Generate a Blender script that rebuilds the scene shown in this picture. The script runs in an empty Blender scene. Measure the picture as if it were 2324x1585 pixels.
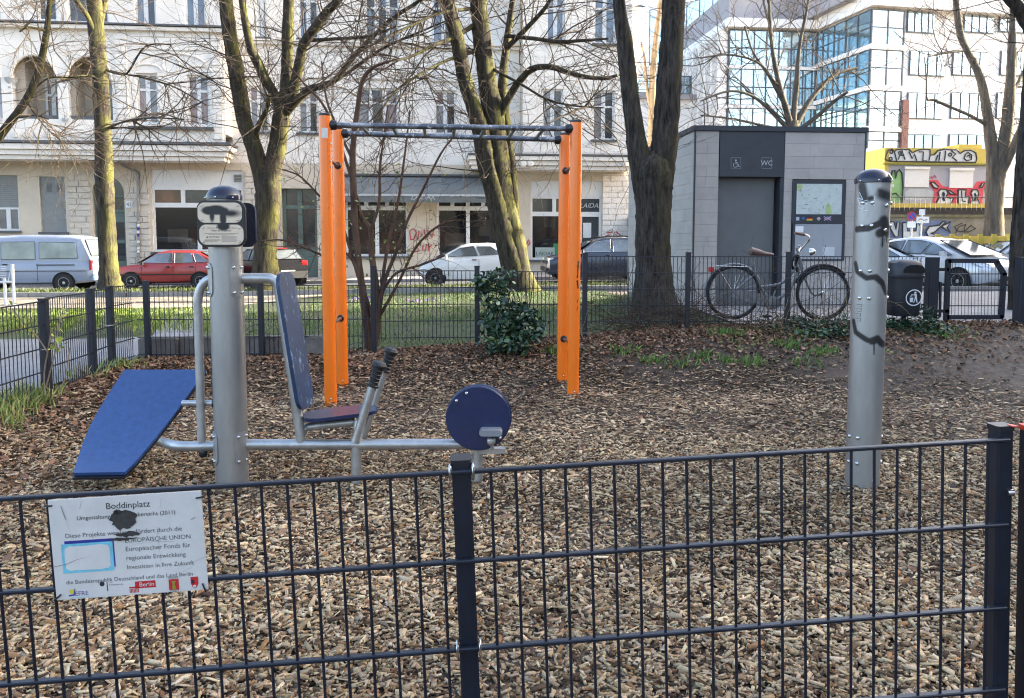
import bpy, bmesh, math, random
import numpy as np
from mathutils import Vector, Matrix
random.seed(7); rng = np.random.default_rng(11)
R = math.radians
S = bpy.context.scene
C = S.collection
# ---------------------------------------------------------------- camera, sky, sun, exposure
F, U0, V0, CAMH, TH = 1813.0, 1162.0, 700.0, 1.5, R(4.73)      # survey units: the picture is 2324 wide
cam = bpy.data.cameras.new('camera'); camo = bpy.data.objects.new('camera', cam); C.objects.link(camo)
camo.location = (0, 0, CAMH); camo.rotation_euler = (math.pi/2-TH, 0, 0)
cam.sensor_width = 36; cam.lens = F/2324*36; cam.shift_y = -(792.5-V0)/2324; cam.clip_start = .05; cam.clip_end = 2000
S.camera = camo
SUN_EL, SUN_AZ = R(21), R(13)            # azimuth measured from +X towards +Y
sd = Vector((math.cos(SUN_EL)*math.cos(SUN_AZ), math.cos(SUN_EL)*math.sin(SUN_AZ), math.sin(SUN_EL)))
W = bpy.data.worlds.new('World'); S.world = W; W.use_nodes = True
wn = W.node_tree.nodes; wl = W.node_tree.links; wn.clear()
sky = wn.new('ShaderNodeTexSky'); sky.sky_type = 'NISHITA'; sky.sun_disc = False
sky.sun_elevation = SUN_EL; sky.sun_rotation = math.pi/2-SUN_AZ
sky.air_density = .85; sky.dust_density = 4.5; sky.ozone_density = .15; sky.altitude = 50
bg = wn.new('ShaderNodeBackground'); bg.inputs['Strength'].default_value = .15
wo = wn.new('ShaderNodeOutputWorld'); wl.new(sky.outputs[0], bg.inputs[0]); wl.new(bg.outputs[0], wo.inputs[0])
sun = bpy.data.lights.new('sun', 'SUN'); sun.energy = 4.0; sun.angle = R(.6); sun.color = (1, .93, .80)
suno = bpy.data.objects.new('sun', sun); C.objects.link(suno); suno.location = (40, 2, 30)
suno.rotation_euler = sd.to_track_quat('Z', 'Y').to_euler()
S.view_settings.view_transform = 'Standard'; S.view_settings.look = 'None'; S.view_settings.gamma = 1
S.view_settings.use_curve_mapping = False; S.view_settings.exposure = 2.62
S.render.engine = 'CYCLES'; cy = S.cycles
cy.max_bounces = 6; cy.diffuse_bounces = 3; cy.glossy_bounces = 3; cy.transmission_bounces = 4; cy.transparent_max_bounces = 8
cy.caustics_reflective = False; cy.caustics_refractive = False; cy.use_denoising = True; cy.denoising_input_passes = 'RGB_ALBEDO_NORMAL'; cy.denoising_prefilter = 'ACCURATE'; cy.pixel_filter_type = 'BLACKMAN_HARRIS'; cy.filter_width = 1.15; cy.sample_clamp_indirect = 4
try: cy.denoiser = 'OPENIMAGEDENOISE'
except Exception: pass

# ---------------------------------------------------------------- survey helpers
cT, sT = math.cos(TH), math.sin(TH)
def ray(u, v):
    a = (u-U0)/F; b = -(v-V0)/F
    return Vector((a, cT+b*sT, -sT+b*cT))
def at(u, v, Y):
    d = ray(u, v); t = Y/d.y
    return Vector((d.x*t, Y, CAMH+d.z*t))
def lerp(a, b, t): return a+(b-a)*t
def interp(x, pts):
    if x <= pts[0][0]: return pts[0][1]
    for (a, p), (b, q) in zip(pts, pts[1:]):
        if x <= b: return lerp(p, q, (x-a)/(b-a))
    return pts[-1][1]
def sstep(a, b, x):
    t = min(1, max(0, (x-a)/(b-a))); return t*t*(3-2*t)
def fenceY(X): return interp(X, [(-4.3, 9.0), (-1.5, 9.4), (1.0, 9.75), (4.5, 9.95), (7, 10.3)])
def terrain(X, Y):
    L = interp(X, [(-4.3, .17), (-1.5, .17), (1, .32), (2.2, .42), (4, .45)])
    st = interp(X, [(-18, -.22), (-9, -.17), (0, 0), (4, .02), (12, .12), (30, .2)])
    fy = fenceY(X)
    z = L*sstep(7.7, fy-.1, Y)
    if X < -3.0: z = max(z, .17*sstep(-3.0, -4.1, X)*sstep(2.5, 6, Y))
    b0 = interp(X, [(1.5, 10.5), (3, 15.5)]); 
    if Y > b0: z = lerp(z, st, sstep(b0, b0+9, Y))
    if X < -4.6 and Y < 12: z = lerp(z, .1, sstep(-4.6, -6, X))
    return z
def ong(u, v, dz=0):
    d = ray(u, v); lo = None
    Y = .8
    while Y < 90:
        t = Y/d.y
        if CAMH+d.z*t < terrain(d.x*t, Y)+dz:
            a, b = Y-.1, Y
            for _ in range(20):
                m = (a+b)/2; t = m/d.y
                if CAMH+d.z*t < terrain(d.x*t, m)+dz: b = m
                else: a = m
            t = b/d.y; return Vector((d.x*t, b, terrain(d.x*t, b)))
        Y += .1
    t = 90/d.y; return Vector((d.x*t, 90, 0))

# ---------------------------------------------------------------- object helpers
INV = {}
def tag(o, label=None, cat=None, group=None, kind=None):
    if label: o['label'] = label
    if cat: o['category'] = cat
    if group: o['group'] = group
    if kind: o['kind'] = kind
    return o
def empty(name, loc, rz=0, label=None, cat=None, group=None, M=None):
    o = bpy.data.objects.new(name, None); C.objects.link(o); o.empty_display_size = .2
    if M is not None: o.matrix_world = M
    else: o.location = loc; o.rotation_euler = (0, 0, rz); M = Matrix.Translation(Vector(loc)) @ Matrix.Rotation(rz, 4, 'Z')
    INV[o.name] = M.inverted(); tag(o, label, cat, group); return o
def frame(p, x, d=3):
    i = min(range(3), key=lambda k: abs(d[k])); a = Vector((0, 0, 0)); a[i] = 1
    e1 = d.cross(a).normalized(); return e1, d.cross(e1).normalized()
class MB:
    def __init__(s): s.v = []; s.f = []; s.m = []; s.c = []; s.col = None; s.mi = 0
    def add(s, vs, fs):
        n = len(s.v); s.v.extend([Vector(p) for p in vs]); s.f.extend([tuple(i+n for i in f) for f in fs]); s.m.extend([s.mi]*len(fs))
        if s.col is not None: s.c.extend([s.col]*len(vs))
        return s
    def box(s, c, d, ax=None):
        c = Vector(c); x, y, z = [k/2 for k in d]
        ex, ey, ez = ax if ax else (Vector((1, 0, 0)), Vector((0, 1, 0)), Vector((0, 0, 1)))
        vs = [c+ex*(x*i)+ey*(y*j)+ez*(z*k) for k in (-1, 1) for j in (-1, 1) for i in (-1, 1)]
        return s.add(vs, [(0, 2, 3, 1), (4, 5, 7, 6), (0, 1, 5, 4), (2, 6, 7, 3), (0, 4, 6, 2), (1, 3, 7, 5)])
    def bbox(s, a, b):
        return s.box([(p+q)/2 for p, q in zip(a, b)], [abs(q-p) for p, q in zip(a, b)])
    def cbox(s, c, d, b, ax=None):          # box with chamfered long edges (octagon section in first two axes)
        x, y, z = [k/2 for k in d]
        pts = [(-x+b, -y), (x-b, -y), (x, -y+b), (x, y-b), (x-b, y), (-x+b, y), (-x, y-b), (-x, -y+b)]
        ex, ey, ez = ax if ax else (Vector((1, 0, 0)), Vector((0, 1, 0)), Vector((0, 0, 1)))
        return s.prism([Vector(c)+ex*p+ey*q-ez*z for p, q in pts], ez*(2*z))
    def prism(s, poly, ext):
        n = len(poly); poly = [Vector(p) for p in poly]; ext = Vector(ext)
        vs = poly+[p+ext for p in poly]
        nrm = Vector((0, 0, 0))
        for i in range(n): nrm += poly[i].cross(poly[(i+1) % n])
        fl = nrm.dot(ext) > 0
        fs = [tuple(range(n)) if not fl else tuple(reversed(range(n))), tuple(range(n, 2*n)) if fl else tuple(reversed(range(n, 2*n)))]
        for i in range(n):
            j = (i+1) % n
            fs.append((i, j, n+j, n+i) if fl else (j, i, n+i, n+j))
        return s.add(vs, fs)
    def poly(s, pts): return s.add(pts, [tuple(range(len(pts)))])
    def tube(s, path, rad, n=8, cap=True, closed=False):
        path = [Vector(p) for p in path]; k = len(path)
        if not isinstance(rad, (list, tuple)): rad = [rad]*k
        vs = []; e1 = None
        for i, p in enumerate(path):
            if closed: d = path[(i+1) % k]-path[i-1]
            else: d = path[min(i+1, k-1)]-path[max(i-1, 0)]
            d = d.normalized() if d.length > 1e-9 else Vector((0, 0, 1))
            if e1 is None: e1, e2 = frame(None, None, d)
            else:
                e1 = (e1-d*e1.dot(d)); e1 = e1.normalized() if e1.length > 1e-6 else frame(None, None, d)[0]
                e2 = d.cross(e1)
            for j in range(n):
                a = 2*math.pi*j/n; vs.append(p+(e1*math.cos(a)+e2*math.sin(a))*rad[i])
        fs = []
        for i in range(k if closed else k-1):
            q = (i+1) % k
            for j in range(n):
                fs.append((i*n+j, i*n+(j+1) % n, q*n+(j+1) % n, q*n+j))
        if cap and not closed: fs += [tuple(reversed(range(n))), tuple(range((k-1)*n, k*n))]
        return s.add(vs, fs)
    def lathe(s, o, axis, prof, n=24):      # prof: (radius, height)
        o = Vector(o); ax = Vector(axis).normalized(); e1, e2 = frame(None, None, ax); k = len(prof)
        vs = [o+ax*h+(e1*math.cos(2*math.pi*j/n)+e2*math.sin(2*math.pi*j/n))*r for r, h in prof for j in range(n)]
        fs = [(i*n+j, i*n+(j+1) % n, (i+1)*n+(j+1) % n, (i+1)*n+j) for i in range(k-1) for j in range(n)]
        fs += [tuple(reversed(range(n))), tuple(range((k-1)*n, k*n))]
        return s.add(vs, fs)
    def torus(s, o, axis, r, t, n=28, m=8, a0=0, a1=None):
        o = Vector(o); ax = Vector(axis).normalized(); e1, e2 = frame(None, None, ax)
        if a1 is None: return s.tube([o+(e1*math.cos(2*math.pi*j/n)+e2*math.sin(2*math.pi*j/n))*r for j in range(n)], t, m, closed=True)
    def build(s, name, mat, parent=None, smooth=None, local=False, bevel=0, label=None, kind=None):
        me = bpy.data.meshes.new(name); v = s.v
        if parent is not None and not local:
            I = INV[parent.name]; v = [I @ p for p in v]
        me.from_pydata([tuple(p) for p in v], [], s.f)
        for m in (mat if isinstance(mat, (list, tuple)) else [mat]): me.materials.append(m)
        if isinstance(mat, (list, tuple)): me.polygons.foreach_set('material_index', s.m)
        if s.c:
            a = me.color_attributes.new('col', 'FLOAT_COLOR', 'POINT')
            a.data.foreach_set('color', np.array(s.c, dtype=np.float32).ravel())
        if bevel:
            bm = bmesh.new(); bm.from_mesh(me)
            bmesh.ops.bevel(bm, geom=[e for e in bm.edges if len(e.link_faces) == 2 and e.calc_face_angle(0) > .5], offset=bevel, segments=2, affect='EDGES', clamp_overlap=True)
            bm.to_mesh(me); bm.free()
        if smooth is not None:
            me.polygons.foreach_set('use_smooth', [True]*len(me.polygons)); me.set_sharp_from_angle(angle=R(smooth))
        me.update()
        return link(name, me, parent, label, kind)
def link(name, me, parent=None, label=None, kind=None):
    o = bpy.data.objects.new(name, me); C.objects.link(o)
    if parent is not None: o.parent = parent; INV[o.name] = INV[parent.name]
    tag(o, label, None, None, kind); return o
def npmesh(name, v, f, mat, col=None, parent=None, smooth=False, kind=None):
    v = np.asarray(v, np.float32); f = np.asarray(f, np.int32); k = f.shape[1]
    me = bpy.data.meshes.new(name); me.vertices.add(len(v)); me.vertices.foreach_set('co', v.ravel())
    me.loops.add(f.size); me.loops.foreach_set('vertex_index', f.ravel())
    me.polygons.add(len(f)); me.polygons.foreach_set('loop_start', np.arange(0, f.size, k, dtype=np.int32))
    try: me.polygons.foreach_set('loop_total', np.full(len(f), k, np.int32))
    except Exception: pass
    me.materials.append(mat)
    if col is not None:
        a = me.color_attributes.new('col', 'FLOAT_COLOR', 'POINT'); a.data.foreach_set('color', np.asarray(col, np.float32).ravel())
    me.update(calc_edges=True); me.validate()
    if smooth: me.polygons.foreach_set('use_smooth', [True]*len(me.polygons))
    return link(name, me, parent, None, kind)
_tc = {}
def text2d(s, size=1.0, align='CENTER', shear=0, spacing=1.0):
    k = (s, align, shear, spacing)
    if k not in _tc:
        cu = bpy.data.curves.new('t', 'FONT'); cu.body = s; cu.align_x = align; cu.size = 1; cu.shear = shear; cu.space_character = spacing; cu.resolution_u = 3
        ob = bpy.data.objects.new('t', cu); C.objects.link(ob); dg = bpy.context.evaluated_depsgraph_get()
        me = bpy.data.meshes.new_from_object(ob.evaluated_get(dg))
        _tc[k] = ([(p.co.x, p.co.y) for p in me.vertices], [tuple(p.vertices) for p in me.polygons])
        bpy.data.objects.remove(ob); bpy.data.curves.remove(cu); bpy.data.meshes.remove(me)
    v, f = _tc[k]; return [(x*size, y*size) for x, y in v], f
def text(mb, s, o, ex, ey, size, **k):
    v, f = text2d(s, size, **k); o = Vector(o)
    return mb.add([o+ex*x+ey*y for x, y in v], f)

# ---------------------------------------------------------------- materials
MATS = {}
def lin(c): return tuple(c)+((1,) if len(c) == 3 else ())
def mat(name, col, rough=.6, metal=0, var=.15, vs=6, bump=0, bs=60, spec=.5, coat=0, attr=None, stretch=(1, 1, 1), dirt=0, dcol=(.1, .08, .06), trans=0, emis=0, alpha=1):
    if name in MATS: return MATS[name]
    m = bpy.data.materials.new(name); m.use_nodes = True; MATS[name] = m
    N = m.node_tree.nodes; L = m.node_tree.links; p = N['Principled BSDF']
    p.inputs['Roughness'].default_value = rough; p.inputs['Metallic'].default_value = metal
    p.inputs['Specular IOR Level'].default_value = spec
    if coat: p.inputs['Coat Weight'].default_value = coat; p.inputs['Coat Roughness'].default_value = .08
    if trans: p.inputs['Transmission Weight'].default_value = trans
    if alpha < 1: p.inputs['Alpha'].default_value = alpha
    tc = N.new('ShaderNodeTexCoord'); mp = N.new('ShaderNodeMapping'); mp.inputs['Scale'].default_value = stretch
    L.new(tc.outputs['Object'], mp.inputs[0])
    base = None
    if attr:
        a = N.new('ShaderNodeAttribute'); a.attribute_name = attr; base = a.outputs['Color']
    if var:
        n = N.new('ShaderNodeTexNoise'); n.inputs['Scale'].default_value = vs; n.inputs['Detail'].default_value = 6; n.inputs['Roughness'].default_value = .65
        L.new(mp.outputs[0], n.inputs[0])
        mr = N.new('ShaderNodeMapRange'); mr.inputs[1].default_value = .3; mr.inputs[2].default_value = .7; mr.inputs[3].default_value = 1-var; mr.inputs[4].default_value = 1+var
        L.new(n.outputs[0], mr.inputs[0])
        mx = N.new('ShaderNodeMix'); mx.data_type = 'RGBA'; mx.blend_type = 'MULTIPLY'; mx.inputs[0].default_value = 1
        if base is None: mx.inputs[6].default_value = lin(col)
        else: L.new(base, mx.inputs[6])
        L.new(mr.outputs[0], mx.inputs[7]); base = mx.outputs[2]
    if dirt:
        n2 = N.new('ShaderNodeTexNoise'); n2.inputs['Scale'].default_value = vs*.37; n2.inputs['Detail'].default_value = 8; n2.inputs['Roughness'].default_value = .7
        L.new(mp.outputs[0], n2.inputs[0])
        r2 = N.new('ShaderNodeMapRange'); r2.inputs[1].default_value = .5; r2.inputs[2].default_value = .75; r2.inputs[3].default_value = 0; r2.inputs[4].default_value = dirt
        L.new(n2.outputs[0], r2.inputs[0])
        m2 = N.new('ShaderNodeMix'); m2.data_type = 'RGBA'; L.new(r2.outputs[0], m2.inputs[0])
        if base is None: m2.inputs[6].default_value = lin(col)
        else: L.new(base, m2.inputs[6])
        m2.inputs[7].default_value = lin(dcol); base = m2.outputs[2]
    if base is None: p.inputs['Base Color'].default_value = lin(col)
    else: L.new(base, p.inputs['Base Color'])
    if emis:
        p.inputs['Emission Color'].default_value = lin(col); p.inputs['Emission Strength'].default_value = emis
    if bump:
        n3 = N.new('ShaderNodeTexNoise'); n3.inputs['Scale'].default_value = bs; n3.inputs['Detail'].default_value = 5
        L.new(mp.outputs[0], n3.inputs[0])
        b = N.new('ShaderNodeBump'); b.inputs['Strength'].default_value = bump; b.inputs['Distance'].default_value = .02
        L.new(n3.outputs[0], b.inputs['Height']); L.new(b.outputs[0], p.inputs['Normal'])
    return m
# ---------------------------------------------------------------- ground sheets
M_soil = mat('soil', (.13, .10, .075), .95, var=.45, vs=5, bump=.9, bs=45)
M_chipbed = mat('chip_bed', (.06, .043, .03), .95, var=.45, vs=14, bump=1, bs=60, attr='col')
M_lawn = mat('lawn', (.05, .065, .022), .95, var=.5, vs=3, bump=1, bs=60, dirt=.75, dcol=(.10, .075, .045))
M_asph = mat('path_asphalt', (.20, .205, .215), .9, var=.12, vs=4, bump=.5, bs=180, dirt=.25, dcol=(.12, .11, .1))
M_sand = mat('sandy_path', (.36, .30, .22), .95, var=.25, vs=2.5, bump=.6, bs=90)
M_road = mat('road_asphalt', (.085, .087, .09), .85, var=.2, vs=1.2, bump=.4, bs=150)
M_pave = mat('pavement_stone', (.30, .28, .26), .85, var=.2, vs=3, bump=.5, bs=60, dirt=.4, dcol=(.16, .14, .12))
M_kerb = mat('kerb_stone', (.24, .23, .22), .85, var=.25, vs=5, bump=.5, bs=50)
def grid_sheet(name, xs, ys, off, m, clip=None, label=None):
    bm = bmesh.new(); vs = [[bm.verts.new((x, y, 0)) for x in xs] for y in ys]
    for j in range(len(ys)-1):
        for i in range(len(xs)-1): bm.faces.new((vs[j][i], vs[j][i+1], vs[j+1][i+1], vs[j+1][i]))
    if clip:
        n = len(clip)
        ar = sum(clip[i][0]*clip[(i+1) % n][1]-clip[(i+1) % n][0]*clip[i][1] for i in range(n))
        if ar < 0: clip = clip[::-1]
        for i in range(n):
            a, b = clip[i], clip[(i+1) % n]; no = (b[1]-a[1], -(b[0]-a[0]), 0)
            bmesh.ops.bisect_plane(bm, geom=bm.verts[:]+bm.edges[:]+bm.faces[:], plane_co=(a[0], a[1], 0), plane_no=no, clear_outer=True)
    for v in bm.verts: v.co.z = terrain(v.co.x, v.co.y)+off
    me = bpy.data.meshes.new(name); bm.to_mesh(me); bm.free(); me.materials.append(m)
    me.polygons.foreach_set('use_smooth', [True]*len(me.polygons))
    return tag(link(name, me), label, kind='structure')
def sheet(name, poly, off, m, res=.4):
    x0, x1 = min(p[0] for p in poly), max(p[0] for p in poly); y0, y1 = min(p[1] for p in poly), max(p[1] for p in poly)
    xs = np.linspace(x0, x1, max(2, int((x1-x0)/res)+1)); ys = np.linspace(y0, y1, max(2, int((y1-y0)/res)+1))
    return grid_sheet(name, xs, ys, off, m, [tuple(p[:2]) for p in poly])
far = [80, 150, 300, 700]
gx = [-k for k in far[::-1]]+list(np.arange(-40, 40.1, .8))+far; gy = [-k for k in far[::-1]]+[-20]+list(np.arange(-4, 60.1, .8))+far
grid_sheet('ground', gx, gy, -.03, M_soil)
pbd = sheet('playground_bed', [(-4.15, -1), (12, -1), (12, 10.35), (4.5, 9.95), (-4.15, 9.0)], -.004, M_chipbed, .15)
ca = pbd.data.color_attributes.new('col', 'FLOAT_COLOR', 'POINT'); cl_ = []
for v in pbd.data.vertices:          # trodden grey-brown earth towards the gate, dark mulch elsewhere
    x, y = v.co.x, v.co.y; n_ = .5*math.sin(x*1.9+y*1.1)+.5*math.sin(y*2.7-x*.8)+.35*math.sin(x*5.1)*math.sin(y*4.3); k_ = sstep(2.6, 6.0, x+.45*n_)*sstep(4.6, 7.6, y+.5*n_)
    cl_ += [lerp(.055, .135, k_), lerp(.04, .103, k_), lerp(.028, .076, k_), 1]
ca.data.foreach_set('color', cl_)
sheet('lawn', [(-45, 9.05), (-4.2, 9.05), (2.9, 9.9), (2.9, 24.6), (-45, 24.6)], -.008, M_lawn, .5)
sheet('path', [(-12, 1.5), (-4.22, 1.5), (-4.34, 9.1), (-5.2, 11.6), (-12, 11.2)], .0, M_asph, .5)
g = lambda u, v: tuple(ong(u, v)[:2])
sheet('path', [(-4.34, 9.12), (-2.9, 9.3), g(470, 728), g(500, 686), g(335, 690), (-5.25, 11.6)], .006, M_asph, .5)
sheet('sandy_path', [(-45, 20.3), (-7.2, 20.3), (-5.4, 24.55), (-45, 24.55)], .004, M_sand, .6)
sheet('verge', [(-45, 24.75), (6.2, 24.75), (6.2, 26.6), (-45, 26.6)], .13, M_lawn, .6)
sheet('road', [(-60, 26.7), (40, 26.7), (40, 31.6), (-60, 31.6)], .0, M_road, 1.2)
sheet('road', [(7.5, 18.6), (40, 18.6), (40, 26.68), (7.5, 26.68)], .0, M_road, 1.0)
sheet('pavement', [(-60, 31.75), (40, 31.75), (40, 37.5), (-60, 37.5)], .12, M_pave, 1.2)
sheet('pavement', [(2.95, 9.95), (4.5, 10.02), (7, 10.4), (30, 10.6), (30, 18.4), (2.95, 18.4)], .002, M_pave, .5)
def kerb_line(a, b, h, w=.15):
    L_ = (Vector(b)-Vector(a)).length; n = max(1, int(L_)); ps = [Vector(a).lerp(Vector(b), i/n) for i in range(n+1)]
    root = empty('kerb', (a[0], a[1], terrain(*a))); tag(root, kind='structure')
    for i in range(n):
        p, q = ps[i], ps[i+1]; d = (q-p).normalized(); m_ = (p+q)/2
        z = terrain(m_.x, m_.y)
        MB().box((m_.x, m_.y, z+h/2-.1), (L_/n-.012, w, h+.2), (Vector((d.x, d.y, 0)), Vector((-d.y, d.x, 0)), Vector((0, 0, 1)))).build('kerb_stone', M_kerb, root, bevel=.012)
    return root
kerb_line((-30, 24.66), (6.2, 24.66), .15)
kerb_line((-30, 31.68), (14, 31.68), .13)
kerb_line((7.5, 18.5), (18, 18.5), .12)

# ---------------------------------------------------------------- wood chips, leaves, grass
M_chip = mat('wood_chip', (.4, .3, .2), .85, var=.22, vs=90, attr='col', stretch=(1, 1, 1), spec=.25)
TZ = {}
def terr_arr(x, y): return np.array([terrain(a, b) for a, b in zip(x, y)])
def palette(n, cols, w): 
    c = np.array(cols)[rng.choice(len(cols), n, p=np.array(w)/sum(w))]
    return np.clip(c*rng.uniform(.72, 1.25, (n, 1))*rng.uniform(.95, 1.05, (n, 3)), 0, 1)
def rot(yaw, tx, ty):
    cz, sz, cx, sx, cyy, syy = np.cos(yaw), np.sin(yaw), np.cos(tx), np.sin(tx), np.cos(ty), np.sin(ty)
    Z = np.zeros_like(yaw); O = np.ones_like(yaw)
    A = np.stack([np.stack([cz, -sz, Z], -1), np.stack([sz, cz, Z], -1), np.stack([Z, Z, O], -1)], -2)
    B = np.stack([np.stack([O, Z, Z], -1), np.stack([Z, cx, -sx], -1), np.stack([Z, sx, cx], -1)], -2)
    D = np.stack([np.stack([cyy, Z, syy], -1), np.stack([Z, O, Z], -1), np.stack([-syy, Z, cyy], -1)], -2)
    return A @ B @ D
def scatter(dens, y0, y1):
    ym = np.linspace(y0, y1, 60); w = (.76*ym+.5); tot = np.trapezoid(2*w, ym) if hasattr(np, 'trapezoid') else np.trapz(2*w, ym)
    n = int(tot*dens); y = rng.choice(ym, n, p=w/w.sum())+rng.uniform(-.5, .5, n)*(y1-y0)/59; x = rng.uniform(-1, 1, n)*(.76*y+.5)
    return x, y
def chip_mask(x, y):
    k = (x > -4.0) & (y < np.interp(x, [-4.3, -1.5, 0, 1.2, 2, 4, 5.5, 8], [9.2, 9.2, 9.0, 8.6, 8.4, 8.2, 7.6, 6.6])+.35*np.sin(x*3)+rng.normal(0, .22, len(x)))
    b_ = np.clip((x-2.8)/3.0, 0, 1)*np.clip((y-5.0)/2.2, 0, 1)
    return k & ~(rng.random(len(x)) < .72*b_)
near_c = [(.60, .47, .30), (.48, .375, .25), (.37, .26, .155), (.19, .125, .075), (.70, .58, .41), (.07, .046, .03), (.31, .175, .085), (.52, .435, .32)]
far_c = [(.46, .36, .245), (.36, .275, .19), (.26, .185, .12), (.13, .09, .06), (.62, .51, .36), (.05, .035, .026), (.17, .10, .062)]
FEET = [tuple(ong(u, v)[:2]) for u, v in ((1956, 1108), (528, 1106), (809, 1106), (1085, 1106), (751, 918), (1300, 901), (778, 876), (1276, 864))]
V = []; Fc = []; CC = []; nv = 0
for dens, y0, y1, thick in ((6800, 1.15, 3.4, 1), (3900, 3.4, 6.0, 1), (2800, 6.0, 9.6, 0)):
    x, y = scatter(dens, y0, y1); k = chip_mask(x, y); x, y = x[k], y[k]; n = len(x)
    Ls = np.clip(rng.lognormal(math.log(.026), .58, n), .007, .085); Wd = np.clip(Ls*rng.uniform(.14, .42, n), .003, .018); T = rng.uniform(.0015, .005, n)
    if not thick: Ls *= 1.15; Wd *= 1.3
    big = rng.random(n) < .03; Ls[big] *= 1.4; Wd[big] *= 1.5
    tilt = .34 if thick else .22
    Rm = rot(rng.uniform(0, 2*np.pi, n), rng.normal(0, tilt, n), rng.normal(0, tilt*.6, n))
    z = terr_arr(x, y)+np.abs(rng.normal(0, .009, n))+.012*np.sin(x*2.1+y*1.7)*np.sin(y*2.9-x)+.004
    for fx, fy in FEET: z = z+.02*np.exp(-((x-fx)**2+(y-fy)**2)/.035)
    sk = rng.uniform(-.35, .35, (n, 4)); ln = rng.uniform(.55, 1, (n, 4))
    top = np.zeros((n, 4, 3)); sx = np.array([-1, 1, 1, -1]); sy = np.array([-1, -1, 1, 1])
    top[:, :, 0] = sx*Ls[:, None]/2*ln; top[:, :, 1] = sy*Wd[:, None]/2*(1-.6*np.abs(sk)); top[:, :, 2] = T[:, None]/2
    if thick:
        bot = top.copy(); bot[:, :, 2] = -T[:, None]; P = np.concatenate([top, bot], 1); m_ = 8
        fq = np.array([(0, 1, 2, 3), (0, 4, 5, 1), (1, 5, 6, 2), (2, 6, 7, 3), (3, 7, 4, 0)])
    else: P = top; m_ = 4; fq = np.array([(0, 1, 2, 3)])
    P = np.einsum('nij,nkj->nki', Rm, P)+np.stack([x, y, z], -1)[:, None, :]
    t = np.clip((y-3.6)/4.8+rng.normal(0, .15, n), 0, 1)
    c = np.where((rng.random(n) > t)[:, None], palette(n, near_c, [3, 2.5, 2.2, 1.8, 1.2, 2.0, 1.1, 1.3]), palette(n, far_c, [2.2, 2, 2, 1.6, .7, 1.2, 1.4]))
    patch = .62+.5*(np.sin(x*1.3+.7*y)*np.sin(y*1.9-.4*x)*.5+.5)*(.6+.4*np.sin(x*4.1+1)*np.sin(y*5.3+x)+.25); c = np.clip(c*np.clip(patch, .6, 1.12)[:, None], 0, .8)
    c = c*np.array([.97, .915, .835])
    V.append(P.reshape(-1, 3)); Fc.append((fq[None]+(np.arange(n)*m_)[:, None, None]).reshape(-1, 4)+nv); nv += n*m_
    CC.append(np.repeat(np.concatenate([c, np.ones((n, 1))], 1), m_, 0))
tag(npmesh('wood_chips', np.concatenate(V), np.concatenate(Fc), M_chip, np.concatenate(CC)), 'pale brown and grey wood chips covering the playground floor', 'wood chips', kind='stuff')

def leaf_field(name, x, y, cols, w, size, label, cat, m, lift=.012, tilt=.5, z=None):
    n = len(x); s = size*rng.uniform(.6, 1.3, n)
    Rm = rot(rng.uniform(0, 2*np.pi, n), rng.normal(0, tilt, n), rng.normal(0, tilt, n))
    P = np.zeros((n, 6, 3)); bx = np.array([-1, -.25, .5, 1.0, .5, -.25]); by = np.array([0, -.55, -.45, 0, .45, .55]); bz = np.array([.1, .22, .12, -.05, .12, .22])
    P[:, :, 0] = bx*s[:, None]/2; P[:, :, 1] = by*s[:, None]/2*rng.uniform(.7, 1.1, (n, 1)); P[:, :, 2] = bz*s[:, None]*rng.uniform(-.6, 1, (n, 1))
    if z is None: z = terr_arr(x, y)+np.abs(rng.normal(0, lift, n))+.006
    P = np.einsum('nij,nkj->nki', Rm, P)+np.stack([x, y, z], -1)[:, None, :]
    c = np.concatenate([palette(n, cols, w), np.ones((n, 1))], 1)
    f = np.array([(0, 1, 2, 3), (0, 3, 4, 5)])[None]+(np.arange(n)*6)[:, None, None]
    o = npmesh(name, P.reshape(-1, 3), f.reshape(-1, 4), m, np.repeat(c, 6, 0)); return tag(o, label, cat, kind='stuff')
M_dleaf = mat('dry_leaf', (.2, .1, .05), .8, var=.2, vs=60, attr='col', spec=.3)
n = 26000; x = rng.uniform(-4.25, 8.5, n); y = np.array([fenceY(a) for a in x])-np.abs(rng.normal(0, .75, n))+.35
k = (rng.random(n) < np.interp(x, [-4, 0, 1.5, 5, 6, 8], [.7, 1, 1, 1, .35, .2])); x, y = x[k], y[k]
nb = 5200; xb = -4.15+np.abs(rng.normal(0, .55, nb)); yb = rng.uniform(4.2, 9.2, nb)
ns = 1500; xs_ = rng.uniform(-4, 5, ns); ys_ = rng.uniform(2, 9, ns)
x = np.concatenate([x, xb, xs_]); y = np.concatenate([y, yb, ys_])
leaf_field('dead_leaves', x, y, [(.19, .10, .055), (.26, .15, .085), (.12, .075, .052), (.34, .23, .14), (.07, .05, .04), (.22, .12, .075)], [3, 2.4, 2, 1.6, 1.2, 1.5], .055, 'brown dead leaves lying along the foot of the fence', 'dead leaves', M_dleaf)
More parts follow.
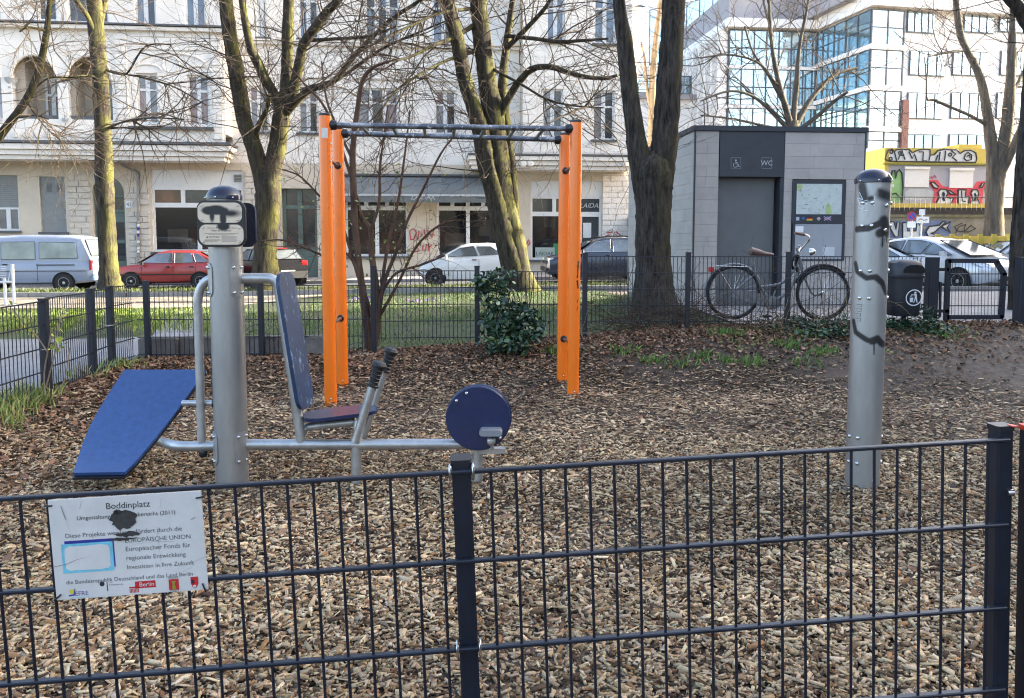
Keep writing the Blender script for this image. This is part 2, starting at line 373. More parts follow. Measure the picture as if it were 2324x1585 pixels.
# grass blades
M_blade = mat('grass_blade', (.1, .2, .04), .6, var=.1, vs=20, attr='col', spec=.3)
def blades(name, x, y, h, cols, w, label, lean=.35, wd=.006):
    n = len(x); hh = h*rng.uniform(.5, 1.25, n); a = rng.uniform(0, 2*np.pi, n); l = np.abs(rng.normal(0, lean, n))*hh
    b = np.stack([x, y, terr_arr(x, y)], -1); d = np.stack([np.cos(a), np.sin(a), np.zeros(n)], -1); s = np.stack([-np.sin(a), np.cos(a), np.zeros(n)], -1)
    up = np.array([0, 0, 1.]); W_ = (wd*rng.uniform(.6, 1.4, n))[:, None]
    P = np.stack([b-s*W_, b+s*W_, b+s*W_*.7+d*(l*.4)[:, None]+up*(hh*.6)[:, None], b+d*l[:, None]+up*hh[:, None]], 1)
    c = np.concatenate([palette(n, cols, w), np.ones((n, 1))], 1)
    f = np.array([(0, 1, 2), (0, 2, 3)])[None]+(np.arange(n)*4)[:, None, None]
    return tag(npmesh(name, P.reshape(-1, 3), f.reshape(-1, 3), M_blade, np.repeat(c, 4, 0)), label, 'grass', kind='stuff')
gc = [(.085, .15, .03), (.12, .19, .04), (.06, .11, .028), (.19, .2, .075), (.20, .165, .09)]
n = 70000; x = rng.uniform(-11, 2.8, n); y = 10.0+14.4*rng.random(n)**1.3
dd = (np.sin(x*1.1+2)*np.sin(y*.9)+np.sin(x*2.7+y*1.7)*.5)
k = (rng.random(n) < np.clip(.30+.40*dd+.04*(y-11), .03, 1)) & ~((x < -5.2) & (y > 20)) & ~((x < np.interp(y, [9, 12, 20], [-3.2, -4.0, -7.0])) & (y < 20.3)) & (y > np.array([fenceY(a) for a in x])+.3)
blades('lawn_grass', x[k], y[k], .045, gc, [3, 3, 2, 1, .7], 'patchy green lawn between the fence and the street')
n = 26000; x = rng.uniform(-13.5, -4.6, n); y = rng.uniform(11.8, 20, n)
k = (x > -.62*y-2) & (x < -.33*y-.2); blades('lawn_grass', x[k], y[k], .07, [(.14, .2, .035), (.2, .24, .05), (.09, .14, .03)], [2, 2, 1], 'strip of grass beside the grey path on the left')
n = 16000; x = rng.uniform(-20, 6, n); y = rng.uniform(24.8, 26.5, n); blades('verge_grass', x, y, .2, [(.12, .16, .04), (.2, .2, .06), (.09, .12, .03)], [2, 1, 2], 'mossy grass strip between the kerb and the parked cars')
tx = []; ty = []
for u, v, r, n in ((1650, 758, .11, 150), (1480, 822, .07, 70), (1545, 828, .09, 60), (1650, 822, .06, 60), (1712, 826, .09, 90), (1870, 802, .08, 100), (1790, 785, .09, 100), (2140, 760, .16, 120), (1590, 812, .08, 80), (1842, 760, .15, 120), (1400, 800, .15, 70), (1258, 800, .08, 60), (1700, 775, .25, 60), (1985, 800, .1, 60), (1828, 828, .12, 60)):
    p = ong(u, v); tx += list(rng.normal(p.x, r, n)); ty += list(rng.normal(p.y, r*.6, n))
blades('grass_tufts', np.array(tx), np.array(ty), .075, [(.13, .24, .045), (.1, .19, .04), (.17, .27, .06)], [2, 2, 1], 'bright green grass tufts growing in the leaf bed', .5, .005)
tx = []; ty = []
for u, v, r, n in ((20, 930, .12, 300), (50, 905, .12, 260), (75, 915, .08, 90), (5, 960, .1, 160), (190, 858, .1, 70), (235, 840, .12, 90), (120, 900, .06, 40), (285, 835, .1, 70)):
    p = ong(u, v); tx += list(rng.normal(p.x, r, n)); ty += list(rng.normal(p.y, r, n))
blades('grass_tufts', np.array(tx), np.array(ty), .12, [(.2, .27, .06), (.3, .32, .1), (.38, .34, .15), (.13, .2, .05)], [2, 2, 1, 1], 'tall yellow green grass at the foot of the left fence', .4, .005)
# ---------------------------------------------------------------- materials for the playground
M_fence = mat('fence_paint', (.0065, .010, .020), .38, var=.3, vs=14, spec=.5, dirt=.2, dcol=(.03, .034, .045))
M_galv = mat('galvanised', (.42, .43, .43), .42, metal=.75, var=.2, vs=9, bump=.08, bs=40, dirt=.3, dcol=(.28, .29, .30))
M_flange = mat('dirty_flange', (.17, .16, .15), .6, metal=.4, var=.35, vs=12, dirt=.7, dcol=(.09, .07, .05))
M_bright = mat('bright_steel', (.6, .6, .6), .25, metal=1, var=.1)
M_black = mat('black_plastic', (.012, .013, .018), .35, var=.2, vs=12)
M_capblue = mat('cap_dark', (.012, .016, .035), .18, var=.2, vs=10)
M_orange = mat('orange_coat', (.92, .19, .010), .3, var=.06, vs=3, coat=.4, dirt=.12, dcol=(.5, .09, .01))
M_blue = mat('blue_board', (.021, .062, .185), .45, var=.18, vs=30, bump=.15, bs=300, dirt=.15, dcol=(.05, .12, .32))
M_navy = mat('navy_board', (.010, .022, .075), .28, var=.2, vs=20, coat=.3)
M_worn = mat('worn_navy', (.012, .036, .095), .38, var=.3, vs=9)
M_rubber = mat('rubber', (.012, .012, .013), .5, var=.2)
M_beige = mat('beige_plate', (.62, .55, .45), .45, var=.06, vs=5, attr='col')
M_ink = mat('ink', (.02, .02, .022), .6, var=0)
M_white = mat('white_sign', (.62, .605, .575), .45, var=.1, vs=9, dirt=.5, dcol=(.42, .40, .36))
M_rust = mat('worn_rail', (.10, .115, .14), .45, metal=.55, var=.35, vs=12, dirt=.9, dcol=(.55, .57, .60))
# paint flaking off the worn pad, real wear shapes in its colour
def add_flakes(m, col, scale, lo, stretch=(1, 1, 1)):
    N = m.node_tree.nodes; L = m.node_tree.links; p = N['Principled BSDF']
    src = p.inputs['Base Color'].links[0].from_socket
    tc = N.new('ShaderNodeTexCoord'); mp = N.new('ShaderNodeMapping'); mp.inputs['Scale'].default_value = stretch; L.new(tc.outputs['Object'], mp.inputs[0])
    n = N.new('ShaderNodeTexNoise'); n.inputs['Scale'].default_value = scale; n.inputs['Detail'].default_value = 4; n.inputs['Roughness'].default_value = .75; L.new(mp.outputs[0], n.inputs[0])
    r = N.new('ShaderNodeMapRange'); r.inputs[1].default_value = lo; r.inputs[2].default_value = lo+.03; L.new(n.outputs[0], r.inputs[0])
    mx = N.new('ShaderNodeMix'); mx.data_type = 'RGBA'; L.new(r.outputs[0], mx.inputs[0]); L.new(src, mx.inputs[6]); mx.inputs[7].default_value = lin(col)
    L.new(mx.outputs[2], p.inputs['Base Color'])
add_flakes(M_worn, (.20, .31, .42), 26, .60, (1, 1, .35))
add_flakes(M_rust, (.62, .64, .66), 30, .60)
UP = Vector((0, 0, 1)); EX = Vector((1, 0, 0)); EY = Vector((0, 1, 0))
def bolt(parent, p, nrm, r=.011, m=None):
    MB().lathe(p, nrm, [(r, -.003), (r, .003), (r*.75, .008), (r*.35, .0095)], 10).build('bolt', m or M_bright, parent, smooth=50)

# ---------------------------------------------------------------- front fence
A_, B_ = at(0, 1133, 1.619), at(2260, 1000, 1.805)
e1 = (B_-A_).normalized(); e2 = Vector((-e1.y, e1.x, 0)).normalized(); e3 = e1.cross(e2).normalized()   # e2 away from the camera, e3 up
O_ = A_+e1*((at(1057, 1072, 1.7)-A_).dot(e1))
FX = (e1, e2, e3)
ff = empty('mesh_fence', tuple(O_-e3*1.02), label='near dark blue mesh fence with flat rails in the foreground', cat='fence')
s0, s1 = -1.45, (B_-O_).dot(e1)+.03
for k in range(5):
    sa, sb = s0, s1
    MB().cbox(O_+e1*((sa+sb)/2)-e3*(.2*k), (.017, .0085, sb-sa), .0022, (e2, e3, e1)).build('rail', M_fence, ff, smooth=30)
wires = []
kk = int(s0/.0545)
me_w = None
for i in range(kk, int((s1-.03)/.0545)+1):
    if i == 0: continue
    p = O_+e1*(i*.0545)
    if me_w is None:
        w = MB().tube([O_+e1*(i*.0545)-e3*.003, O_+e1*(i*.0545)-e3*.83], .0034, 8).build('wire', M_fence, ff, smooth=40); me_w = w.data; i0 = i
    else:
        w = link('wire', me_w, ff); w.location = e1*((i-i0)*.0545)
def fpost(root, c, w, d, top, bot, cap=True):
    MB().cbox(O_+e1*c[0]+e2*c[1]+e3*((top+bot)/2), (w, d, top-bot), .005, FX).build('post', M_fence, root, smooth=20)
    if cap: MB().cbox(O_+e1*c[0]+e2*c[1]+e3*(top+.004), (w+.004, d+.004, .012), .005, FX).build('post_cap', M_black, root, smooth=20)
fpost(ff, (-.009, .037), .042, .055, .013, -1.05)
MB().box(O_+e1*.008+e2*.0085-e3*.5, (.006, .003, 1.0), FX).build('post_seam', M_fence, ff)
for zk in (0, -.4):
    for sx in (-.034, .016):
        c = O_+e1*sx+e3*zk
        MB().tube([c+e2*.02+e3*.010, c+e2*.004+e3*.016, c-e2*.011+e3*.012, c-e2*.0125-e3*.008, c-e2*.008-e3*.014, c+e2*.006-e3*.016], .0032, 8).build('clip', M_bright, ff, smooth=60)
sE = (at(2283, 960, 1.82)-O_).dot(e1)
fpost(ff, (sE+.004, .035), .040, .04, .018, -1.1)
MB().tube([O_+e1*(sE+.005)+e2*.012-e3*.13, O_+e1*(sE+.02)+e2*.012-e3*.13], .008, 10).build('latch_bolt', M_bright, ff, smooth=50)
gp = empty('gate_post', tuple(O_+e1*(sE+.075)-e3*1.05), label='dark gate post with red painted top at right edge', cat='post')
c = O_+e1*(sE+.082)+e2*.01-e3*.026
MB().cbox(c-e3*.5, (.06, .06, 1.08), .004, FX).build('post', M_fence, gp, smooth=20)
M_redp = mat('red_paint', (.62, .045, .02), .4, var=.15, vs=25)
MB().cbox(c+e3*.046, (.063, .063, .012), .004, FX).build('post_cap', M_redp, gp, smooth=20)
MB().prism([c-e2*.0308+e1*x-e3*z for x, z in ((-.03, -.038), (.03, -.038), (.03, .012), (.012, .004), (-.006, .008), (-.018, -.002), (-.03, .002))], -e2*.0009).build('red_paint', M_redp, gp)
MB().box(O_+e1*(sE+.018)+e2*.014+e3*.0285, (.012, .02, .002), FX).build('red_paint', M_redp, ff)

# ---------------------------------------------------------------- information board on the near fence
tl, tr, br, bl = [at(u, v, 1.6) for u, v in ((112, 1135), (459, 1113), (471, 1338), (125, 1363))]
def on_front(u, v, off):
    d = ray(u, v); o = Vector((0, 0, CAMH)); t = (O_-e2*off-o).dot(e2)/d.dot(e2); return o+d*t
tl, tr, br, bl = [on_front(u, v, .016) for u, v in ((112, 1135), (459, 1113), (471, 1338), (125, 1363))]
bx = ((tr-tl)+(br-bl)).normalized(); bw = ((tr-tl).length+(br-bl).length)/2; byv = e2.cross(bx)*-1
byv = bx.cross(e2)*-1 if bx.cross(e2).z < 0 else bx.cross(e2); byv.normalize(); bh = ((tl-bl).length+(tr-br).length)/2
cB = (tl+tr+br+bl)/4
sg = empty('information_board', tuple(bl), label='white scratched information board tied to the near fence', cat='sign')
MB().box(cB, (bw, .003, bh), (bx, e2, byv)).build('panel', M_white, sg, bevel=.001)
def bp(fx, fy, k=1): return cB+bx*((fx-.5)*bw)+byv*((.5-fy)*bh)-e2*(.0016+.0005*k)      # fractions from the top left corner
def bpoly(pts, name, m, k=1): return MB().poly([bp(x, y, k) for x, y in pts][::-1]).build(name, m, sg)
def rect(x0, y0, x1, y1): return [(x0, y0), (x1, y0), (x1, y1), (x0, y1)]
M_grey = mat('print_grey', (.10, .10, .11), .6, var=.3, vs=60)
def bt(s, fx, fy, fw, m, align='CENTER', k=1):
    v, f = text2d(s, 1, align); wd = max(p[0] for p in v)-min(p[0] for p in v); sz = fw*bw/wd
    mb = MB(); text(mb, s, bp(fx, fy, k), bx, byv, sz, align=align); return mb.build('lettering', m, sg)
bt('Boddinplatz', .515, .125, .285, M_ink)
bt('Umgestaltung des Außenbereichs (2011)', .50, .215, .64, M_ink)
bt('Diese Projekte werden gefördert durch die', .475, .385, .76, M_grey)
bt('EUROPÄISCHE UNION', .475, .470, .43, M_grey, 'LEFT')
bt('Europäischer Fonds für', .475, .555, .425, M_grey, 'LEFT')
bt('regionale Entwicklung', .475, .645, .39, M_grey, 'LEFT')
bt('Investition in Ihre Zukunft', .475, .735, .44, M_grey, 'LEFT')
bt('die Bundesrepublik Deutschland und das Land Berlin', .49, .845, .83, M_grey)
M_cyan = mat('print_cyan', (.16, .50, .62), .5, var=.2, vs=40); M_pblue = mat('print_blue', (.02, .03, .25), .5, var=.15, vs=40)
M_pred = mat('print_red', (.52, .02, .025), .5, var=.15, vs=40); M_pyel = mat('print_yellow', (.65, .55, .05), .5, var=.1)
bpoly(rect(.085, .415, .395, .445), 'blue_bar', M_pblue); bpoly(rect(.396, .416, .404, .70), 'blue_bar', M_pblue)
cy0 = []
bpoly(rect(.062, .445, .394, .735), 'cyan_frame', M_cyan)
ins = []
for q in range(40):
    a = 2*math.pi*q/40; sx_ = abs(math.cos(a))**.28*(1 if math.cos(a) > 0 else -1); sy_ = abs(math.sin(a))**.28*(1 if math.sin(a) > 0 else -1)
    ins.append((.228+.147*sx_*(1-.012*math.sin(q*2.1)), .59+.122*sy_*(1-.03*math.cos(q*1.7))))
bpoly(ins, 'white_field', M_white, 2)
M_crack = mat('crack_grey', (.22, .21, .20), .8, var=.4, vs=90)
# worn-off black patch, ragged
random.seed(3)
def ragged(cx, cy_, rx, ry, n=26, j=.28):
    return [(cx+rx*math.cos(2*math.pi*i/n)*(1+random.uniform(-j, j*.6)), cy_+ry*math.sin(2*math.pi*i/n)*(1+random.uniform(-j, j*.6))) for i in range(n)]
M_smear = mat('black_smear', (.035, .033, .03), .7, var=.4, vs=80)
bpoly(ragged(.485, .235, .088, .105), 'black_smear', M_smear, 3); bpoly(ragged(.50, .385, .075, .028, j=.45), 'black_smear', M_smear, 3); bpoly(ragged(.445, .16, .03, .03), 'black_smear', M_smear, 3)
bpoly(ragged(.46, .43, .085, .018, j=.5), 'black_smear', M_smear, 3)
for pts, w_ in (([(.085, .06), (.11, .2), (.13, .3), (.135, .40), (.165, .52), (.14, .62)], .0028), ([(.0, .66), (.09, .64), (.15, .605), (.22, .585), (.30, .56), (.42, .52), (.48, .49), (.52, .42)], .0035), ([(.53, .49), (.68, .475), (.80, .49), (.95, .50)], .0018), ([(.695, .33), (.70, .52), (.705, .70), (.69, .77)], .002), ([(1.0, .66), (.93, .70), (.90, .76), (.84, .80), (.72, .86), (.66, .96), (.64, 1.0)], .0022), ([(.22, .03), (.205, .1)], .0015), ([(.74, .05), (.725, .14)], .0015), ([(.92, .28), (.95, .26)], .004)):
    for (a, b), (c_, d_) in zip(pts, pts[1:]):
        L_ = math.hypot((c_-a)*bw, (d_-b)*bh); w_ = w_*.5; nx, ny = -(d_-b)*bh/L_*w_/bw*random.uniform(.3, 1.3)*.5, (c_-a)*bw/L_*w_/bh*random.uniform(.3, 1.2)*.5
        bpoly([(a-nx, b-ny), (c_-nx, d_-ny), (c_+nx, d_+ny), (a+nx, b+ny)], 'crack', M_crack, 4)
# logos along the foot of the board
bt('EFRE', .168, .965, .085, mat('print_violet', (.10, .08, .28), .5, var=0)); bpoly([(.085, .905), (.125, .895), (.118, .945), (.095, .94)], 'logo', M_pyel); bpoly([(.125, .893), (.13, .893), (.122, .96), (.085, .965), (.085, .952), (.117, .947)], 'logo', M_pblue, 2)
bpoly(rect(.09, .982, .22, .986), 'logo', M_cyan)
bpoly([(.305+.016*math.cos(a*.393), .865+.024*math.sin(a*.393)) for a in range(16)], 'logo', M_ink)
bpoly(rect(.336, .85, .341, .94), 'logo', M_ink); bt('Die', .355, .862, .018, M_grey, 'LEFT'); bt('Bundesregierung', .352, .885, .088, M_grey, 'LEFT')
bpoly(rect(.52, .865, .655, .935), 'logo', M_pred); bt('Berlin', .597, .918, .095, M_white, k=2)
bpoly(rect(.48, .915, .545, .93), 'logo', M_pred)
for q in range(7): bpoly(rect(.482+q*.009, .935, .487+q*.009, .975), 'logo', M_pred)
bpoly(rect(.742, .868, .808, .975), 'logo', M_pred); bt('SOZIALE', .775, .862, .066, M_ink); bt('STADT', .775, 1.0-.004, .06, M_ink); bpoly([(.76, .885), (.79, .885), (.782, .915), (.79, .97), (.76, .97), (.768, .915)], 'logo', mat('print_olive', (.28, .25, .03), .5, var=0), 2)
bpoly([(.888, .868), (.938, .868), (.938, .93), (.926, .965), (.913, .975), (.90, .965), (.888, .93)], 'logo', M_pred); bpoly(rect(.893, .885, .912, .925), 'logo', M_ink, 2); bpoly(rect(.888, .858, .938, .866), 'logo', M_pred, 2)
bpoly([(.913+.011*math.cos(a*.524), .952+.014*math.sin(a*.524)) for a in range(12)], 'logo', M_white, 3)
for fx, fy, dx, dy in ((.03, .055, -.05, .0), (.965, .07, .05, -.01), (.035, .94, -.045, .05), (.965, .93, .02, .08)):
    MB().tube([bp(fx, fy, 3), bp(fx+dx*.5, fy+dy*.5, 6), bp(fx+dx, fy+dy, 4), bp(fx+dx, fy+dy, 4)+e2*.022], .0018, 6).build('cable_tie', M_black, sg)

# ---------------------------------------------------------------- spray-painted steel posts (dense mesh: the paint is a colour attribute)
def steel_pole(base, r, h, strokes, root, name='pole', col=None, nz=320, nn=110, m=None):
    vs = []; cs = []
    for i in range(nz+1):
        z = h*i/nz
        for j in range(nn):
            a = 2*math.pi*j/nn
            vs.append((base.x+r*math.sin(a), base.y-r*math.cos(a), base.z+z)); t = 0
            for pts, w_, soft in strokes:
                best = 9
                for (a0, z0), (a1, z1) in zip(pts, pts[1:]):
                    px, pz = ((a+math.pi) % (2*math.pi)-math.pi)*r, z; ax_, az_ = a0*r, z0; dx, dz = a1*r-ax_, z1-az_; L2 = dx*dx+dz*dz or 1e-9
                    q = max(0, min(1, ((px-ax_)*dx+(pz-az_)*dz)/L2)); best = min(best, math.hypot(px-ax_-q*dx, pz-az_-q*dz))
                t = max(t, 1-max(0, min(1, (best-w_)/soft)))
            cs.append((t, t, t, 1))
    fs = [(i*nn+j, i*nn+(j+1) % nn, (i+1)*nn+(j+1) % nn, (i+1)*nn+j) for i in range(nz) for j in range(nn)]
    I = INV[root.name]; o = npmesh(name, [I @ Vector(p) for p in vs], fs, m, cs, root, smooth=True); return o
M_pole = mat('steel_pole', (.36, .37, .37), .40, metal=.7, var=.16, vs=7, bump=.06, bs=40, dirt=.3, dcol=(.30, .31, .32), stretch=(1, 1, .25))
def spray(m, attr='col', col=(.012, .012, .014)):
    N = m.node_tree.nodes; L = m.node_tree.links; p = N['Principled BSDF']; src = p.inputs['Base Color'].links[0].from_socket
    a = N.new('ShaderNodeAttribute'); a.attribute_name = attr; sp = N.new('ShaderNodeSeparateColor'); L.new(a.outputs['Color'], sp.inputs[0])
    mx = N.new('ShaderNodeMix'); mx.data_type = 'RGBA'; L.new(sp.outputs[0], mx.inputs[0]); L.new(src, mx.inputs[6]); mx.inputs[7].default_value = lin(col); L.new(mx.outputs[2], p.inputs['Base Color'])
    iv = N.new('ShaderNodeMath'); iv.operation = 'MULTIPLY_ADD'; iv.inputs[1].default_value = -.7; iv.inputs[2].default_value = .7; L.new(sp.outputs[0], iv.inputs[0]); L.new(iv.outputs[0], p.inputs['Metallic'])
spray(M_pole)
def pole_cap(root, c, r):
    MB().lathe(c, UP, [(r*1.05, -.028), (r*1.06, -.004), (r*1.02, .004), (r*.9, .026), (r*.62, .046), (r*.3, .056), (.004, .058)], 40).build('cap', M_capblue, root, smooth=40)
    for a in (-.15, .8, -1.1): bolt(root, c+Vector((math.sin(a)*r*1.055, -math.cos(a)*r*1.055, -.016)), (math.sin(a), -math.cos(a), 0), .006)
# right pole
pb = ong(1956, 1108); RP = .0985; PH = at(1987, 406, pb.y).z-pb.z
def pc(u, v):       # picture position -> angle and height on the pole
    zz = at(u, v, pb.y-RP*.9); ax_ = at(U0, v, pb.y); s_ = max(-.98, min(.98, (zz.x*pb.y/(pb.y-RP*.6)-pb.x-0)/RP)); return (math.asin(s_), at(u, v, pb.y).z-pb.z)
rp = empty('steel_post', tuple(pb), label='tall galvanised steel post with black spray paint waves and domed cap', cat='post')
P = lambda *a: [pc(u, v) for u, v in a]
add_flakes(M_orange, (.60, .095, .008), 22, .655)
strokes = [(P((1938, 521), (1962, 519), (1985, 508), (2002, 505)), .016, .006), (P((1996, 505), (2004, 525)), .03, .018), (P((1985, 530), (2008, 520)), .02, .015), (P((1992, 535), (1991, 560)), .003, .003), (P((2004, 530), (2003, 549)), .003, .003), (P((1972, 774), (1972, 800)), .0025, .003),
           (P((1934, 598), (1944, 615), (1958, 630), (1976, 627)), .013, .006), (P((1976, 628), (1992, 641), (2002, 662)), .016, .007),
           (P((1927, 728), (1940, 752), (1958, 768), (1972, 772)), .013, .006), (P((1968, 770), (1980, 765), (1990, 775), (1998, 778)), .018, .01),
           (P((1953, 425), (1955, 448)), .018, .02), (P((1958, 455), (1968, 452)), .008, .012), (P((1990, 443), (2008, 448)), .018, .028), (P((1985, 436), (1998, 440)), .006, .02)]
steel_pole(pb, RP, PH, strokes, rp, m=M_pole)
pole_cap(rp, pb+UP*PH, RP)
M_tagw = mat('white_marker', (.75, .75, .76), .5, var=0); M_tagg = mat('grey_marker', (.14, .15, .16), .5, var=.3, vs=80)
def on_pole(u, v, off=.0012):
    a, z = pc(u, v); return pb+Vector((math.sin(a)*(RP+off), -math.cos(a)*(RP+off), z))
def scrib(pts, w_, m, name='scribble'):
    mb = MB()
    dense = []
    for (a, b), (c_, d_) in zip(pts, pts[1:]): dense += [(lerp(a, c_, t/5), lerp(b, d_, t/5)) for t in range(5)]
    dense.append(pts[-1]); mb.tube([on_pole(*q) for q in dense], w_, 5).build(name, m, rp)
scrib([(1950, 437), (1954, 455), (1948, 450), (1951, 469), (1961, 466), (1953, 459), (1962, 456)], .002, M_tagw); scrib([(1967, 460), (1974, 470), (1974, 448)], .002, M_tagw); scrib([(1949, 476), (1956, 473), (1954, 480), (1962, 480)], .0018, M_tagw)
for i, (u, v) in enumerate(((1947, 690), (1946, 700), (1945, 711), (1945, 722))): scrib([(u-4, v), (u+3, v-1), (u+2, v+5), (u-3, v+5)], .0014, M_tagg)
for u, v in ((1986, 543), (1994, 541)): scrib([(u, v), (u+4, v+4), (u+1, v+9), (u+1, v+16)], .0016, M_tagg)
for v in (462, 513, 614, 675, 988, 1045):
    for a in (-.95, -.42, 1.15) if v < 900 else (-.75, 1.2, -1.35):
        z = at(1960, v, pb.y).z-pb.z; bolt(rp, pb+Vector((math.sin(a)*RP, -math.cos(a)*RP, z)), (math.sin(a), -math.cos(a), 0), .012)
for u, v in ((2001, 468), (1998, 523)): a, z = pc(u, v); bolt(rp, pb+Vector((math.sin(a)*RP, -math.cos(a)*RP, z)), (math.sin(a), -math.cos(a), 0), .012)
a, z = pc(1962, 1092); bolt(rp, pb+Vector((math.sin(.25)*RP, -math.cos(.25)*RP, .07)), (math.sin(.25), -math.cos(.25), 0), .009)
MB().lathe(pb+Vector((-.02, 0, .0)), UP, [(.14, -.02), (.14, .014), (.135, .018), (.02, .019)], 40).build('base_flange', M_flange, rp, smooth=40)

# ---------------------------------------------------------------- exercise machine
xb_ = ong(528, 1106); XY = xb_.y; XR = .098; XH = at(511, 444, XY).z-xb_.z
xm = empty('exercise_machine', tuple(xb_), label='steel exercise machine with blue sit-up board, padded seat, levers and pedal disc', cat='exercise machine')
steel_pole(xb_, XR, XH, [([(3, 9), (3, 9.1)], .001, .001)], xm, nz=30, m=M_pole)
pole_cap(xm, xb_+UP*XH, XR)
MB().lathe(xb_, UP, [(.135, -.02), (.135, .010), (.13, .014), (.02, .015)], 40).build('base_flange', M_flange, xm, smooth=40)
def X(u, v, dY=0): return at(u, v, XY+dY)
# plates
def rrect(w_, h_, r, n=6):
    pts = []
    for cx, cy_, a0 in ((w_/2-r, h_/2-r, 0), (-w_/2+r, h_/2-r, 90), (-w_/2+r, -h_/2+r, 180), (w_/2-r, -h_/2+r, 270)):
        for i in range(n+1): a = R(a0+90*i/n); pts.append((cx+r*math.cos(a), cy_+r*math.sin(a)))
    return pts
px = XY/1813*1.0
Yp = XY-XR-.03
cP = at(501.5, 508, Yp); w_ = (at(556, 508, Yp)-at(447, 508, Yp)).x; h_ = (at(500, 455, Yp)-at(500, 561, Yp)).z
ax_ = (EX*math.cos(.05)-EY*math.sin(.05)*-1).normalized()
nr = Vector((ax_.y, -ax_.x, 0))
MB().prism([cP+ax_*x+UP*z-nr*.03 for x, z in rrect(w_, h_, .055)], nr*.03).build('sign_plate', M_black, xm, smooth=30, bevel=.004)
cQ = at(556, 511, XY+XR+.02); MB().prism([cQ+EX*x+UP*z for x, z in rrect(.125, .27, .05)], EY*.035).build('sign_plate', M_capblue, xm, smooth=30, bevel=.004)
MB().box(at(540, 511, XY+.09), (.06, .08, .05)).build('plate_bracket', M_black, xm)
def gridplate(c, w_, h_, r, blobs, name):
    nx, nz = 56, 28; vs = []; cs = []
    for i in range(nz+1):
        for j in range(nx+1):
            x = (j/nx-.5)*w_; z = (i/nz-.5)*h_
            ex_ = abs(x)-(w_/2-r); ez_ = abs(z)-(h_/2-r)
            if ex_ > 0 and ez_ > 0:
                d = math.hypot(ex_, ez_)
                if d > r: x = math.copysign(w_/2-r+ex_*r/d, x); z = math.copysign(h_/2-r+ez_*r/d, z)
            vs.append(c+ax_*x+UP*z+nr*.0035); t = 0
            for bx_, bz_, rx, rz, soft in blobs:
                d = math.hypot((x-bx_)/rx, (z-bz_)/rz); t = max(t, 1-max(0, min(1, (d-1)/soft)))
            k = (1-t); cs.append((lerp(.012, .68, k), lerp(.012, .575, k), lerp(.014, .44, k), 1))
    fs = [(i*(nx+1)+j, i*(nx+1)+j+1, (i+1)*(nx+1)+j+1, (i+1)*(nx+1)+j) for i in range(nz) for j in range(nx)]
    I = INV[xm.name]; return npmesh(name, [I @ p for p in vs], fs, M_beige, cs, xm, smooth=True)
hp = h_*.43
c1 = cP+UP*(h_*.235)-ax_*.004; c2 = cP-UP*(h_*.235)+ax_*.002
gridplate(c1, w_*.905, hp, .04, [(-.055, .012, .042, .022, .35), (-.02, .015, .05, .024, .35), (.02, .006, .028, .02, .6), (.06, -.004, .028, .01, 2.0), (.018, -.03, .016, .04, .4), (-.045, -.012, .01, .03, .9)], 'beige_plate')
gridplate(c2, w_*.905, hp, .04, [(.012, .05, .03, .022, .45)], 'beige_plate')
for cc in (c1, c2):
    for sx in (-1, 1):
        for sz in (-1, 1): bolt(xm, cc+ax_*(sx*w_*.37)+UP*(sz*hp*.35)+nr*.0035, nr, .0055)
def xt(s, x, z, size, **k):
    mb = MB(); text(mb, s, c2+ax_*x+UP*z+nr*.0046, ax_, UP, size, **k); mb.build('lettering', M_ink, xm)
xt('Willkommen im', -.052, .036, .0085); xt('KOMPAN', .0, .036, .014); xt('Fitness-Bereich', .062, .036, .0085); xt('Alter ab 15 Jahren', 0, .019, .0155); xt('ACHTUNG', -.042, -.018, .0125)
MB().poly([c2+ax_*x+UP*z+nr*.0046 for x, z in ((-.088, -.018), (-.076, -.018), (-.082, -.008))]).build('warning_triangle', M_ink, xm)
for x0, x1, z in ((-.1, .1, .006), (-.075, .075, .001), (-.095, -.01, -.030), (-.095, -.01, -.035), (-.095, -.025, -.040), (.0, .085, -.012), (.0, .09, -.017), (.0, .08, -.024), (.0, .088, -.030), (.0, .088, -.036), (.0, .085, -.041), (.0, .03, -.007)):
    MB().poly([c2+ax_*a+UP*b+nr*.0046 for a, b in ((x0, z), (x1, z), (x1, z+.0013), (x0, z+.0013))]).build('fine_print', M_grey, xm)
# brackets
def bracket(zc, side):
    mb = MB(); n = 8; hh = .1
    a0, a1 = (.55, 1.35) if side > 0 else (-1.35, -.55)
    vs = []
    for rr in (XR+.001, XR+.007):
        for q in range(9):
            zz = zc-hh+2*hh*q/8; inset = .18*max(0, abs(q-4)-2.9)
            for i in range(n+1):
                a = lerp(a0+inset, a1-inset*.2, i/n) if side > 0 else lerp(a0+inset*.2, a1-inset, i/n)
                vs.append(xb_+Vector((math.sin(a)*rr, -math.cos(a)*rr, zz)))
    m_ = n+1; K = 9*m_; fs = []
    for q in range(8):
        for i in range(n): fs.append((K+q*m_+i, K+q*m_+i+1, K+(q+1)*m_+i+1, K+(q+1)*m_+i))
    for i in range(n): fs.append((i, i+1, K+i+1, K+i)); fs.append((8*m_+i+1, 8*m_+i, K+8*m_+i, K+8*m_+i+1))
    for q in range(8): fs.append(((q+1)*m_, q*m_, K+q*m_, K+(q+1)*m_)); fs.append((q*m_+n, (q+1)*m_+n, K+(q+1)*m_+n, K+q*m_+n))
    mb.add(vs, fs).build('bracket', M_galv, xm, smooth=40)
    for dz in (-.075, .075):
        for a in ((.75, 1.3) if side > 0 else (-1.3, -.85)): bolt(xm, xb_+Vector((math.sin(a)*(XR+.007), -math.cos(a)*(XR+.007), zc+dz)), (math.sin(a), -math.cos(a), 0), .010)
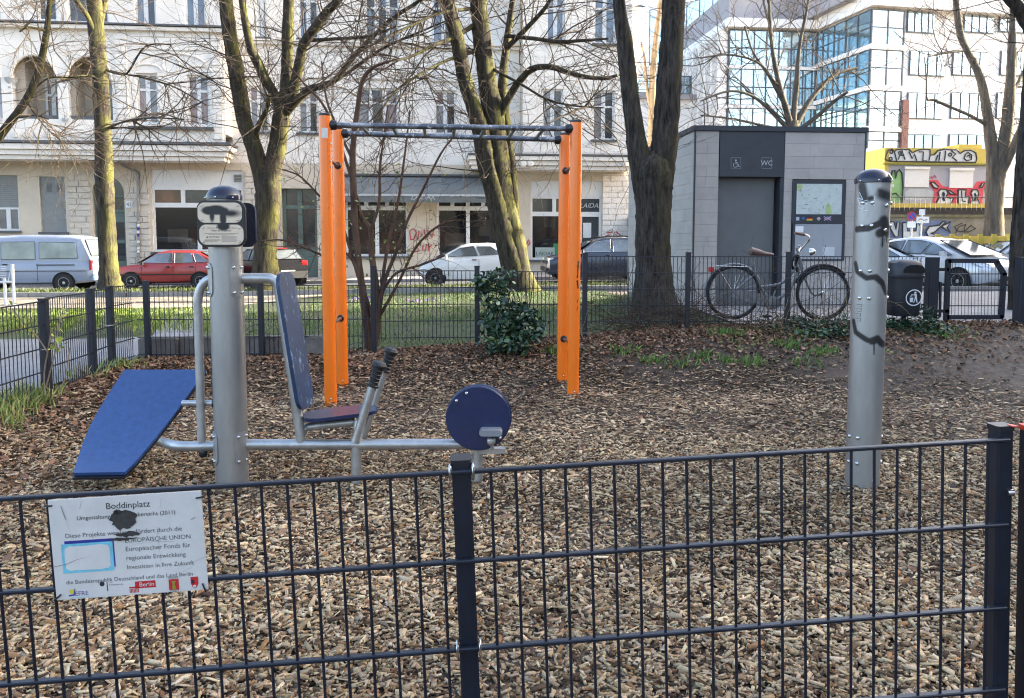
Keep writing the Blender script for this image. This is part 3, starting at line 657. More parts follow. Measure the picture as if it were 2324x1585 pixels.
zt = X(520, 635).z-xb_.z; zl = X(520, 1013).z-xb_.z
for s_ in (-1, 1): bracket(zt, s_); bracket(zl, s_)
def smooth_path(pts, n=8):
    pts = [Vector(p) for p in pts]; out = []
    for i in range(len(pts)-1):
        p0, p1, p2, p3 = pts[max(i-1, 0)], pts[i], pts[i+1], pts[min(i+2, len(pts)-1)]
        for k in range(n):
            t = k/n; out.append(.5*((2*p1)+(p2-p0)*t+(2*p0-5*p1+4*p2-p3)*t*t+(3*p1-p0-3*p2+p3)*t**3))
    return out+[pts[-1]]
def xtube(pts, r, name, m=None, n=16, sm=True): return MB().tube(smooth_path(pts) if sm else pts, r, n).build(name, m or M_galv, xm, smooth=45)
xtube([X(492, 632), X(476, 634), X(462, 644), X(452, 664), X(449, 690), X(450, 720), X(458, 1004)], .026, 'grab_bar')
xtube([X(500, 1012), X(440, 1013), X(400, 1012, .02), X(376, 1006, .14), X(356, 1000, .28), X(335, 993, .42)], .031, 'frame_tube')
xtube([X(500, 915), X(415, 915, .05)], .018, 'frame_tube', sm=False); MB().lathe(X(489, 915), EX, [(.032, -.012), (.036, 0), (.032, .012)], 20).build('end_disc', M_black, xm, smooth=40)
MB().lathe(X(461, 1022)-UP*.02, UP, [(.02, -.02), (.026, -.01), (.026, .02), (.02, .03)], 16).build('foot_stop', M_black, xm, smooth=40)
# sit-up board: slightly curved tapering sheet
def board(name, m, cl, widths, thick, nrm_flip=1):
    vs = []; n = len(cl)
    for i in range(n):
        d = (cl[min(i+1, n-1)][0]-cl[max(i-1, 0)][0]).normalized(); L_, R_ = cl[i]; side = (R_-L_).normalized(); nn = side.cross(d).normalized()*nrm_flip
        vs += [L_, R_, R_-nn*thick, L_-nn*thick]
    fs = [(0, 1, 2, 3), tuple((n-1)*4+k for k in (3, 2, 1, 0))]
    for i in range(n-1):
        for k in range(4): fs.append((i*4+k, (i+1)*4+k, (i+1)*4+(k+1) % 4, i*4+(k+1) % 4))
    mb = MB(); mb.add(vs, fs); return mb
rows = []
Lp = [(285, 843), (255, 888), (229, 930), (207, 971), (190, 1012), (177, 1050), (168, 1080)]; Rp = [(468, 843), (444, 880), (408, 930), (377, 971), (344, 1012), (313, 1050), (285, 1078)]
for i in range(7):
    t = i/6; Yb = lerp(5.34, 4.62, t)+.03*math.sin(t*math.pi); rows.append((at(*Lp[i], Yb), at(*Rp[i], Yb)))
bb = board('b', None, rows, None, .02, 1); o = bb.build('sit_up_board', M_blue, xm, smooth=30)
bb = board('b', None, [(a-(UP*.021+EY*.016), b-(UP*.021+EY*.016)) for a, b in rows], None, .012, 1)
bb.build('board_backing', M_black, xm, smooth=30)
MB().prism([rows[0][0]+UP*.002, rows[0][1]+UP*.002, rows[0][1]-UP*.022+EY*.01, rows[0][0]-UP*.022+EY*.01], EY*.008).build('board_edge', mat('edge_grey', (.25, .33, .42), .5), xm)
for i, fx in ((0.25, .22), (.25, .72), (2.5, .2), (2.5, .72), (5, .25), (5, .80)):
    a, b = rows[int(i)], rows[int(i)+1]; t = i-int(i); p = (a[0].lerp(b[0], t)).lerp(a[1].lerp(b[1], t), fx); sdv = (a[1]-a[0]).normalized(); dv = (b[0].lerp(b[1], .5)-a[0].lerp(a[1], .5)).normalized(); nn = dv.cross(sdv).normalized(); nn = nn if nn.z > 0 else -nn
    bolt(xm, p+nn*.001, nn, .009, M_black)
# right arm, back rest, seat
xtube([X(540, 632), X(600, 632), X(617, 634), X(628, 642), X(633, 656), X(640, 700), X(668, 890), X(684, 1008)], .031, 'back_tube')
xtube([X(540, 1009), X(800, 1009), X(1070, 1008)], .033, 'frame_tube', sm=False)
for u, va, vb in ((809, 1012, 1106), (1085, 1010, 1106)):
    b_ = ong(u, vb); xtube([at(u-1, va, XY), (at(u-1, va, XY).x, XY, 0)], .032, 'leg', sm=False); MB().lathe((at(u-1, va, XY).x, XY, .0), UP, [(.085, -.02), (.085, .010), (.08, .013), (.02, .014)], 28).build('leg_flange', M_flange, xm, smooth=40)
def plank(root, c, ax1, ax2, w1, w2, r, t, m, name):
    nn = ax1.cross(ax2).normalized(); return MB().prism([c+ax1*x+ax2*y-nn*(t/2) for x, y in rrect(w1, w2, r, 8)], nn*t).build(name, m, root, smooth=30, bevel=.003)
top_, bot_ = X(640, 618, -.02), X(690, 926, -.02)
long_ = (top_-bot_).normalized(); dep = Vector((.10, .995, 0)); dep = (dep-long_*dep.dot(long_)).normalized()
pad = plank(xm, (top_+bot_)/2+long_.cross(dep)*.0+EX*.012, long_, dep, (top_-bot_).length, .26, .085, .022, M_worn, 'back_pad')
sl, sr = X(694, 950, -.02), X(852, 930, .12); sax = (sr-sl).normalized(); sdp = Vector((-.12, .98, .02)); sdp = (sdp-sax*sdp.dot(sax)).normalized()
plank(xm, (sl+sr)/2+sdp*.03+UP*.0, sax, sdp, (sr-sl).length+.03, .26, .10, .022, M_navy, 'seat')
xtube([X(684, 990, .02), X(690, 975, .03), X(710, 968, .05), X(805, 958, .08)], .026, 'seat_tube')
xtube([X(812, 1005), X(812, 955, .03)], .028, 'seat_tube', sm=False)
for (ua, va, ub, vb, dy) in ((806, 1004, 846, 876, -.03), (822, 998, 873, 842, .22)):
    a, b = X(ua, va, dy), X(ub, vb, dy); d = (b-a).normalized(); xtube([a, b+d*.1], .026, 'lever', sm=False)
    g = MB().lathe(b-d*.005, d, [(.037, 0), (.037, .012), (.030, .016), (.029, .03), (.033, .034), (.029, .038), (.030, .052), (.034, .056), (.030, .06), (.030, .075), (.035, .08), (.031, .085), (.032, .10), (.037, .105), (.034, .11), (.036, .126), (.046, .132), (.046, .142), (.036, .156), (.012, .164)], 24).build('grip', M_rubber, xm, smooth=35)
dc = X(1086, 948, -.05)
MB().lathe(dc-EY*.022, -EY, [(.188, -.012), (.196, -.006), (.196, .004), (.19, .010), (.003, .0105)], 56).build('disc', M_navy, xm, smooth=30)
MB().lathe(dc+EX*.004+UP*.003+EY*.028, -EY, [(.188, -.012), (.197, -.006), (.197, .006), (.188, .010), (.003, .0105)], 56).build('disc', M_navy, xm, smooth=30)
MB().lathe(dc+EY*.0, EY, [(.12, -.025), (.12, .03)], 24).build('hub', M_black, xm)
for u, v in ((1059, 893), (1036, 910), (1135, 994)): bolt(xm, at(u, v, dc.y-.033), -EY, .011)
MB().cbox(at(1114, 980, dc.y-.08), (.135, .035, .10), .012, (EX, UP, EY)).build('pedal', mat('pedal_grey', (.2, .215, .23), .5, var=.2), xm, smooth=30)
MB().lathe(at(1115, 998, dc.y-.03), -EY, [(.026, 0), (.026, .05), (.018, .06), (.01, .062)], 20).build('pedal_hub', M_galv, xm, smooth=40)
MB().tube([at(1115, 1000, dc.y-.06), at(1118, 1020, dc.y-.05)], .012, 8).build('pedal_arm', M_galv, xm)
MB().box(at(1110, 1022, XY), (.2, .06, .03)).build('mount_plate', M_galv, xm)

# ---------------------------------------------------------------- orange horizontal ladder
fl, fr, bl_, br_ = ong(751, 918), ong(1300, 901), ong(778, 876), ong(1276, 864)
ob = empty('horizontal_ladder', tuple((fl+br_)/2), label='orange horizontal ladder with four posts and worn steel rails', cat='climbing frame')
tops = {}
for key, b, ut, vt in (('fl', fl, 735, 262), ('fr', fr, 1315, 277), ('bl', bl_, 764, 293), ('br', br_, 1288, 306)):
    hgt = at(ut, vt, b.y).z; tx_ = at(ut, vt, b.y).x; t = Vector((lerp(b.x, tx_, .35), b.y, hgt)); tops[key] = (b, t)
    MB().tube([b-UP*.1, b.lerp(t, .33), b.lerp(t, .66), t], .0575, 28).build('post', M_orange, ob, smooth=40)
    MB().lathe(t, UP, [(.058, -.008), (.0595, 0), (.056, .014), (.03, .02), (.003, .021)], 28).build('post_cap', M_black, ob, smooth=40)
    bolt(ob, b+Vector((.012, -.0572, .06)), -EY, .008)
def post_at(k, z): b, t = tops[k]; q = (z-b.z)/(t.z-b.z); return b.lerp(t, q)
rails = {}
for a, b, va, vb in (('fl', 'fr', 284, 293), ('bl', 'br', 303, 318)):
    pa = post_at(a, at(760, va, tops[a][0].y).z); pb2 = post_at(b, at(1295, vb, tops[b][0].y).z); d = (pb2-pa).normalized(); rails[a] = (pa, pb2)
    MB().tube([pa+d*.05, pb2-d*.05], .025, 16).build('rail', M_rust, ob, smooth=45)
    for p, s_ in ((pa, 1), (pb2, -1)): MB().lathe(p+d*(s_*.055), d*s_, [(.043, -.02), (.045, .0), (.045, .03), (.040, .045), (.028, .05)], 20).build('rail_socket', M_black, ob, smooth=35)
for t in (.135, .258, .382, .504, .624, .748, .868):
    p, q = rails['fl'][0].lerp(rails['fl'][1], t), rails['bl'][0].lerp(rails['bl'][1], t); MB().tube([p, q], .0165, 12).build('rung', M_rust, ob, smooth=45)
M_rung = mat('brown_rung', (.12, .055, .035), .45, var=.3, vs=12)
for k, m_, vs_ in (('fl', 'bl', (371, 728)), ('fr', 'br', (383, 776))):
    for v in vs_:
        u = 765 if k == 'fl' else 1288; z = at(u, v, tops[m_][0].y-.3).z; p, q = post_at(k, z), post_at(m_, z); MB().tube([p, q], .016, 10).build('side_rung', M_rung, ob, smooth=45)
        d = (q-p).normalized()
        MB().lathe(q-d*.052, -d, [(.034, -.01), (.036, .01), (.03, .02)], 16).build('rung_socket', M_black, ob, smooth=40); MB().lathe(p+d*.052, d, [(.034, -.01), (.036, .01), (.03, .02)], 16).build('rung_socket', M_black, ob, smooth=40)
b, t = tops['fl']; q = post_at('fl', at(738, 304, b.y).z)
st = MB()
for i in range(7):
    a0 = -.35+i*.16
    for zz in (-.045, .045): st.v.append(q+Vector((math.sin(a0)*.0585, -math.cos(a0)*.0585, zz)))
st.f = [(2*i, 2*i+2, 2*i+3, 2*i+1) for i in range(6)]; st.m = [0]*6; st.build('sticker', M_white, ob)
M_burn = mat('burnt_paint', (.02, .014, .012), .7, var=.4, vs=40)
for u, v, w_, h_, sl_ in ((1314, 612, .010, .16, .02), (1312, 645, .012, .08, -.02), (1309, 683, .006, .03, .03), (1309, 700, .005, .04, .03)):
    pq = post_at('fr', at(u, v, fr.y).z); mb = MB(); rag = [(random.uniform(.4, 1.2), i/8) for i in range(9)]
    L_ = [Vector((math.sin(.55+sl_*8*(k-.5)-w_*17*r_)*.0584, -math.cos(.55+sl_*8*(k-.5)-w_*17*r_)*.0584, (k-.5)*h_)) for r_, k in rag]; R2 = [Vector((math.sin(.55+sl_*8*(k-.5)+w_*17*r_*.8)*.0584, -math.cos(.55+sl_*8*(k-.5)+w_*17*r_*.8)*.0584, (k-.5)*h_)) for r_, k in rag]
    for i in range(8): mb.poly([pq+L_[i], pq+R2[i], pq+R2[i+1], pq+L_[i+1]])
    mb.build('burn_mark', M_burn, ob)
for i, v in enumerate((327, 341, 354, 367, 380)): pq = post_at('fl', at(742, v, fl.y).z); bolt(ob, pq+Vector((math.sin(.95)*.0578, -math.cos(.95)*.0578, 0)), (math.sin(.95), -math.cos(.95), 0), .006)
# ---------------------------------------------------------------- back fences
M_bfence = mat('back_fence_paint', (.009, .012, .022), .45, var=.25, vs=10)
def panel(root, a, b, za, zb, rails=5, wr=.0042):
    a, b = Vector(a), Vector(b); L_ = (b-a).length; d = (b-a)/L_; P = lambda s, z: Vector((a.x+d.x*s, a.y+d.y*s, lerp(za, zb, s/L_)+z))
    nd = Vector((-d.y, d.x, 0))
    for k in range(rails): MB().box((P(0, -.2*k)+P(L_, -.2*k))/2, (L_, .014, .010), ((P(L_, 0)-P(0, 0)).normalized(), nd, UP)).build('rail', M_bfence, root)
    w = MB(); n = max(1, int(L_/.05))
    for i in range(1, n): s = L_*i/n; w.tube([P(s, 0), P(s, -.2*(rails-1)-.03)], wr, 4, cap=False)
    w.build('wire_mesh', M_bfence, root, kind='stuff')
def bpost(root, p, zt, zb, w=.06, d=.06):
    MB().cbox((p[0], p[1], (zt+zb)/2), (w, d, zt-zb), .006).build('post', M_bfence, root, smooth=20)
    MB().cbox((p[0], p[1], zt+.006), (w+.006, d+.006, .014), .006).build('post_cap', M_black, root, smooth=20)
lf = empty('mesh_fence', (-4.15, 7.5, .15), label='dark mesh fence running along the left side beside the grey path', cat='fence')
lp = [(-330, 5.2), (-105, 5.9), (97.5, 6.8), (203.5, 7.9), (257, 8.35), (302, 9.0)]
LX = [at(u, 700, Y) for u, Y in lp]
LX = [Vector((interp(p.y, [(5, -4.0), (6.8, -4.0), (7.9, -4.18), (9, -4.27)]), p.y, 0)) for p in LX]
tv = [(1.02, 1.02), (at(0, 699, 6.3).z, at(86, 684, 6.8).z), (at(111, 677, 6.85).z, at(195, 665, 7.85).z), (at(214, 661, 7.95).z, at(247, 655, 8.3).z), (at(266, 652, 8.4).z, at(300, 647, 9).z)]
for i in range(5):
    d = (LX[i+1]-LX[i]).normalized()*.035; panel(lf, LX[i]+d, LX[i+1]-d, tv[i][0]-.0, tv[i][1])
for i, v in ((1, 1.05), (2, at(97, 681, 6.8).z), (3, at(203, 658, 7.9).z), (4, at(257, 652, 8.35).z)): bpost(lf, LX[i], v, 0, .065, .065)
for i, dz in ((2, -.42), (2, -.82), (4, -.4), (4, -.8)):
    p = LX[i]; MB().box((p.x, p.y, at(97, 681, 6.8).z+dz if i == 2 else at(257, 652, 8.35).z+dz), (.10, .075, .012)).build('clip', M_bright, lf)
bf = empty('mesh_fence', (0, 9.5, .2), label='dark mesh fence along the back of the playground stepping up to the right', cat='fence')
bposts = [(302, 9.0, None), (333, 9.02, 640), (592, 9.2, 642), (848, 9.45, 606), (1083, 9.58, 606), (1327, 9.74, 577), (1560, 9.85, 575), (1787, 9.9, 574), (2100, 10.12, None)]
bpx = [at(u, 700, Y) for u, Y, _ in bposts]
for (u, Y, v), p in zip(bposts, bpx):
    if v: bpost(bf, p, at(u, v, Y).z, terrain(p.x, p.y)-.1)
for i, (va, vb) in enumerate(((646, 646), (646, 647), (648, 648), (615, 615), (617, 617), (582, 583), (583, 583), (583, 583))):
    a, b = bpx[i], bpx[i+1]; d = (b-a).normalized()*.034
    a2 = Vector((a.x, a.y, 0))+Vector((d.x, d.y, 0)); b2 = Vector((b.x, b.y, 0))-Vector((d.x, d.y, 0))
    panel(bf, a2, b2, at(U0, va, a.y).z, at(U0, vb, b.y).z)
M_conc = mat('concrete', (.16, .145, .13), .9, var=.3, vs=5, bump=.6, bs=40, dirt=.6, dcol=(.06, .055, .05))
lw = empty('low_wall', (-3.6, 9.1, .1), label='low dark concrete edging wall under the back fence', cat='wall')
for i in range(5):
    a, b = lerp(-4.3, -2.0, i/5), lerp(-4.3, -2.0, (i+1)/5); MB().bbox((a+.004, 9.1+(a+4.3)*.1, -.1), (b-.004, 9.3+(a+4.3)*.1, .40)).build('block', M_conc, lw, bevel=.012)
# small gate at the right
gt = empty('garden_gate', tuple(at(2210, 735, 10.25)), label='small dark mesh gate with framed leaf beside the litter bin', cat='gate')
GY = 10.25
def gp_(u, v, dY=0): return at(u, v, GY+dY)
def bar(u0, v0, u1, v1, r, name='frame_bar', m=None):
    a, b = gp_(u0, v0), gp_(u1, v1); d = (b-a).normalized(); s_ = d.cross(EY).normalized(); MB().box((a+b)/2, ((b-a).length+r, 2*r, .05), (d, s_, EY)).build(name, m or M_bfence, gt)
for a in ((2152, 592, 2147, 725), (2150, 720, 2272, 720), (2272, 720, 2278, 622), (2278, 622, 2262, 596), (2262, 593, 2152, 592)): bar(*a, .028)
for v in (622, 658, 694): bar(2152, v, 2274, v, .006, 'rail')
w = MB()
for i in range(1, 16): u = lerp(2154, 2274, i/16); w.tube([gp_(u, 594 if u < 2262 else 605), gp_(u-2, 720)], .0035, 4)
w.build('wire_mesh', M_bfence, gt, kind='stuff')
for u, w_ in ((2110, .13), (2318, .16)):
    p = gp_(u, 735); z1 = gp_(u, 584).z; MB().cbox((p.x, GY, (z1+.3)/2), (w_, w_, z1-.3), .008).build('post', M_bfence, gt, smooth=20)
MB().tube([gp_(2134, 640), gp_(2133, 720)], .018, 8).build('hinge_rod', M_bfence, gt)
for v in (612, 706): bar(2118, v, 2150, v, .02, 'hinge', M_black)

# ---------------------------------------------------------------- public toilet
WCA = R(4.76); wf = Vector((math.cos(WCA), math.sin(WCA), 0)); wnn = Vector((math.sin(WCA), -math.cos(WCA), 0)); wg = -wnn
WA = at(1572, 690, 13.05); WZ0 = .40; WA.z = WZ0
def wcp(u, v):
    d = ray(u, v); o = Vector((0, 0, CAMH)); t = (WA-o).dot(wnn)/d.dot(wnn); p = o+d*t; return ((p-WA).dot(wf), p.z)
def wpt(s, z, off=0): return WA+wf*s+wnn*off+UP*(z-WA.z)
M_slab = [mat('wc_stone_a', (.43, .395, .36), .8, var=.1, vs=4, bump=.15, bs=80), mat('wc_stone_b', (.415, .38, .35), .8, var=.1, vs=4, bump=.15, bs=80), mat('wc_stone_c', (.445, .405, .37), .8, var=.1, vs=4, bump=.15, bs=80)]
M_anth = mat('anthracite_panel', (.035, .040, .052), .45, var=.15, vs=6)
M_door = mat('grey_door', (.125, .13, .132), .5, var=.08, vs=3)
M_dgap = mat('dark_core', (.18, .175, .17), .9, var=0)
wc = empty('public_toilet', tuple(WA), label='flat roofed public toilet clad in grey stone with grey door', cat='toilet building')
SW = wcp(1955, 500)[0]; ZT = wcp(1700, 299)[1]; ZR = wcp(1700, 287)[1]; SD = 4.6
hs0, hs1 = wcp(1632, 350)[0], wcp(1779, 350)[0]; ds0, ds1 = hs0, wcp(1776, 600)[0]; zd = wcp(1700, 402)[1]
MB().box(wpt(SW/2, (ZT+WZ0)/2-.15)+wg*(SD/2+.45), (SW-.06, SD-.5, ZT-WZ0+.3), (wf, wg, UP)).build('core', M_dgap, wc)
for a, b in ((0.03, hs0-.01), (hs1+.01, SW-.03)): MB().box(wpt((a+b)/2, (ZT+WZ0)/2-.15)+wg*.12, (b-a, .20, ZT-WZ0+.3), (wf, wg, UP)).build('core', M_dgap, wc)
MB().box(wpt(SW/2, (ZT+ZR)/2)+wg*(SD/2), (SW+.10, SD+.10, ZR-ZT), (wf, wg, UP)).build('roof', M_anth, wc, bevel=.006)
MB().box(wpt((hs0+hs1)/2, (zd+ZT)/2)+wg*.03, (hs1-hs0-.01, .10, ZT-zd-.004), (wf, wg, UP)).build('header_panel', M_anth, wc)
MB().box(wpt((ds0+ds1)/2-.05, (zd+WZ0)/2)+wg*.19, (ds1-ds0-.12, .05, zd-WZ0), (wf, wg, UP)).build('door', M_door, wc)
MB().box(wpt(ds1-.04, (zd+WZ0)/2)+wg*.09, (.07, .18, zd-WZ0-.01), (wf, wg, UP)).build('door_jamb', M_anth, wc)
MB().box(wpt((ds0+ds1)/2, WZ0-.02)+wg*.05, (ds1-ds0, .3, .06), (wf, wg, UP)).build('door_sill', M_anth, wc)
random.seed(5)
def clad(o, ex, n, s0_, s1_, holes, first):
    z = WZ0+.02; r_ = 0
    while z < ZT-.05:
        h = random.choice((.20, .20, .17, .075)); h = min(h, ZT-z-.004)
        if ZT-z-h < .06: h = ZT-z-.004
        s = s0_
        while s < s1_-.01:
            L_ = random.uniform(.35, .85) if s > s0_ else random.uniform(.15, .7)
            if s1_-s-L_ < .14: L_ = s1_-s
            segs = [(s, s+L_)]
            for (ha, hb, za, zb) in holes:
                if z+h/2 > za and z+h/2 < zb:
                    ns_ = []
                    for a, b in segs:
                        if b <= ha or a >= hb: ns_.append((a, b)); continue
                        if a < ha: ns_.append((a, ha))
                        if b > hb: ns_.append((hb, b))
                    segs = ns_
            for a, b in segs:
                if b-a > .03: MB().box(o+ex*((a+b)/2)+UP*(z+h/2-o.z)+n*.011, (b-a-.003, .022, h-.003), (ex, -n, UP)).build('stone_slab', random.choice(M_slab), wc)
            s += L_
        z += h
mb_ = [wcp(1797, 411), wcp(1913, 592)]
clad(WA, wf, wnn, .0, hs0-.01, [], 0); clad(WA, wf, wnn, hs1+.01, SW, [(mb_[0][0], mb_[1][0], mb_[1][1], mb_[0][1])], 0)
clad(WA+wg*.02, wg, -wf, .0, SD, [], 0)
MB().box(wpt(-.011, (ZT+WZ0)/2, .014), (.02, .02, ZT-WZ0), (wf, wg, UP)).build('corner_trim', M_anth, wc)
MB().box(wpt(SW+.011, (ZT+WZ0)/2, .014), (.02, .02, ZT-WZ0), (wf, wg, UP)).build('corner_trim', M_anth, wc)
M_icon = mat('icon_white', (.45, .47, .5), .6, var=0)
def wrect(u0, v0, u1, v1, off, name, m, th=.01):
    a, b = wcp(u0, v0), wcp(u1, v1); MB().box(wpt((a[0]+b[0])/2, (a[1]+b[1])/2, off-th/2), (b[0]-a[0], th, abs(a[1]-b[1])), (wf, wg, UP)).build(name, m, wc)
def wpoly(pts, off, name, m): MB().poly([wpt(*wcp(u, v), off) for u, v in pts]).build(name, m, wc)
def wline(pts, w_, off, name, m): MB().tube([wpt(*wcp(u, v), off) for u, v in pts], w_, 4).build(name, m, wc)
for u in (1669, 1739): wline([(u-11, 359), (u+11, 359), (u+11, 383), (u-11, 383), (u-11, 359)], .0025, .022, 'icon_frame', M_icon)
a = wcp(1739, 376); mb = MB(); text(mb, 'WC', wpt(a[0], a[1], .0215), wf, UP, .115); mb.build('lettering', M_icon, wc)
wpoly([(1669+1.9*math.cos(k*.628), 364.5+1.9*math.sin(k*.628)) for k in range(10)], .0215, 'wheelchair_icon', M_icon)
wline([(1669, 367), (1669, 373), (1674, 373), (1676, 379), (1678, 378.5)], .006, .022, 'wheelchair_icon', M_icon); wline([(1669, 369.5), (1673, 369.5)], .005, .022, 'wheelchair_icon', M_icon)
wline([(1668+5*math.cos(R(k)), 375.5+5*math.sin(R(k))) for k in range(-10, 241, 20)], .0045, .022, 'wheelchair_icon', M_icon)
# map case
wrect(1797, 411, 1913, 508, .045, 'map_case', M_anth, .05); wrect(1801, 508.5, 1909, 588, .035, 'lower_panel', mat('lower_panel', (.33, .34, .36), .5, var=.06, vs=4), .04); wrect(1797, 508, 1800.5, 592, .04, 'case_side', M_anth, .05); wrect(1909.5, 508, 1913, 592, .04, 'case_side', M_anth, .05); wrect(1800, 589, 1910, 592, .038, 'case_sill', M_anth, .05)
M_map = mat('map_print', (.55, .60, .56), .25, var=.10, vs=9); wrect(1806, 418, 1906, 487, .0475, 'map', M_map, .004)
M_mgreen = mat('map_green', (.42, .52, .22), .3, var=.1); M_mwat = mat('map_road', (.42, .47, .48), .3, var=0)
wpoly([(1806, 418.5), (1817, 418.5), (1819, 426), (1814, 433), (1806, 434)], .049, 'map_park', M_mgreen); wpoly([(1872, 486.5), (1870, 474), (1875, 460), (1881, 466), (1884, 480), (1883, 486.5)], .049, 'map_park', M_mgreen)
random.seed(21)
for k in range(46):
    u, v = random.uniform(1808, 1900), random.uniform(421, 484); L_ = random.uniform(2, 12); w_ = random.uniform(.35, .8); a_ = random.choice((0, 0, .3, 1.2, -.5, 1.5))
    du, dv = math.cos(a_)*L_, math.sin(a_)*L_*.6
    if u+du < 1905 and 419 < v+dv < 486: wline([(u, v), (u+du, v+dv)], w_*.004, .0495, 'map_line', random.choice((M_mwat, M_mwat, M_anth, M_icon)) if k % 5 else M_door)
wrect(1804, 493, 1811, 501, .048, 'icon_tile', M_icon, .003); wpoly([(1820+3.4*math.cos(k*.524), 496+3.8*math.sin(k*.524)) for k in range(12)], .048, 'icon_tile', mat('icon_blue', (.03, .12, .35), .5, var=0)); wpoly([(1855+4*math.cos(k*.524), 497+4*math.sin(k*.524)) for k in range(12)], .048, 'icon_tile', M_icon); wline([(1852.5, 494.5), (1857.5, 499.5)], .004, .049, 'icon_tile', M_pred)
for k, m_ in enumerate((M_ink, M_pred, M_pyel)): wrect(1828, 492+k*3, 1841, 495+k*3, .048, 'german_flag', m_, .003)
wrect(1867, 492, 1883, 501, .048, 'british_flag', M_pblue, .003); wline([(1867, 492), (1883, 501)], .006, .0485, 'british_flag', M_icon); wline([(1867, 501), (1883, 492)], .006, .0485, 'british_flag', M_icon); wrect(1867, 495.3, 1883, 497.7, .0500, 'british_flag', M_icon, .002); wrect(1873.7, 492, 1876.3, 501, .0502, 'british_flag', M_icon, .002); wrect(1867, 496, 1883, 497.1, .0512, 'british_flag', M_pred, .002); wrect(1874.4, 492, 1875.6, 501, .0514, 'british_flag', M_pred, .002)
wrect(1801, 514, 1821, 527, .038, 'notice', mat('paper_white', (.8, .8, .8), .6, var=0), .003); wrect(1865, 561, 1891, 581, .038, 'notice', mat('paper_grey', (.55, .56, .58), .6, var=.05), .003); wrect(1803, 565, 1817, 575, .038, 'notice', mat('sticker_grey', (.42, .42, .4), .6, var=.2, vs=40), .003)

# ---------------------------------------------------------------- litter bin
binp = at(2047, 722, 9.75); binp.z = at(2051, 716, 9.75).z
lb = empty('litter_bin', tuple(binp), label='dark litter bin with hooded lid and white tidy symbol', cat='litter bin')
pxm = 9.75/1813
def ring(w_, d_, z, lean=0, n=32): w_ *= .88; return [binp+Vector((w_*abs(math.cos(2*math.pi*i/n))**.6*math.copysign(1, math.cos(2*math.pi*i/n))+lean, d_*abs(math.sin(2*math.pi*i/n))**.6*math.copysign(1, math.sin(2*math.pi*i/n)), z)) for i in range(n)]
def loft(rings, cap0=True, cap1=True):
    mb = MB(); n = len(rings[0]); mb.v = [p for r in rings for p in r]
    mb.f = [(i*n+j, i*n+(j+1) % n, (i+1)*n+(j+1) % n, (i+1)*n+j) for i in range(len(rings)-1) for j in range(n)]
    if cap0: mb.f.append(tuple(reversed(range(n))))
    if cap1: mb.f.append(tuple(range((len(rings)-1)*n, len(rings)*n)))
    mb.m = [0]*len(mb.f); return mb
M_bin = mat('bin_plastic', (.018, .021, .028), .45, var=.2, vs=8)
ht = (718-632)*pxm
loft([ring(.17, .15, 0), ring(.19, .165, .02), ring(.205, .18, ht*.5), ring(.222, .195, ht)]).build('body', M_bin, lb, smooth=40)
loft([ring(.235, .205, ht), ring(.24, .21, ht+.015), ring(.24, .21, ht+.03), ring(.228, .2, ht+.035)]).build('rim', M_bin, lb, smooth=40)
loft([ring(.226, .198, ht+.03), ring(.222, .195, ht+.12), ring(.20, .17, ht+.18), ring(.13, .11, ht+.215), ring(.03, .03, ht+.222)]).build('lid', M_bin, lb, smooth=40)
MB().prism([binp+Vector((x*.88+.035, -.202, ht+z)) for x, z in [(-.15, .065), (.14, .065), (.142, .10), (.11, .145), (.04, .16), (-.06, .158), (-.12, .135), (-.148, .10)]], Vector((0, .04, 0))).build('opening', mat('void_black', (.004, .004, .004), .9, var=0), lb)
cx = binp+Vector((.03, -.195, ht*.50)); M_bw = mat('bin_symbol', (.65, .67, .7), .5, var=0); bn = Vector((.0, -1, .08)).normalized()
def bs(x, z): return cx+Vector((x, -.004-.0+z*-.10-.012, z))
mb = MB()
for k in range(32):
    a, b = 2*math.pi*k/32, 2*math.pi*(k+1)/32; mb.poly([bs(math.cos(a)*.098, math.sin(a)*.1), bs(math.cos(b)*.098, math.sin(b)*.1), bs(math.cos(b)*.085, math.sin(b)*.087), bs(math.cos(a)*.085, math.sin(a)*.087)][::-1])
for pl in ([(-.05, .0), (-.005, .0), (-.012, -.055), (-.043, -.055)], [(.012+.014*math.cos(k*.7), .060+.014*math.sin(k*.7)) for k in range(9)], [(.0, .045), (.03, .042), (.038, -.01), (.048, -.06), (.036, -.06), (.022, -.015), (.008, -.06), (-.004, -.06), (.010, -.01), (.008, .025), (-.035, .04), (-.037, .03)], [(-.047, .012), (-.018, .018), (-.02, .028), (-.046, .022)]): mb.poly([bs(x, z) for x, z in pl])
mb.build('tidy_symbol', M_bw, lb)
MB().tube([binp+Vector((.1, .16, -.25)), binp+Vector((.1, .16, ht+.1))], .03, 10).build('support_post', M_bfence, lb, smooth=40)

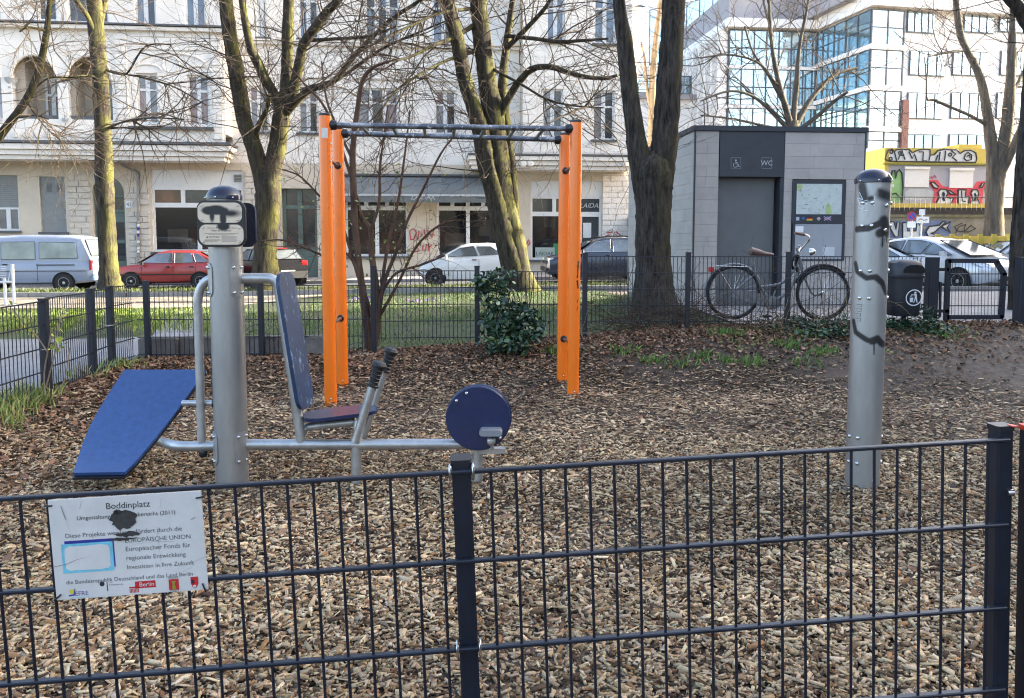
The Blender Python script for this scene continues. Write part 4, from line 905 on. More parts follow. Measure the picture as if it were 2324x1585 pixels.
# ---------------------------------------------------------------- bicycle behind the fence
BY = 10.12
bk = empty('bicycle', tuple(at(1766, 722, BY)), label='grey city bicycle with rear rack and brown saddle leaning behind the fence', cat='bicycle')
def K(u, v, dY=0): return at(u, v, BY+dY)
M_bike = mat('bike_paint', (.20, .21, .22), .4, metal=.3, var=.3, vs=20); M_chrome = mat('chrome', (.65, .65, .66), .22, metal=1, var=.1); M_tyre = mat('tyre', (.014, .014, .015), .75, var=.2); M_sad = mat('saddle_brown', (.13, .085, .075), .5, var=.25, vs=20)
def bt_(pts, r, name, m=None, n=8): MB().tube(smooth_path([K(*p) for p in pts], 5) if len(pts) > 2 else [K(*p) for p in pts], r, n).build(name, m or M_bike, bk, smooth=50)
RW = .325
for (u, v) in ((1664, 664), (1867, 666)):
    c = K(u, v); whl = MB().torus(c, EY, RW, .021, 44, 8).build('wheel', M_tyre, bk, smooth=60)
    MB().torus(c, EY, RW-.024, .008, 44, 6).build('rim', M_bike, whl, smooth=60)
    MB().lathe(c-EY*.04, EY, [(.02, 0), (.025, .01), (.016, .02), (.016, .06), (.025, .07), (.02, .08)], 12).build('hub', M_chrome, whl, smooth=40)
    sp = MB()
    for k in range(28): a = 2*math.pi*k/28+.1; sp.tube([c+EY*(.03 if k % 2 else -.03), c+Vector((math.cos(a)*(RW-.03), 0, math.sin(a)*(RW-.03)))], .0013, 3, cap=False)
    sp.build('spokes', M_chrome, whl, kind='stuff')
c = K(1664, 664)
mb = MB(); arc = [c+Vector((math.cos(R(a))*(RW+.035), 0, math.sin(R(a))*(RW+.035))) for a in range(20, 196, 8)]
mb.tube(arc, .016, 8).build('mudguard', M_bike, bk, smooth=60)
c = K(1867, 666); mb = MB(); mb.tube([c+Vector((math.cos(R(a))*(RW+.035), 0, math.sin(R(a))*(RW+.035))) for a in range(40, 165, 8)], .020, 8).build('mudguard', M_black, bk, smooth=60)
bbk = (1750, 687)
bt_([(1706, 578), (1720, 640), bbk], .016, 'seat_tube'); bt_([bbk, (1790, 660), (1815, 608)], .020, 'down_tube'); bt_([(1722, 652), (1780, 640), (1812, 594)], .018, 'top_tube')
bt_([(1664, 664, .05), (1750, 690, .03)], .009, 'chain_stay'); bt_([(1664, 664, .05), (1716, 620, .02)], .008, 'seat_stay'); bt_([(1664, 664, -.05), (1716, 620, -.02)], .008, 'seat_stay')
MB().prism([K(u, v, -.06) for u, v in ((1664, 655), (1752, 672), (1760, 690), (1745, 700), (1660, 674))], EY*.03).build('chain_guard', M_bike, bk, bevel=.004)
bt_([(1812, 590), (1826, 630), (1845, 668), (1867, 666)], .015, 'fork')
bt_([(1822, 612), (1812, 576), (1808, 562)], .017, 'head_tube')
bt_([(1811, 578), (1819, 565, -.02), (1837, 545, -.12), (1834, 536, -.22), (1824, 532, -.30)], .012, 'handlebar', M_chrome)
bt_([(1811, 578), (1812, 570, .05), (1816, 562, .25), (1812, 558, .34)], .012, 'handlebar', M_chrome)
bt_([(1826, 533, -.29), (1804, 529, -.34)], .018, 'handle_grip', M_sad)
MB().lathe(K(1838, 573), (.8, -.45, .2), [(.05, 0), (.046, .03), (.03, .06), (.01, .07)], 16).build('head_lamp', M_chrome, bk, smooth=40)
bt_([(1800, 610), (1796, 600, -.05), (1800, 585, -.06), (1810, 580, -.03), (1806, 600), (1812, 622)], .02, 'lock', M_black)
sdl = [K(u, v) for u, v in ((1703, 570), (1718, 574), (1735, 577), (1752, 579))]
mb = MB(); mb.tube([sdl[0]-EX*.01, sdl[0]+UP*.02, sdl[1]+UP*.012, sdl[2], sdl[3]-UP*.004, sdl[3]+EX*.02], [.02, .085, .075, .045, .034, .012], 14); mb.v = [Vector((p.x, p.y, K(1720, 576).z+(p.z-K(1720, 576).z)*.62)) for p in mb.v]; mb.build('saddle', M_sad, bk, smooth=60)
for t in (0, 1, 2, 3, 4): bt_([(1630+t*16, 606, -.06), (1630+t*16, 604, .06)], .005, 'rack_bar', M_chrome, 5)
bt_([(1622, 604, -.06), (1700, 606, -.06)], .006, 'rack_bar', M_chrome); bt_([(1622, 604, .06), (1700, 606, .06)], .006, 'rack_bar', M_chrome); bt_([(1628, 608, -.07), (1664, 664, -.06)], .006, 'rack_leg', M_chrome)
MB().cbox(K(1614, 612), (.06, .1, .06), .02).build('rear_lamp', mat('rear_red', (.45, .03, .03), .3, var=0), bk, smooth=40)
MB().lathe(K(*bbk)-EY*.08, EY, [(.06, 0), (.085, .004), (.085, .01), (.05, .014)], 20).build('chain_wheel', M_bike, bk, smooth=40)
bt_([(1750, 687, -.09), (1741, 716, -.10)], .011, 'crank'); MB().cbox(K(1741, 718, -.14), (.09, .10, .022), .006).build('pedal', M_black, bk); bt_([(1750, 687, .09), (1760, 660, .10)], .011, 'crank')
# ---------------------------------------------------------------- apartment house across the street
FAA = R(6); fe = Vector((math.cos(FAA), math.sin(FAA), 0)); fn = Vector((math.sin(FAA), -math.cos(FAA), 0)); FO = Vector((0, 36.0, 0))
def fac(u, v, off=0):
    d = ray(u, v); o = Vector((0, 0, CAMH)); t = (FO+fn*off-o).dot(fn)/d.dot(fn); p = o+d*t; return ((p-FO).dot(fe), p.z)
def fp(s, z, off=0): return FO+fe*s+fn*off+UP*z
M_wallw = mat('render_white', (.83, .78, .705), .85, var=.06, vs=1.5, bump=.25, bs=25, dirt=.12, dcol=(.48, .44, .39))
M_wallb = mat('render_beige', (.62, .54, .425), .85, var=.08, vs=1.2, bump=.3, bs=25, dirt=.2, dcol=(.36, .31, .25))
M_stonew = mat('ashlar_white', (.84, .79, .715), .85, var=.08, vs=3, bump=.9, bs=16)
M_stoneb = mat('ashlar_beige', (.60, .54, .45), .85, var=.1, vs=3, bump=.9, bs=16)
M_corn = mat('cornice', (.78, .73, .65), .8, var=.07, vs=2); M_lead = mat('lead_flashing', (.09, .095, .10), .6, var=.2)
M_wfr = mat('window_frame', (.72, .72, .70), .5, var=.05); M_pane = mat('pane_dark', (.035, .04, .045), .06, var=.3, vs=2, spec=.8)
M_pane2 = mat('pane_grey', (.20, .20, .205), .06, var=.25, vs=3, spec=.8); M_pane3 = mat('pane_curtain', (.26, .19, .185), .12, var=.35, vs=2.5, spec=.7, stretch=(6, 6, .6)); M_pane4 = mat('pane_brown', (.11, .055, .032), .08, var=.6, vs=1.4, spec=.7)
M_pane5 = mat('pane_sky', (.14, .19, .25), .05, var=.2, vs=1, spec=.9)  # blue base colour stands in for reflected sky
M_green = mat('green_wood', (.11, .15, .125), .55, var=.12, vs=5); M_shut = mat('grey_shutter', (.26, .27, .26), .6, var=.1, vs=6)
M_pshop = mat('shop_glass', (.02, .022, .025), .04, var=0, spec=.8, alpha=.45)
ah = empty('apartment_house', tuple(fp(-8, -.1)), label='cream old apartment house with bay windows, loggia arches and shops', cat='building')
def wall(name, s0, s1, z0, z1, off, holes, m, dep=.28):
    ss = sorted({s0, s1, *[min(max(h[k], s0), s1) for h in holes for k in (0, 1)]}); zs = sorted({z0, z1, *[min(max(h[k], z0), z1) for h in holes for k in (2, 3)]})
    mb = MB()
    for a, b in zip(ss, ss[1:]):
        for c, d in zip(zs, zs[1:]):
            ms, mz = (a+b)/2, (c+d)/2
            if any(h[0] < ms < h[1] and h[2] < mz < h[3] for h in holes): continue
            mb.poly([fp(a, c, off), fp(b, c, off), fp(b, d, off), fp(a, d, off)])
    for h in holes:
        a, b, c, d = max(h[0], s0), min(h[1], s1), max(h[2], z0), min(h[3], z1)
        q = [(a, c), (b, c), (b, d), (a, d)]
        for (p, r_), (t, w_) in zip(q, q[1:]+q[:1]): mb.poly([fp(p, r_, off), fp(t, w_, off), fp(t, w_, off-dep), fp(p, r_, off-dep)][::-1])
    return mb.build(name, m, ah)
def fbox(s0, s1, z0, z1, o0, o1, name, m, parent=None, bevel=0):
    return MB().box(fp((s0+s1)/2, (z0+z1)/2, (o0+o1)/2), (abs(s1-s0), abs(o1-o0), abs(z1-z0)), (fe, -fn, UP)).build(name, m, parent or ah, bevel=bevel)
def hole(u0, v0, u1, v1, off):
    a, b = fac(u0, (v0+v1)/2, off), fac(u1, (v0+v1)/2, off); return (a[0], b[0], fac((u0+u1)/2, v1, off)[1], fac((u0+u1)/2, v0, off)[1])
random.seed(9)
def window(h, off, panes=M_pane, cols=2, transom=.32, sill=True, fr=.085, dep=.13, pl=None, mul=.085):
    s0_, s1_, z0_, z1_ = h; mb = MB(); o = off-dep
    def b(a, c, d, e, t=0): mb.box(fp((a+c)/2, (d+e)/2, o-t), (c-a, .07, e-d), (fe, -fn, UP))
    b(s0_, s0_+fr, z0_, z1_); b(s1_-fr, s1_, z0_, z1_); b(s0_+fr, s1_-fr, z0_, z0_+fr); b(s0_+fr, s1_-fr, z1_-fr, z1_)
    xs = [s0_+fr]+[lerp(s0_, s1_, k/cols) for k in range(1, cols)]+[s1_-fr]; zt = lerp(z1_, z0_, transom) if transom else None
    for x in xs[1:-1]: b(x-mul, x+mul, z0_+fr, z1_-fr, .003)
    if zt: b(s0_+fr, s1_-fr, zt-.045, zt+.045, -.006)
    wo = mb.build('window', M_wfr, ah)
    zz = [z0_+fr, zt, z1_-fr] if zt else [z0_+fr, z1_-fr]
    for i in range(cols):
        for j in range(len(zz)-1):
            p_ = pl[(i+j*cols) % len(pl)] if pl else panes
            MB().box(fp((xs[i]+xs[i+1])/2, (zz[j]+zz[j+1])/2, o-.02), (xs[i+1]-xs[i], .012, zz[j+1]-zz[j]), (fe, -fn, UP)).build('pane', p_, wo)
    if sill: fbox(s0_-.08, s1_+.08, z0_-.09, z0_, off-.1, off+.12, 'sill', M_lead, wo)
    return wo
BO = 1.2
M_int = [mat('interior_orange', (.30, .10, .03), .7, var=.3, vs=3), mat('interior_brown', (.12, .06, .035), .7, var=.4, vs=3), mat('interior_dark', (.02, .018, .018), .8, var=.3), mat('interior_cream', (.42, .34, .24), .7, var=.2, vs=2)]
def interior(s0_, s1_, z0_, z1_, seed):
    rs = random.Random(seed*7+1)
    fbox(s0_, s1_, z0_-.3, z1_, -.60, -.56, 'back_wall', M_int[2])
    for k in range(11):
        w_ = rs.uniform(.15, .9); h_ = rs.uniform(.1, 1.1); a = rs.uniform(s0_+.1, s1_-.1-w_); b = rs.uniform(z0_, max(z0_+.1, z1_-h_-.1)); o_ = rs.uniform(.3, .55); fbox(a, a+w_, b, b+h_, -o_-.03, -o_, 'reflection_board', rs.choice(M_int[:3]+M_int[:2]+[M_int[3]]))  # random boards added behind the glass in place of a reflected brick front
sL = fac(-260, 300, BO)[0]; sB = fac(512, 300, BO)[0]; zc0 = fac(300, 352, BO)[1]; zTop = 17.5
# left bay (first and second floor)
archs = [hole(-95, 178, 4, 268, BO), hole(28, 178, 131, 270, BO), hole(154, 180, 255, 272, BO)]
topz = [fac(70, 124, BO)[1], fac(70, 124, BO)[1], fac(205, 127, BO)[1]]
hl = [hole(310, 166, 359, 282, BO), hole(425, 170, 475, 285, BO), hole(304, -60, 353, 58, BO), hole(418, -60, 466, 62, BO)]
loh = [(h[0], h[1], h[2], t) for h, t in zip(archs, topz)]
up_l = [hole(-60, -40, 0, 45, BO), hole(83, -40, 128, 47, BO), hole(150, -40, 245, 52, BO)]
wall('bay_wall', sL, sB, zc0, zTop, BO, hl+loh+up_l, M_wallw)
for h, t in zip(loh, topz):          # arch spandrels
    c_ = (h[0]+h[1])/2; rx = (h[1]-h[0])/2; zs_ = fac(70, 178, BO)[1]
    for sgn in (-1, 1):
        arc = [(c_+sgn*rx*math.cos(R(a)), zs_+(t-zs_)*math.sin(R(a))) for a in range(0, 91, 10)]
        MB().prism([fp(s, z, BO-.02) for s, z in arc+[(c_+sgn*rx, t)]], fn*.03).build('arch_spandrel', M_wallw, ah)
    MB().tube([fp(c_+rx*math.cos(R(a)), zs_+(t-zs_)*math.sin(R(a)), BO+.02) for a in range(0, 181, 12)], .07, 6).build('arch_moulding', M_corn, ah)
    wi = (c_-.1, c_+rx*.62, h[2]-.2, zs_+.25); window(wi, .05, M_pane4, 2, .35, False, .09, .02, pl=[M_pane4, M_pane, M_pane4, M_pane2])
    fbox(h[0], h[1], h[2]-.12, h[2]+.16, BO-.25, BO-.08, 'flower_box', M_lead)
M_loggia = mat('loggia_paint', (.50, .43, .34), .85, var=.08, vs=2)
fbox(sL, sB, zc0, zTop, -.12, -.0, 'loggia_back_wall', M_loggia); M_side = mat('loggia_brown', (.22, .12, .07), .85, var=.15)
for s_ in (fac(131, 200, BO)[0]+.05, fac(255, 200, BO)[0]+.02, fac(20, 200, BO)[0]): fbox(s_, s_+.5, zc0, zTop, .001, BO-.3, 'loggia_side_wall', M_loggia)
for u in (-12, 141, 16):
    if u == 16: u = 16
    s_ = fac(u+6, 220, BO)[0]; z0_, z1_ = fac(u, 275, BO)[1], fac(u, 176, BO)[1]
    MB().lathe(fp(s_, z0_, BO-.18), UP, [(.24, 0), (.24, .1), (.19, .14), (.19, .22), (.17, .25), (.155, z1_-z0_-.45), (.19, z1_-z0_-.42), (.19, z1_-z0_-.36), (.16, z1_-z0_-.3), (.24, z1_-z0_-.12), (.26, z1_-z0_)], 18).build('column', mat('column_grey', (.40, .41, .42), .7, var=.1), ah, smooth=40)
for h, pl in zip(hl, ([M_pane3, M_pane2, M_pane2, M_pane2], [M_pane3, M_pane3, M_pane3, M_pane2], [M_pane5, M_pane], [M_pane5, M_pane5])): window(h, BO, cols=2, pl=pl, sill=False)
for h in up_l: window(h, BO, M_pane, 2, .3, False)
for (u0, u1, off) in ((293, 486, BO),): a, b = fac(u0, 287, off), fac(u1, 290, off); fbox(a[0], b[0], a[1]-.12, a[1], off, off+.16, 'sill_band', M_lead)
# second-floor string course and lower cornice
for (u0, u1, v0, v1, pr, m_) in ((-260, 512, 56, 64, .22, M_corn), (-260, 512, 50, 54, .28, M_lead), (-260, 512, 328, 340, .30, M_corn), (-260, 512, 320, 326, .36, M_lead), (-260, 508, 341, 352, .20, M_corn), (-260, 505, 353, 362, .10, M_corn)):
    a, b = fac(60, v0, BO), fac(60, v1, BO); fbox(fac(u0, v0, BO)[0], fac(u1, v0, BO)[0]+pr*.8, b[1], a[1], BO-.9, BO+pr, 'cornice', m_)
fbox(sB-.3, sB-.0, zc0+.9, zTop, -.1, BO-.01, 'bay_side_wall', M_wallw); fbox(sL, sB-.02, zc0-.02, zc0+.1, .02, BO-.05, 'bay_soffit', M_wallb)
for u in (30, 55, 80, 105, 165, 185, 205): a, b = fac(u, 300, BO), fac(u+13, 312, BO); fbox(a[0], b[0], b[1], a[1], BO, BO+.05, 'relief_panel', M_corn)
# big relieving arch over the pair of windows + rosette
c_ = fac(393, 200, BO); rr = fac(470, 200, BO)[0]-c_[0]; zb_ = fac(393, 150, BO)[1]; zt_ = fac(393, 121, BO)[1]
MB().tube([fp(c_[0]+rr*math.cos(R(a)), zb_+(zt_-zb_)*math.sin(R(a)), BO+.01) for a in range(5, 176, 10)], .05, 6).build('arch_moulding', M_corn, ah)
for u, v in ((334, 160), (450, 164)):
    q = fac(u, v, BO); MB().tube([fp(q[0]+.55*math.cos(R(a)), q[1]+.24*math.sin(R(a)), BO+.01) for a in range(0, 181, 15)], .04, 6).build('window_hood', M_corn, ah)
q = fac(388, 146, BO); MB().torus(fp(q[0], q[1], BO+.01), fn, .33, .03, 20, 5).build('rosette', M_corn, ah)
# main wall (first and second floor), middle and right bay
sR = fac(1446, 300, 0)[0]; zg = fac(800, 372, 0)[1]
mid = [hole(565, 195, 610, 300, 0), hole(676, 197, 722, 302, 0), hole(809, 200, 904, 302, 0), hole(986, 205, 1035, 305, 0), hole(583, -40, 605, 85, 0), hole(676, -40, 722, 88, 0), hole(828, -20, 906, 95, 0), hole(980, -20, 1032, 98, 0)]
wall('main_wall', sB-.35, sR, zg, zTop, 0, mid, M_wallw)
for k, h in enumerate(mid): window(h, 0, M_pane2 if k < 4 else M_pane5, 3 if k in (2, 6) else 2, .33, True, pl=[M_pane2, M_pane, M_pane3] if k < 4 else [M_pane5, M_pane])
RB = 1.0
rs0, rs1 = fac(1186, 300, RB)[0], fac(1432, 300, RB)[0]; rz0 = fac(1300, 352, RB)[1]
rh = [hole(1230, 202, 1278, 312, RB), hole(1345, 205, 1395, 318, RB), hole(1240, -20, 1282, 95, RB), hole(1348, -20, 1398, 100, RB)]
wall('bay_wall', rs0, rs1, rz0, zTop, RB, rh, M_wallw)
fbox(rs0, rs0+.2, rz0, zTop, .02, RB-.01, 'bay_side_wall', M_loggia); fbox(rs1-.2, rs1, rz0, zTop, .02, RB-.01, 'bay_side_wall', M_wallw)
for k, h in enumerate(rh): window(h, RB, M_pane, 2, .33, True, pl=[M_pane2, M_pane] if k < 2 else [M_pane5, M_pane5])
for (u0, u1, v0, v1, pr, m_) in ((1062, 1432, 352, 356, .34, M_lead), (1062, 1432, 357, 366, .30, M_corn), (1066, 1430, 367, 377, .2, M_corn), (1070, 1428, 378, 386, .1, M_corn)):
    a, b = fac(1300, v0, RB), fac(1300, v1, RB); fbox(fac(u0, v0, RB)[0], fac(u1, v0, RB)[0], b[1], a[1], .0, RB+pr, 'cornice', m_)
for u in (1188, 1204, 1418): q = fac(u, 372, RB+.2); MB().lathe(fp(q[0], q[1], RB+.21), fn, [(.14, 0), (.14, .04), (.08, .07)], 14).build('boss', M_corn, ah)
for (v0, v1, pr) in ((100, 106, .15), (96, 99, .2)):
    a, b = fac(800, v0, 0), fac(800, v1, 0); fbox(sB+.1, rs0-.05, b[1], a[1], 0, pr, 'string_course', M_corn)
for h in mid[:4]+[]:
    c_ = (h[0]+h[1])/2; w_ = (h[1]-h[0])/2+.2; MB().prism([fp(c_-w_, h[3]+.35, 0), fp(c_+w_, h[3]+.35, 0), fp(c_+w_*.5, h[3]+.75, 0), fp(c_, h[3]+.9, 0), fp(c_-w_*.5, h[3]+.75, 0)], fn*.1).build('window_pediment', M_wallw, ah, bevel=.02)
# ground floor
zb0 = -.2
gl_ = [hole(-12, 398, 42, 524, 0), hole(91, 401, 149, 527, 0), hole(213, 440, 285, 612, 0), hole(345, 386, 553, 572, 0), hole(640, 428, 720, 612, 0), hole(784, 440, 926, 582, 0), hole(992, 440, 1132, 582, 0), hole(1204, 411, 1366, 590, 0)]
dz_ = fac(249, 401, 0)[1]; gl_[2] = (gl_[2][0], gl_[2][1], zb0, dz_)
gl_[4] = (gl_[4][0], gl_[4][1], zb0, gl_[4][3])
wall('ground_floor_wall', sL, sR, zb0, zg+.05, -.001, gl_, M_wallb, .35)
fbox(sR-.3, sR, zb0, zTop, -12, -.01, 'end_wall', M_wallw); fbox(sL, sR, zTop, zTop+.3, -12, .4, 'roof', M_lead); fbox(sL, sR-.31, zb0, zTop, -12, -11.7, 'rear_wall', M_wallb)
fbox(sL, sR-.31, zb0, zTop, -.9, -.6, 'inner_wall', M_dgap)
h = gl_[0]; zm = fac(20, 471, 0)[1]; window((h[0], h[1], h[2], zm), 0, M_pane2, 2, 0, True); n = 16
for k in range(n): z_ = lerp(zm, h[3], k/n); fbox(h[0], h[1], z_+.004, z_+(h[3]-zm)/n-.004, -.14, -.10, 'shutter_slat', M_shut)
h = gl_[1]; n = 26
for k in range(n): z_ = lerp(h[2], h[3], k/n); fbox(h[0], h[1], z_+.003, z_+(h[3]-h[2])/n-.003, -.12, -.09, 'shutter_slat', M_shut)
for u in (104, 127):
    for k in range(8): a, b = fac(u, 417+k*2.6, 0), fac(u+12, 418.4+k*2.6, 0); fbox(a[0], b[0], b[1], a[1], -.089, -.08, 'vent_slat', M_lead)
fbox(h[0]-.08, h[1]+.08, h[2]-.1, h[2], -.1, .12, 'sill', M_lead)
# arched green door
h = gl_[2]; c_ = (h[0]+h[1])/2; rx = (h[1]-h[0])/2; zsp = fac(249, 438, 0)[1]
for sgn in (-1, 1):
    arc = [(c_+sgn*rx*math.cos(R(a)), zsp+(dz_-zsp)*math.sin(R(a))) for a in range(0, 91, 9)]
    MB().prism([fp(s, z, -.05) for s, z in arc+[(c_+sgn*rx, dz_)]], fn*.06).build('arch_spandrel', M_wallb, ah)
ztr = fac(249, 482, 0)[1]; ztr2 = fac(249, 448, 0)[1]
dr = fbox(h[0], h[1], zb0, ztr, -.30, -.25, 'door', M_green); fbox(h[0], h[1], ztr, ztr+.12, -.26, -.2, 'door_transom', M_green); fbox(h[0], h[1], ztr2, ztr2+.12, -.26, -.2, 'door_transom', M_green)
fbox(h[0], h[1], ztr+.12, dz_, -.32, -.30, 'fanlight_pane', M_pane)
for s_ in (h[0]+.05, c_, h[1]-.05): fbox(s_-.05, s_+.05, zb0, dz_-.3, -.25, -.18, 'door_stile', M_green)
for k in range(2):
    for j in range(2):
        a = lerp(h[0], h[1], (k+.5)/2); w_ = .2; z0_ = zb0+.9+j*.9; fbox(a-w_, a+w_, z0_, z0_+.75, -.25, -.235, 'door_pane', M_pane, dr)
q = fac(293.5, 464.5, 0); fbox(q[0]-.14, q[0]+.14, q[1]-.14, q[1]+.14, 0, .03, 'number_plate', M_wfr); mb = MB(); text(mb, '42', fp(q[0], q[1]-.075, .033), fe, UP, .22); mb.build('house_number', M_ink, ah)
M_pipe = mat('zinc_pipe', (.25, .26, .27), .5, metal=.4, var=.2); pts = [fac(277, 364, .3), fac(284, 376, .3), fac(300, 384, .2), fac(311, 395, .15), fac(313, 420, .12), fac(314, 605, .12)]
MB().tube(smooth_path([fp(s, z, o) for (s, z), o in zip(pts, (.9, .6, .2, .12, .1, .1))], 5), .055, 8).build('drain_pipe', M_pipe, ah, smooth=60)
random.seed(31)
for k in range(12): q = fac(313.5, 512+k*7.4, .17); fbox(q[0]-.055, q[0]+.055, q[1]-.05, q[1]+.05, .158, .162, 'pipe_sticker', random.choice((M_wfr, M_shut, M_wfr, M_pblue, M_wfr)))
q = fac(125+178, 637/3.967+363, 0)
# shop window left
h = gl_[3]; za, zb2 = fac(450, 426, 0)[1], fac(450, 466, 0)[1]
fbox(h[0], h[1], za, h[3], -.16, -.08, 'fascia_panel', M_wfr); q0, q1 = fac(529, 396, 0), fac(548, 413, 0); vt_ = fbox(q0[0], q1[0], q1[1], q0[1], -.08, -.06, 'vent', mat('vent_cream', (.5, .47, .4), .6))
for k in range(5): z_ = lerp(q1[1], q0[1], (k+.5)/5); fbox(q0[0]+.03, q1[0]-.03, z_-.015, z_+.015, -.06, -.04, 'vent_slat', M_lead, vt_)
window((h[0], h[1], zb2, za), 0, M_pane4, 3, 0, False, .1, .12, pl=[M_pane4, M_pane, M_pane4]); window((h[0], h[1], h[2], zb2), 0, M_pshop, 2, 0, True, .1, .12); interior(h[0], h[1], h[2], zb2, 4)
# mid door and shop windows with awning
h = gl_[4]; fbox(h[0], h[1], h[2], h[3], -.33, -.3, 'door', M_pane); 
for a, b in ((h[0], h[0]+.16), (h[1]-.12, h[1]), ((h[0]+h[1])/2-.1, (h[0]+h[1])/2+.1)): fbox(a, b, h[2], h[3], -.3, -.22, 'door_frame', M_green)
z_ = fac(680, 470, 0)[1]; fbox(h[0]+.16, h[1]-.12, z_-.08, z_+.08, -.3, -.21, 'door_frame', M_green); z_ = fac(680, 560, 0)[1]; fbox(h[0]+.16, h[1]-.12, h[2], z_, -.3, -.24, 'door_panel', M_green)
for h, c_ in ((gl_[5], 3), (gl_[6], 4)):
    z_ = fac(850, 472, 0)[1]; window((h[0], h[1], z_, h[3]), 0, M_pane, c_, 0, False, .09, .12); window((h[0], h[1], h[2], z_), 0, M_pshop, 2, 0, True, .1, .12); interior(h[0], h[1], h[2], z_, c_)
M_awn = mat('awning_cloth', (.13, .145, .15), .8, var=.2, vs=2, dirt=.5, dcol=(.14, .17, .15)); M_awl = mat('awning_light', (.45, .47, .48), .7, var=.1)
aw = empty('awning', tuple(fp(4, 3)), label='grey shop awning with faded lettering above the cafe windows', cat='awning')
a0, a1 = fac(781, 400, .05)[0], fac(1112, 400, .05)[0]; zA = fac(900, 400, .05)[1]; zBt = fac(900, 442, 1.0)[1]; n = 10
mb = MB(); r0 = []; 
for t in range(n+1): q = t/n; r0.append((zA-(zA-zBt)*q-.08*math.sin(q*math.pi)*-1, .05+1.0*q))
for (z0_, o0_), (z1_, o1_) in zip(r0, r0[1:]): mb.poly([fp(a0, z0_, o0_), fp(a0, z1_, o1_), fp(a1, z1_, o1_), fp(a1, z0_, o0_)]); mb.poly([fp(a0, z0_-.015, o0_), fp(a1, z0_-.015, o0_), fp(a1, z1_-.015, o1_), fp(a0, z1_-.015, o1_)])
mb.build('canopy', M_awn, aw, smooth=60)
MB().box(fp((a0+a1)/2, zBt-.02, 1.06), (a1-a0, .05, .08), (fe, -fn, UP)).build('front_bar', M_awl, aw); MB().box(fp((a0+a1)/2, zBt-.20, 1.06), (a1-a0, .012, .26), (fe, -fn, UP)).build('valance', M_awn, aw)
MB().box(fp((a0+a1)/2, zA+.04, .1), (a1-a0, .2, .09), (fe, -fn, UP)).build('housing', M_lead, aw)
mb = MB(); q = fac(960, 456, 1.07); text(mb, 'LAIDAK', fp(q[0], q[1]+.05, 1.07), fe, UP, .30, shear=.3); mb.build('lettering', M_awl, aw); mb = MB(); q = fac(1100, 455, 1.07); text(mb, 'FLENSB.', fp(q[0], q[1]+.06, 1.07), fe, UP, .22); mb.build('lettering', M_ink, aw)
M_rspray = mat('red_spray', (.45, .05, .06), .7, var=.3, vs=10)
def gtext(s, u, v, size, m, shear=.2, off=.004, rotk=0): mb = MB(); q = fac(u, v, 0); a = R(rotk); text(mb, s, fp(q[0], q[1], off), fe*math.cos(a)+UP*math.sin(a), UP*math.cos(a)-fe*math.sin(a), size, shear=shear); mb.build('graffiti', m, ah)
def gstroke(strs, off=.02, w_=.025):
    for pts in strs: MB().tube([fp(*fac(u, v, 0), off) for u, v in pts], w_, 5).build('graffiti', M_rspray, ah)
gstroke([[(932, 545), (930, 525), (938, 519), (945, 528), (940, 543), (932, 545)], [(948, 545), (951, 524), (957, 536), (963, 521), (966, 545)], [(969, 541), (972, 523), (980, 541), (985, 520)], [(941, 571), (952, 570), (946, 559), (956, 553)], [(960, 556), (959, 568), (966, 568), (968, 554)], [(972, 571), (973, 553), (981, 556), (974, 562)], [(1194, 556), (1200, 544), (1203, 552), (1198, 558)], [(1373, 536), (1385, 533), (1376, 529), (1390, 527)], [(1392, 538), (1394, 527), (1401, 530), (1396, 533), (1404, 538)], [(1398, 526), (1410, 536)]])
# right shop
h = gl_[7]; za, zb2 = fac(1280, 446, 0)[1], fac(1280, 486, 0)[1]; fbox(h[0], h[1], za, h[3], -.14, -.06, 'fascia_panel', M_wfr)
window((h[0], h[1], zb2, za), 0, M_pane, 3, 0, False, .1, .12); window((h[0], fac(1316, 500, 0)[0], h[2], zb2), 0, M_pshop, 1, 0, True, .1, .12); interior(h[0], fac(1316, 500, 0)[0], h[2], zb2, 8); window((fac(1316, 500, 0)[0], h[1], zb0+.3, zb2), 0, M_pane, 1, 0, False, .12, .12)
mb = MB(); q = fac(1341, 472, -.1); text(mb, 'LAIDAK', fp(q[0], q[1], -.09), fe, UP, .3, shear=.3); mb.build('lettering', M_awl, ah)
q0, q1 = fac(1215, 562, -.08), fac(1259, 586, -.08); fbox(q0[0], q1[0], q1[1], q0[1], -.11, -.09, 'window_board', mat('pale_green_board', (.35, .42, .38), .6)); mb = MB(); q = fac(1237, 580, -.08); text(mb, 'LAIDAK', fp(q[0], q[1], -.086), fe, UP, .24); mb.build('lettering', M_ink, ah)
q0, q1 = fac(1324, 506, -.08), fac(1342, 540, -.08); fbox(q0[0], q1[0], q1[1], q0[1], -.125, -.119, 'poster', M_wfr); q0, q1 = fac(1256, 553, -.08), fac(1272, 580, -.08); fbox(q0[0], q1[0], q1[1], q0[1], -.125, -.118, 'poster', mat('green_poster', (.04, .22, .08), .5))
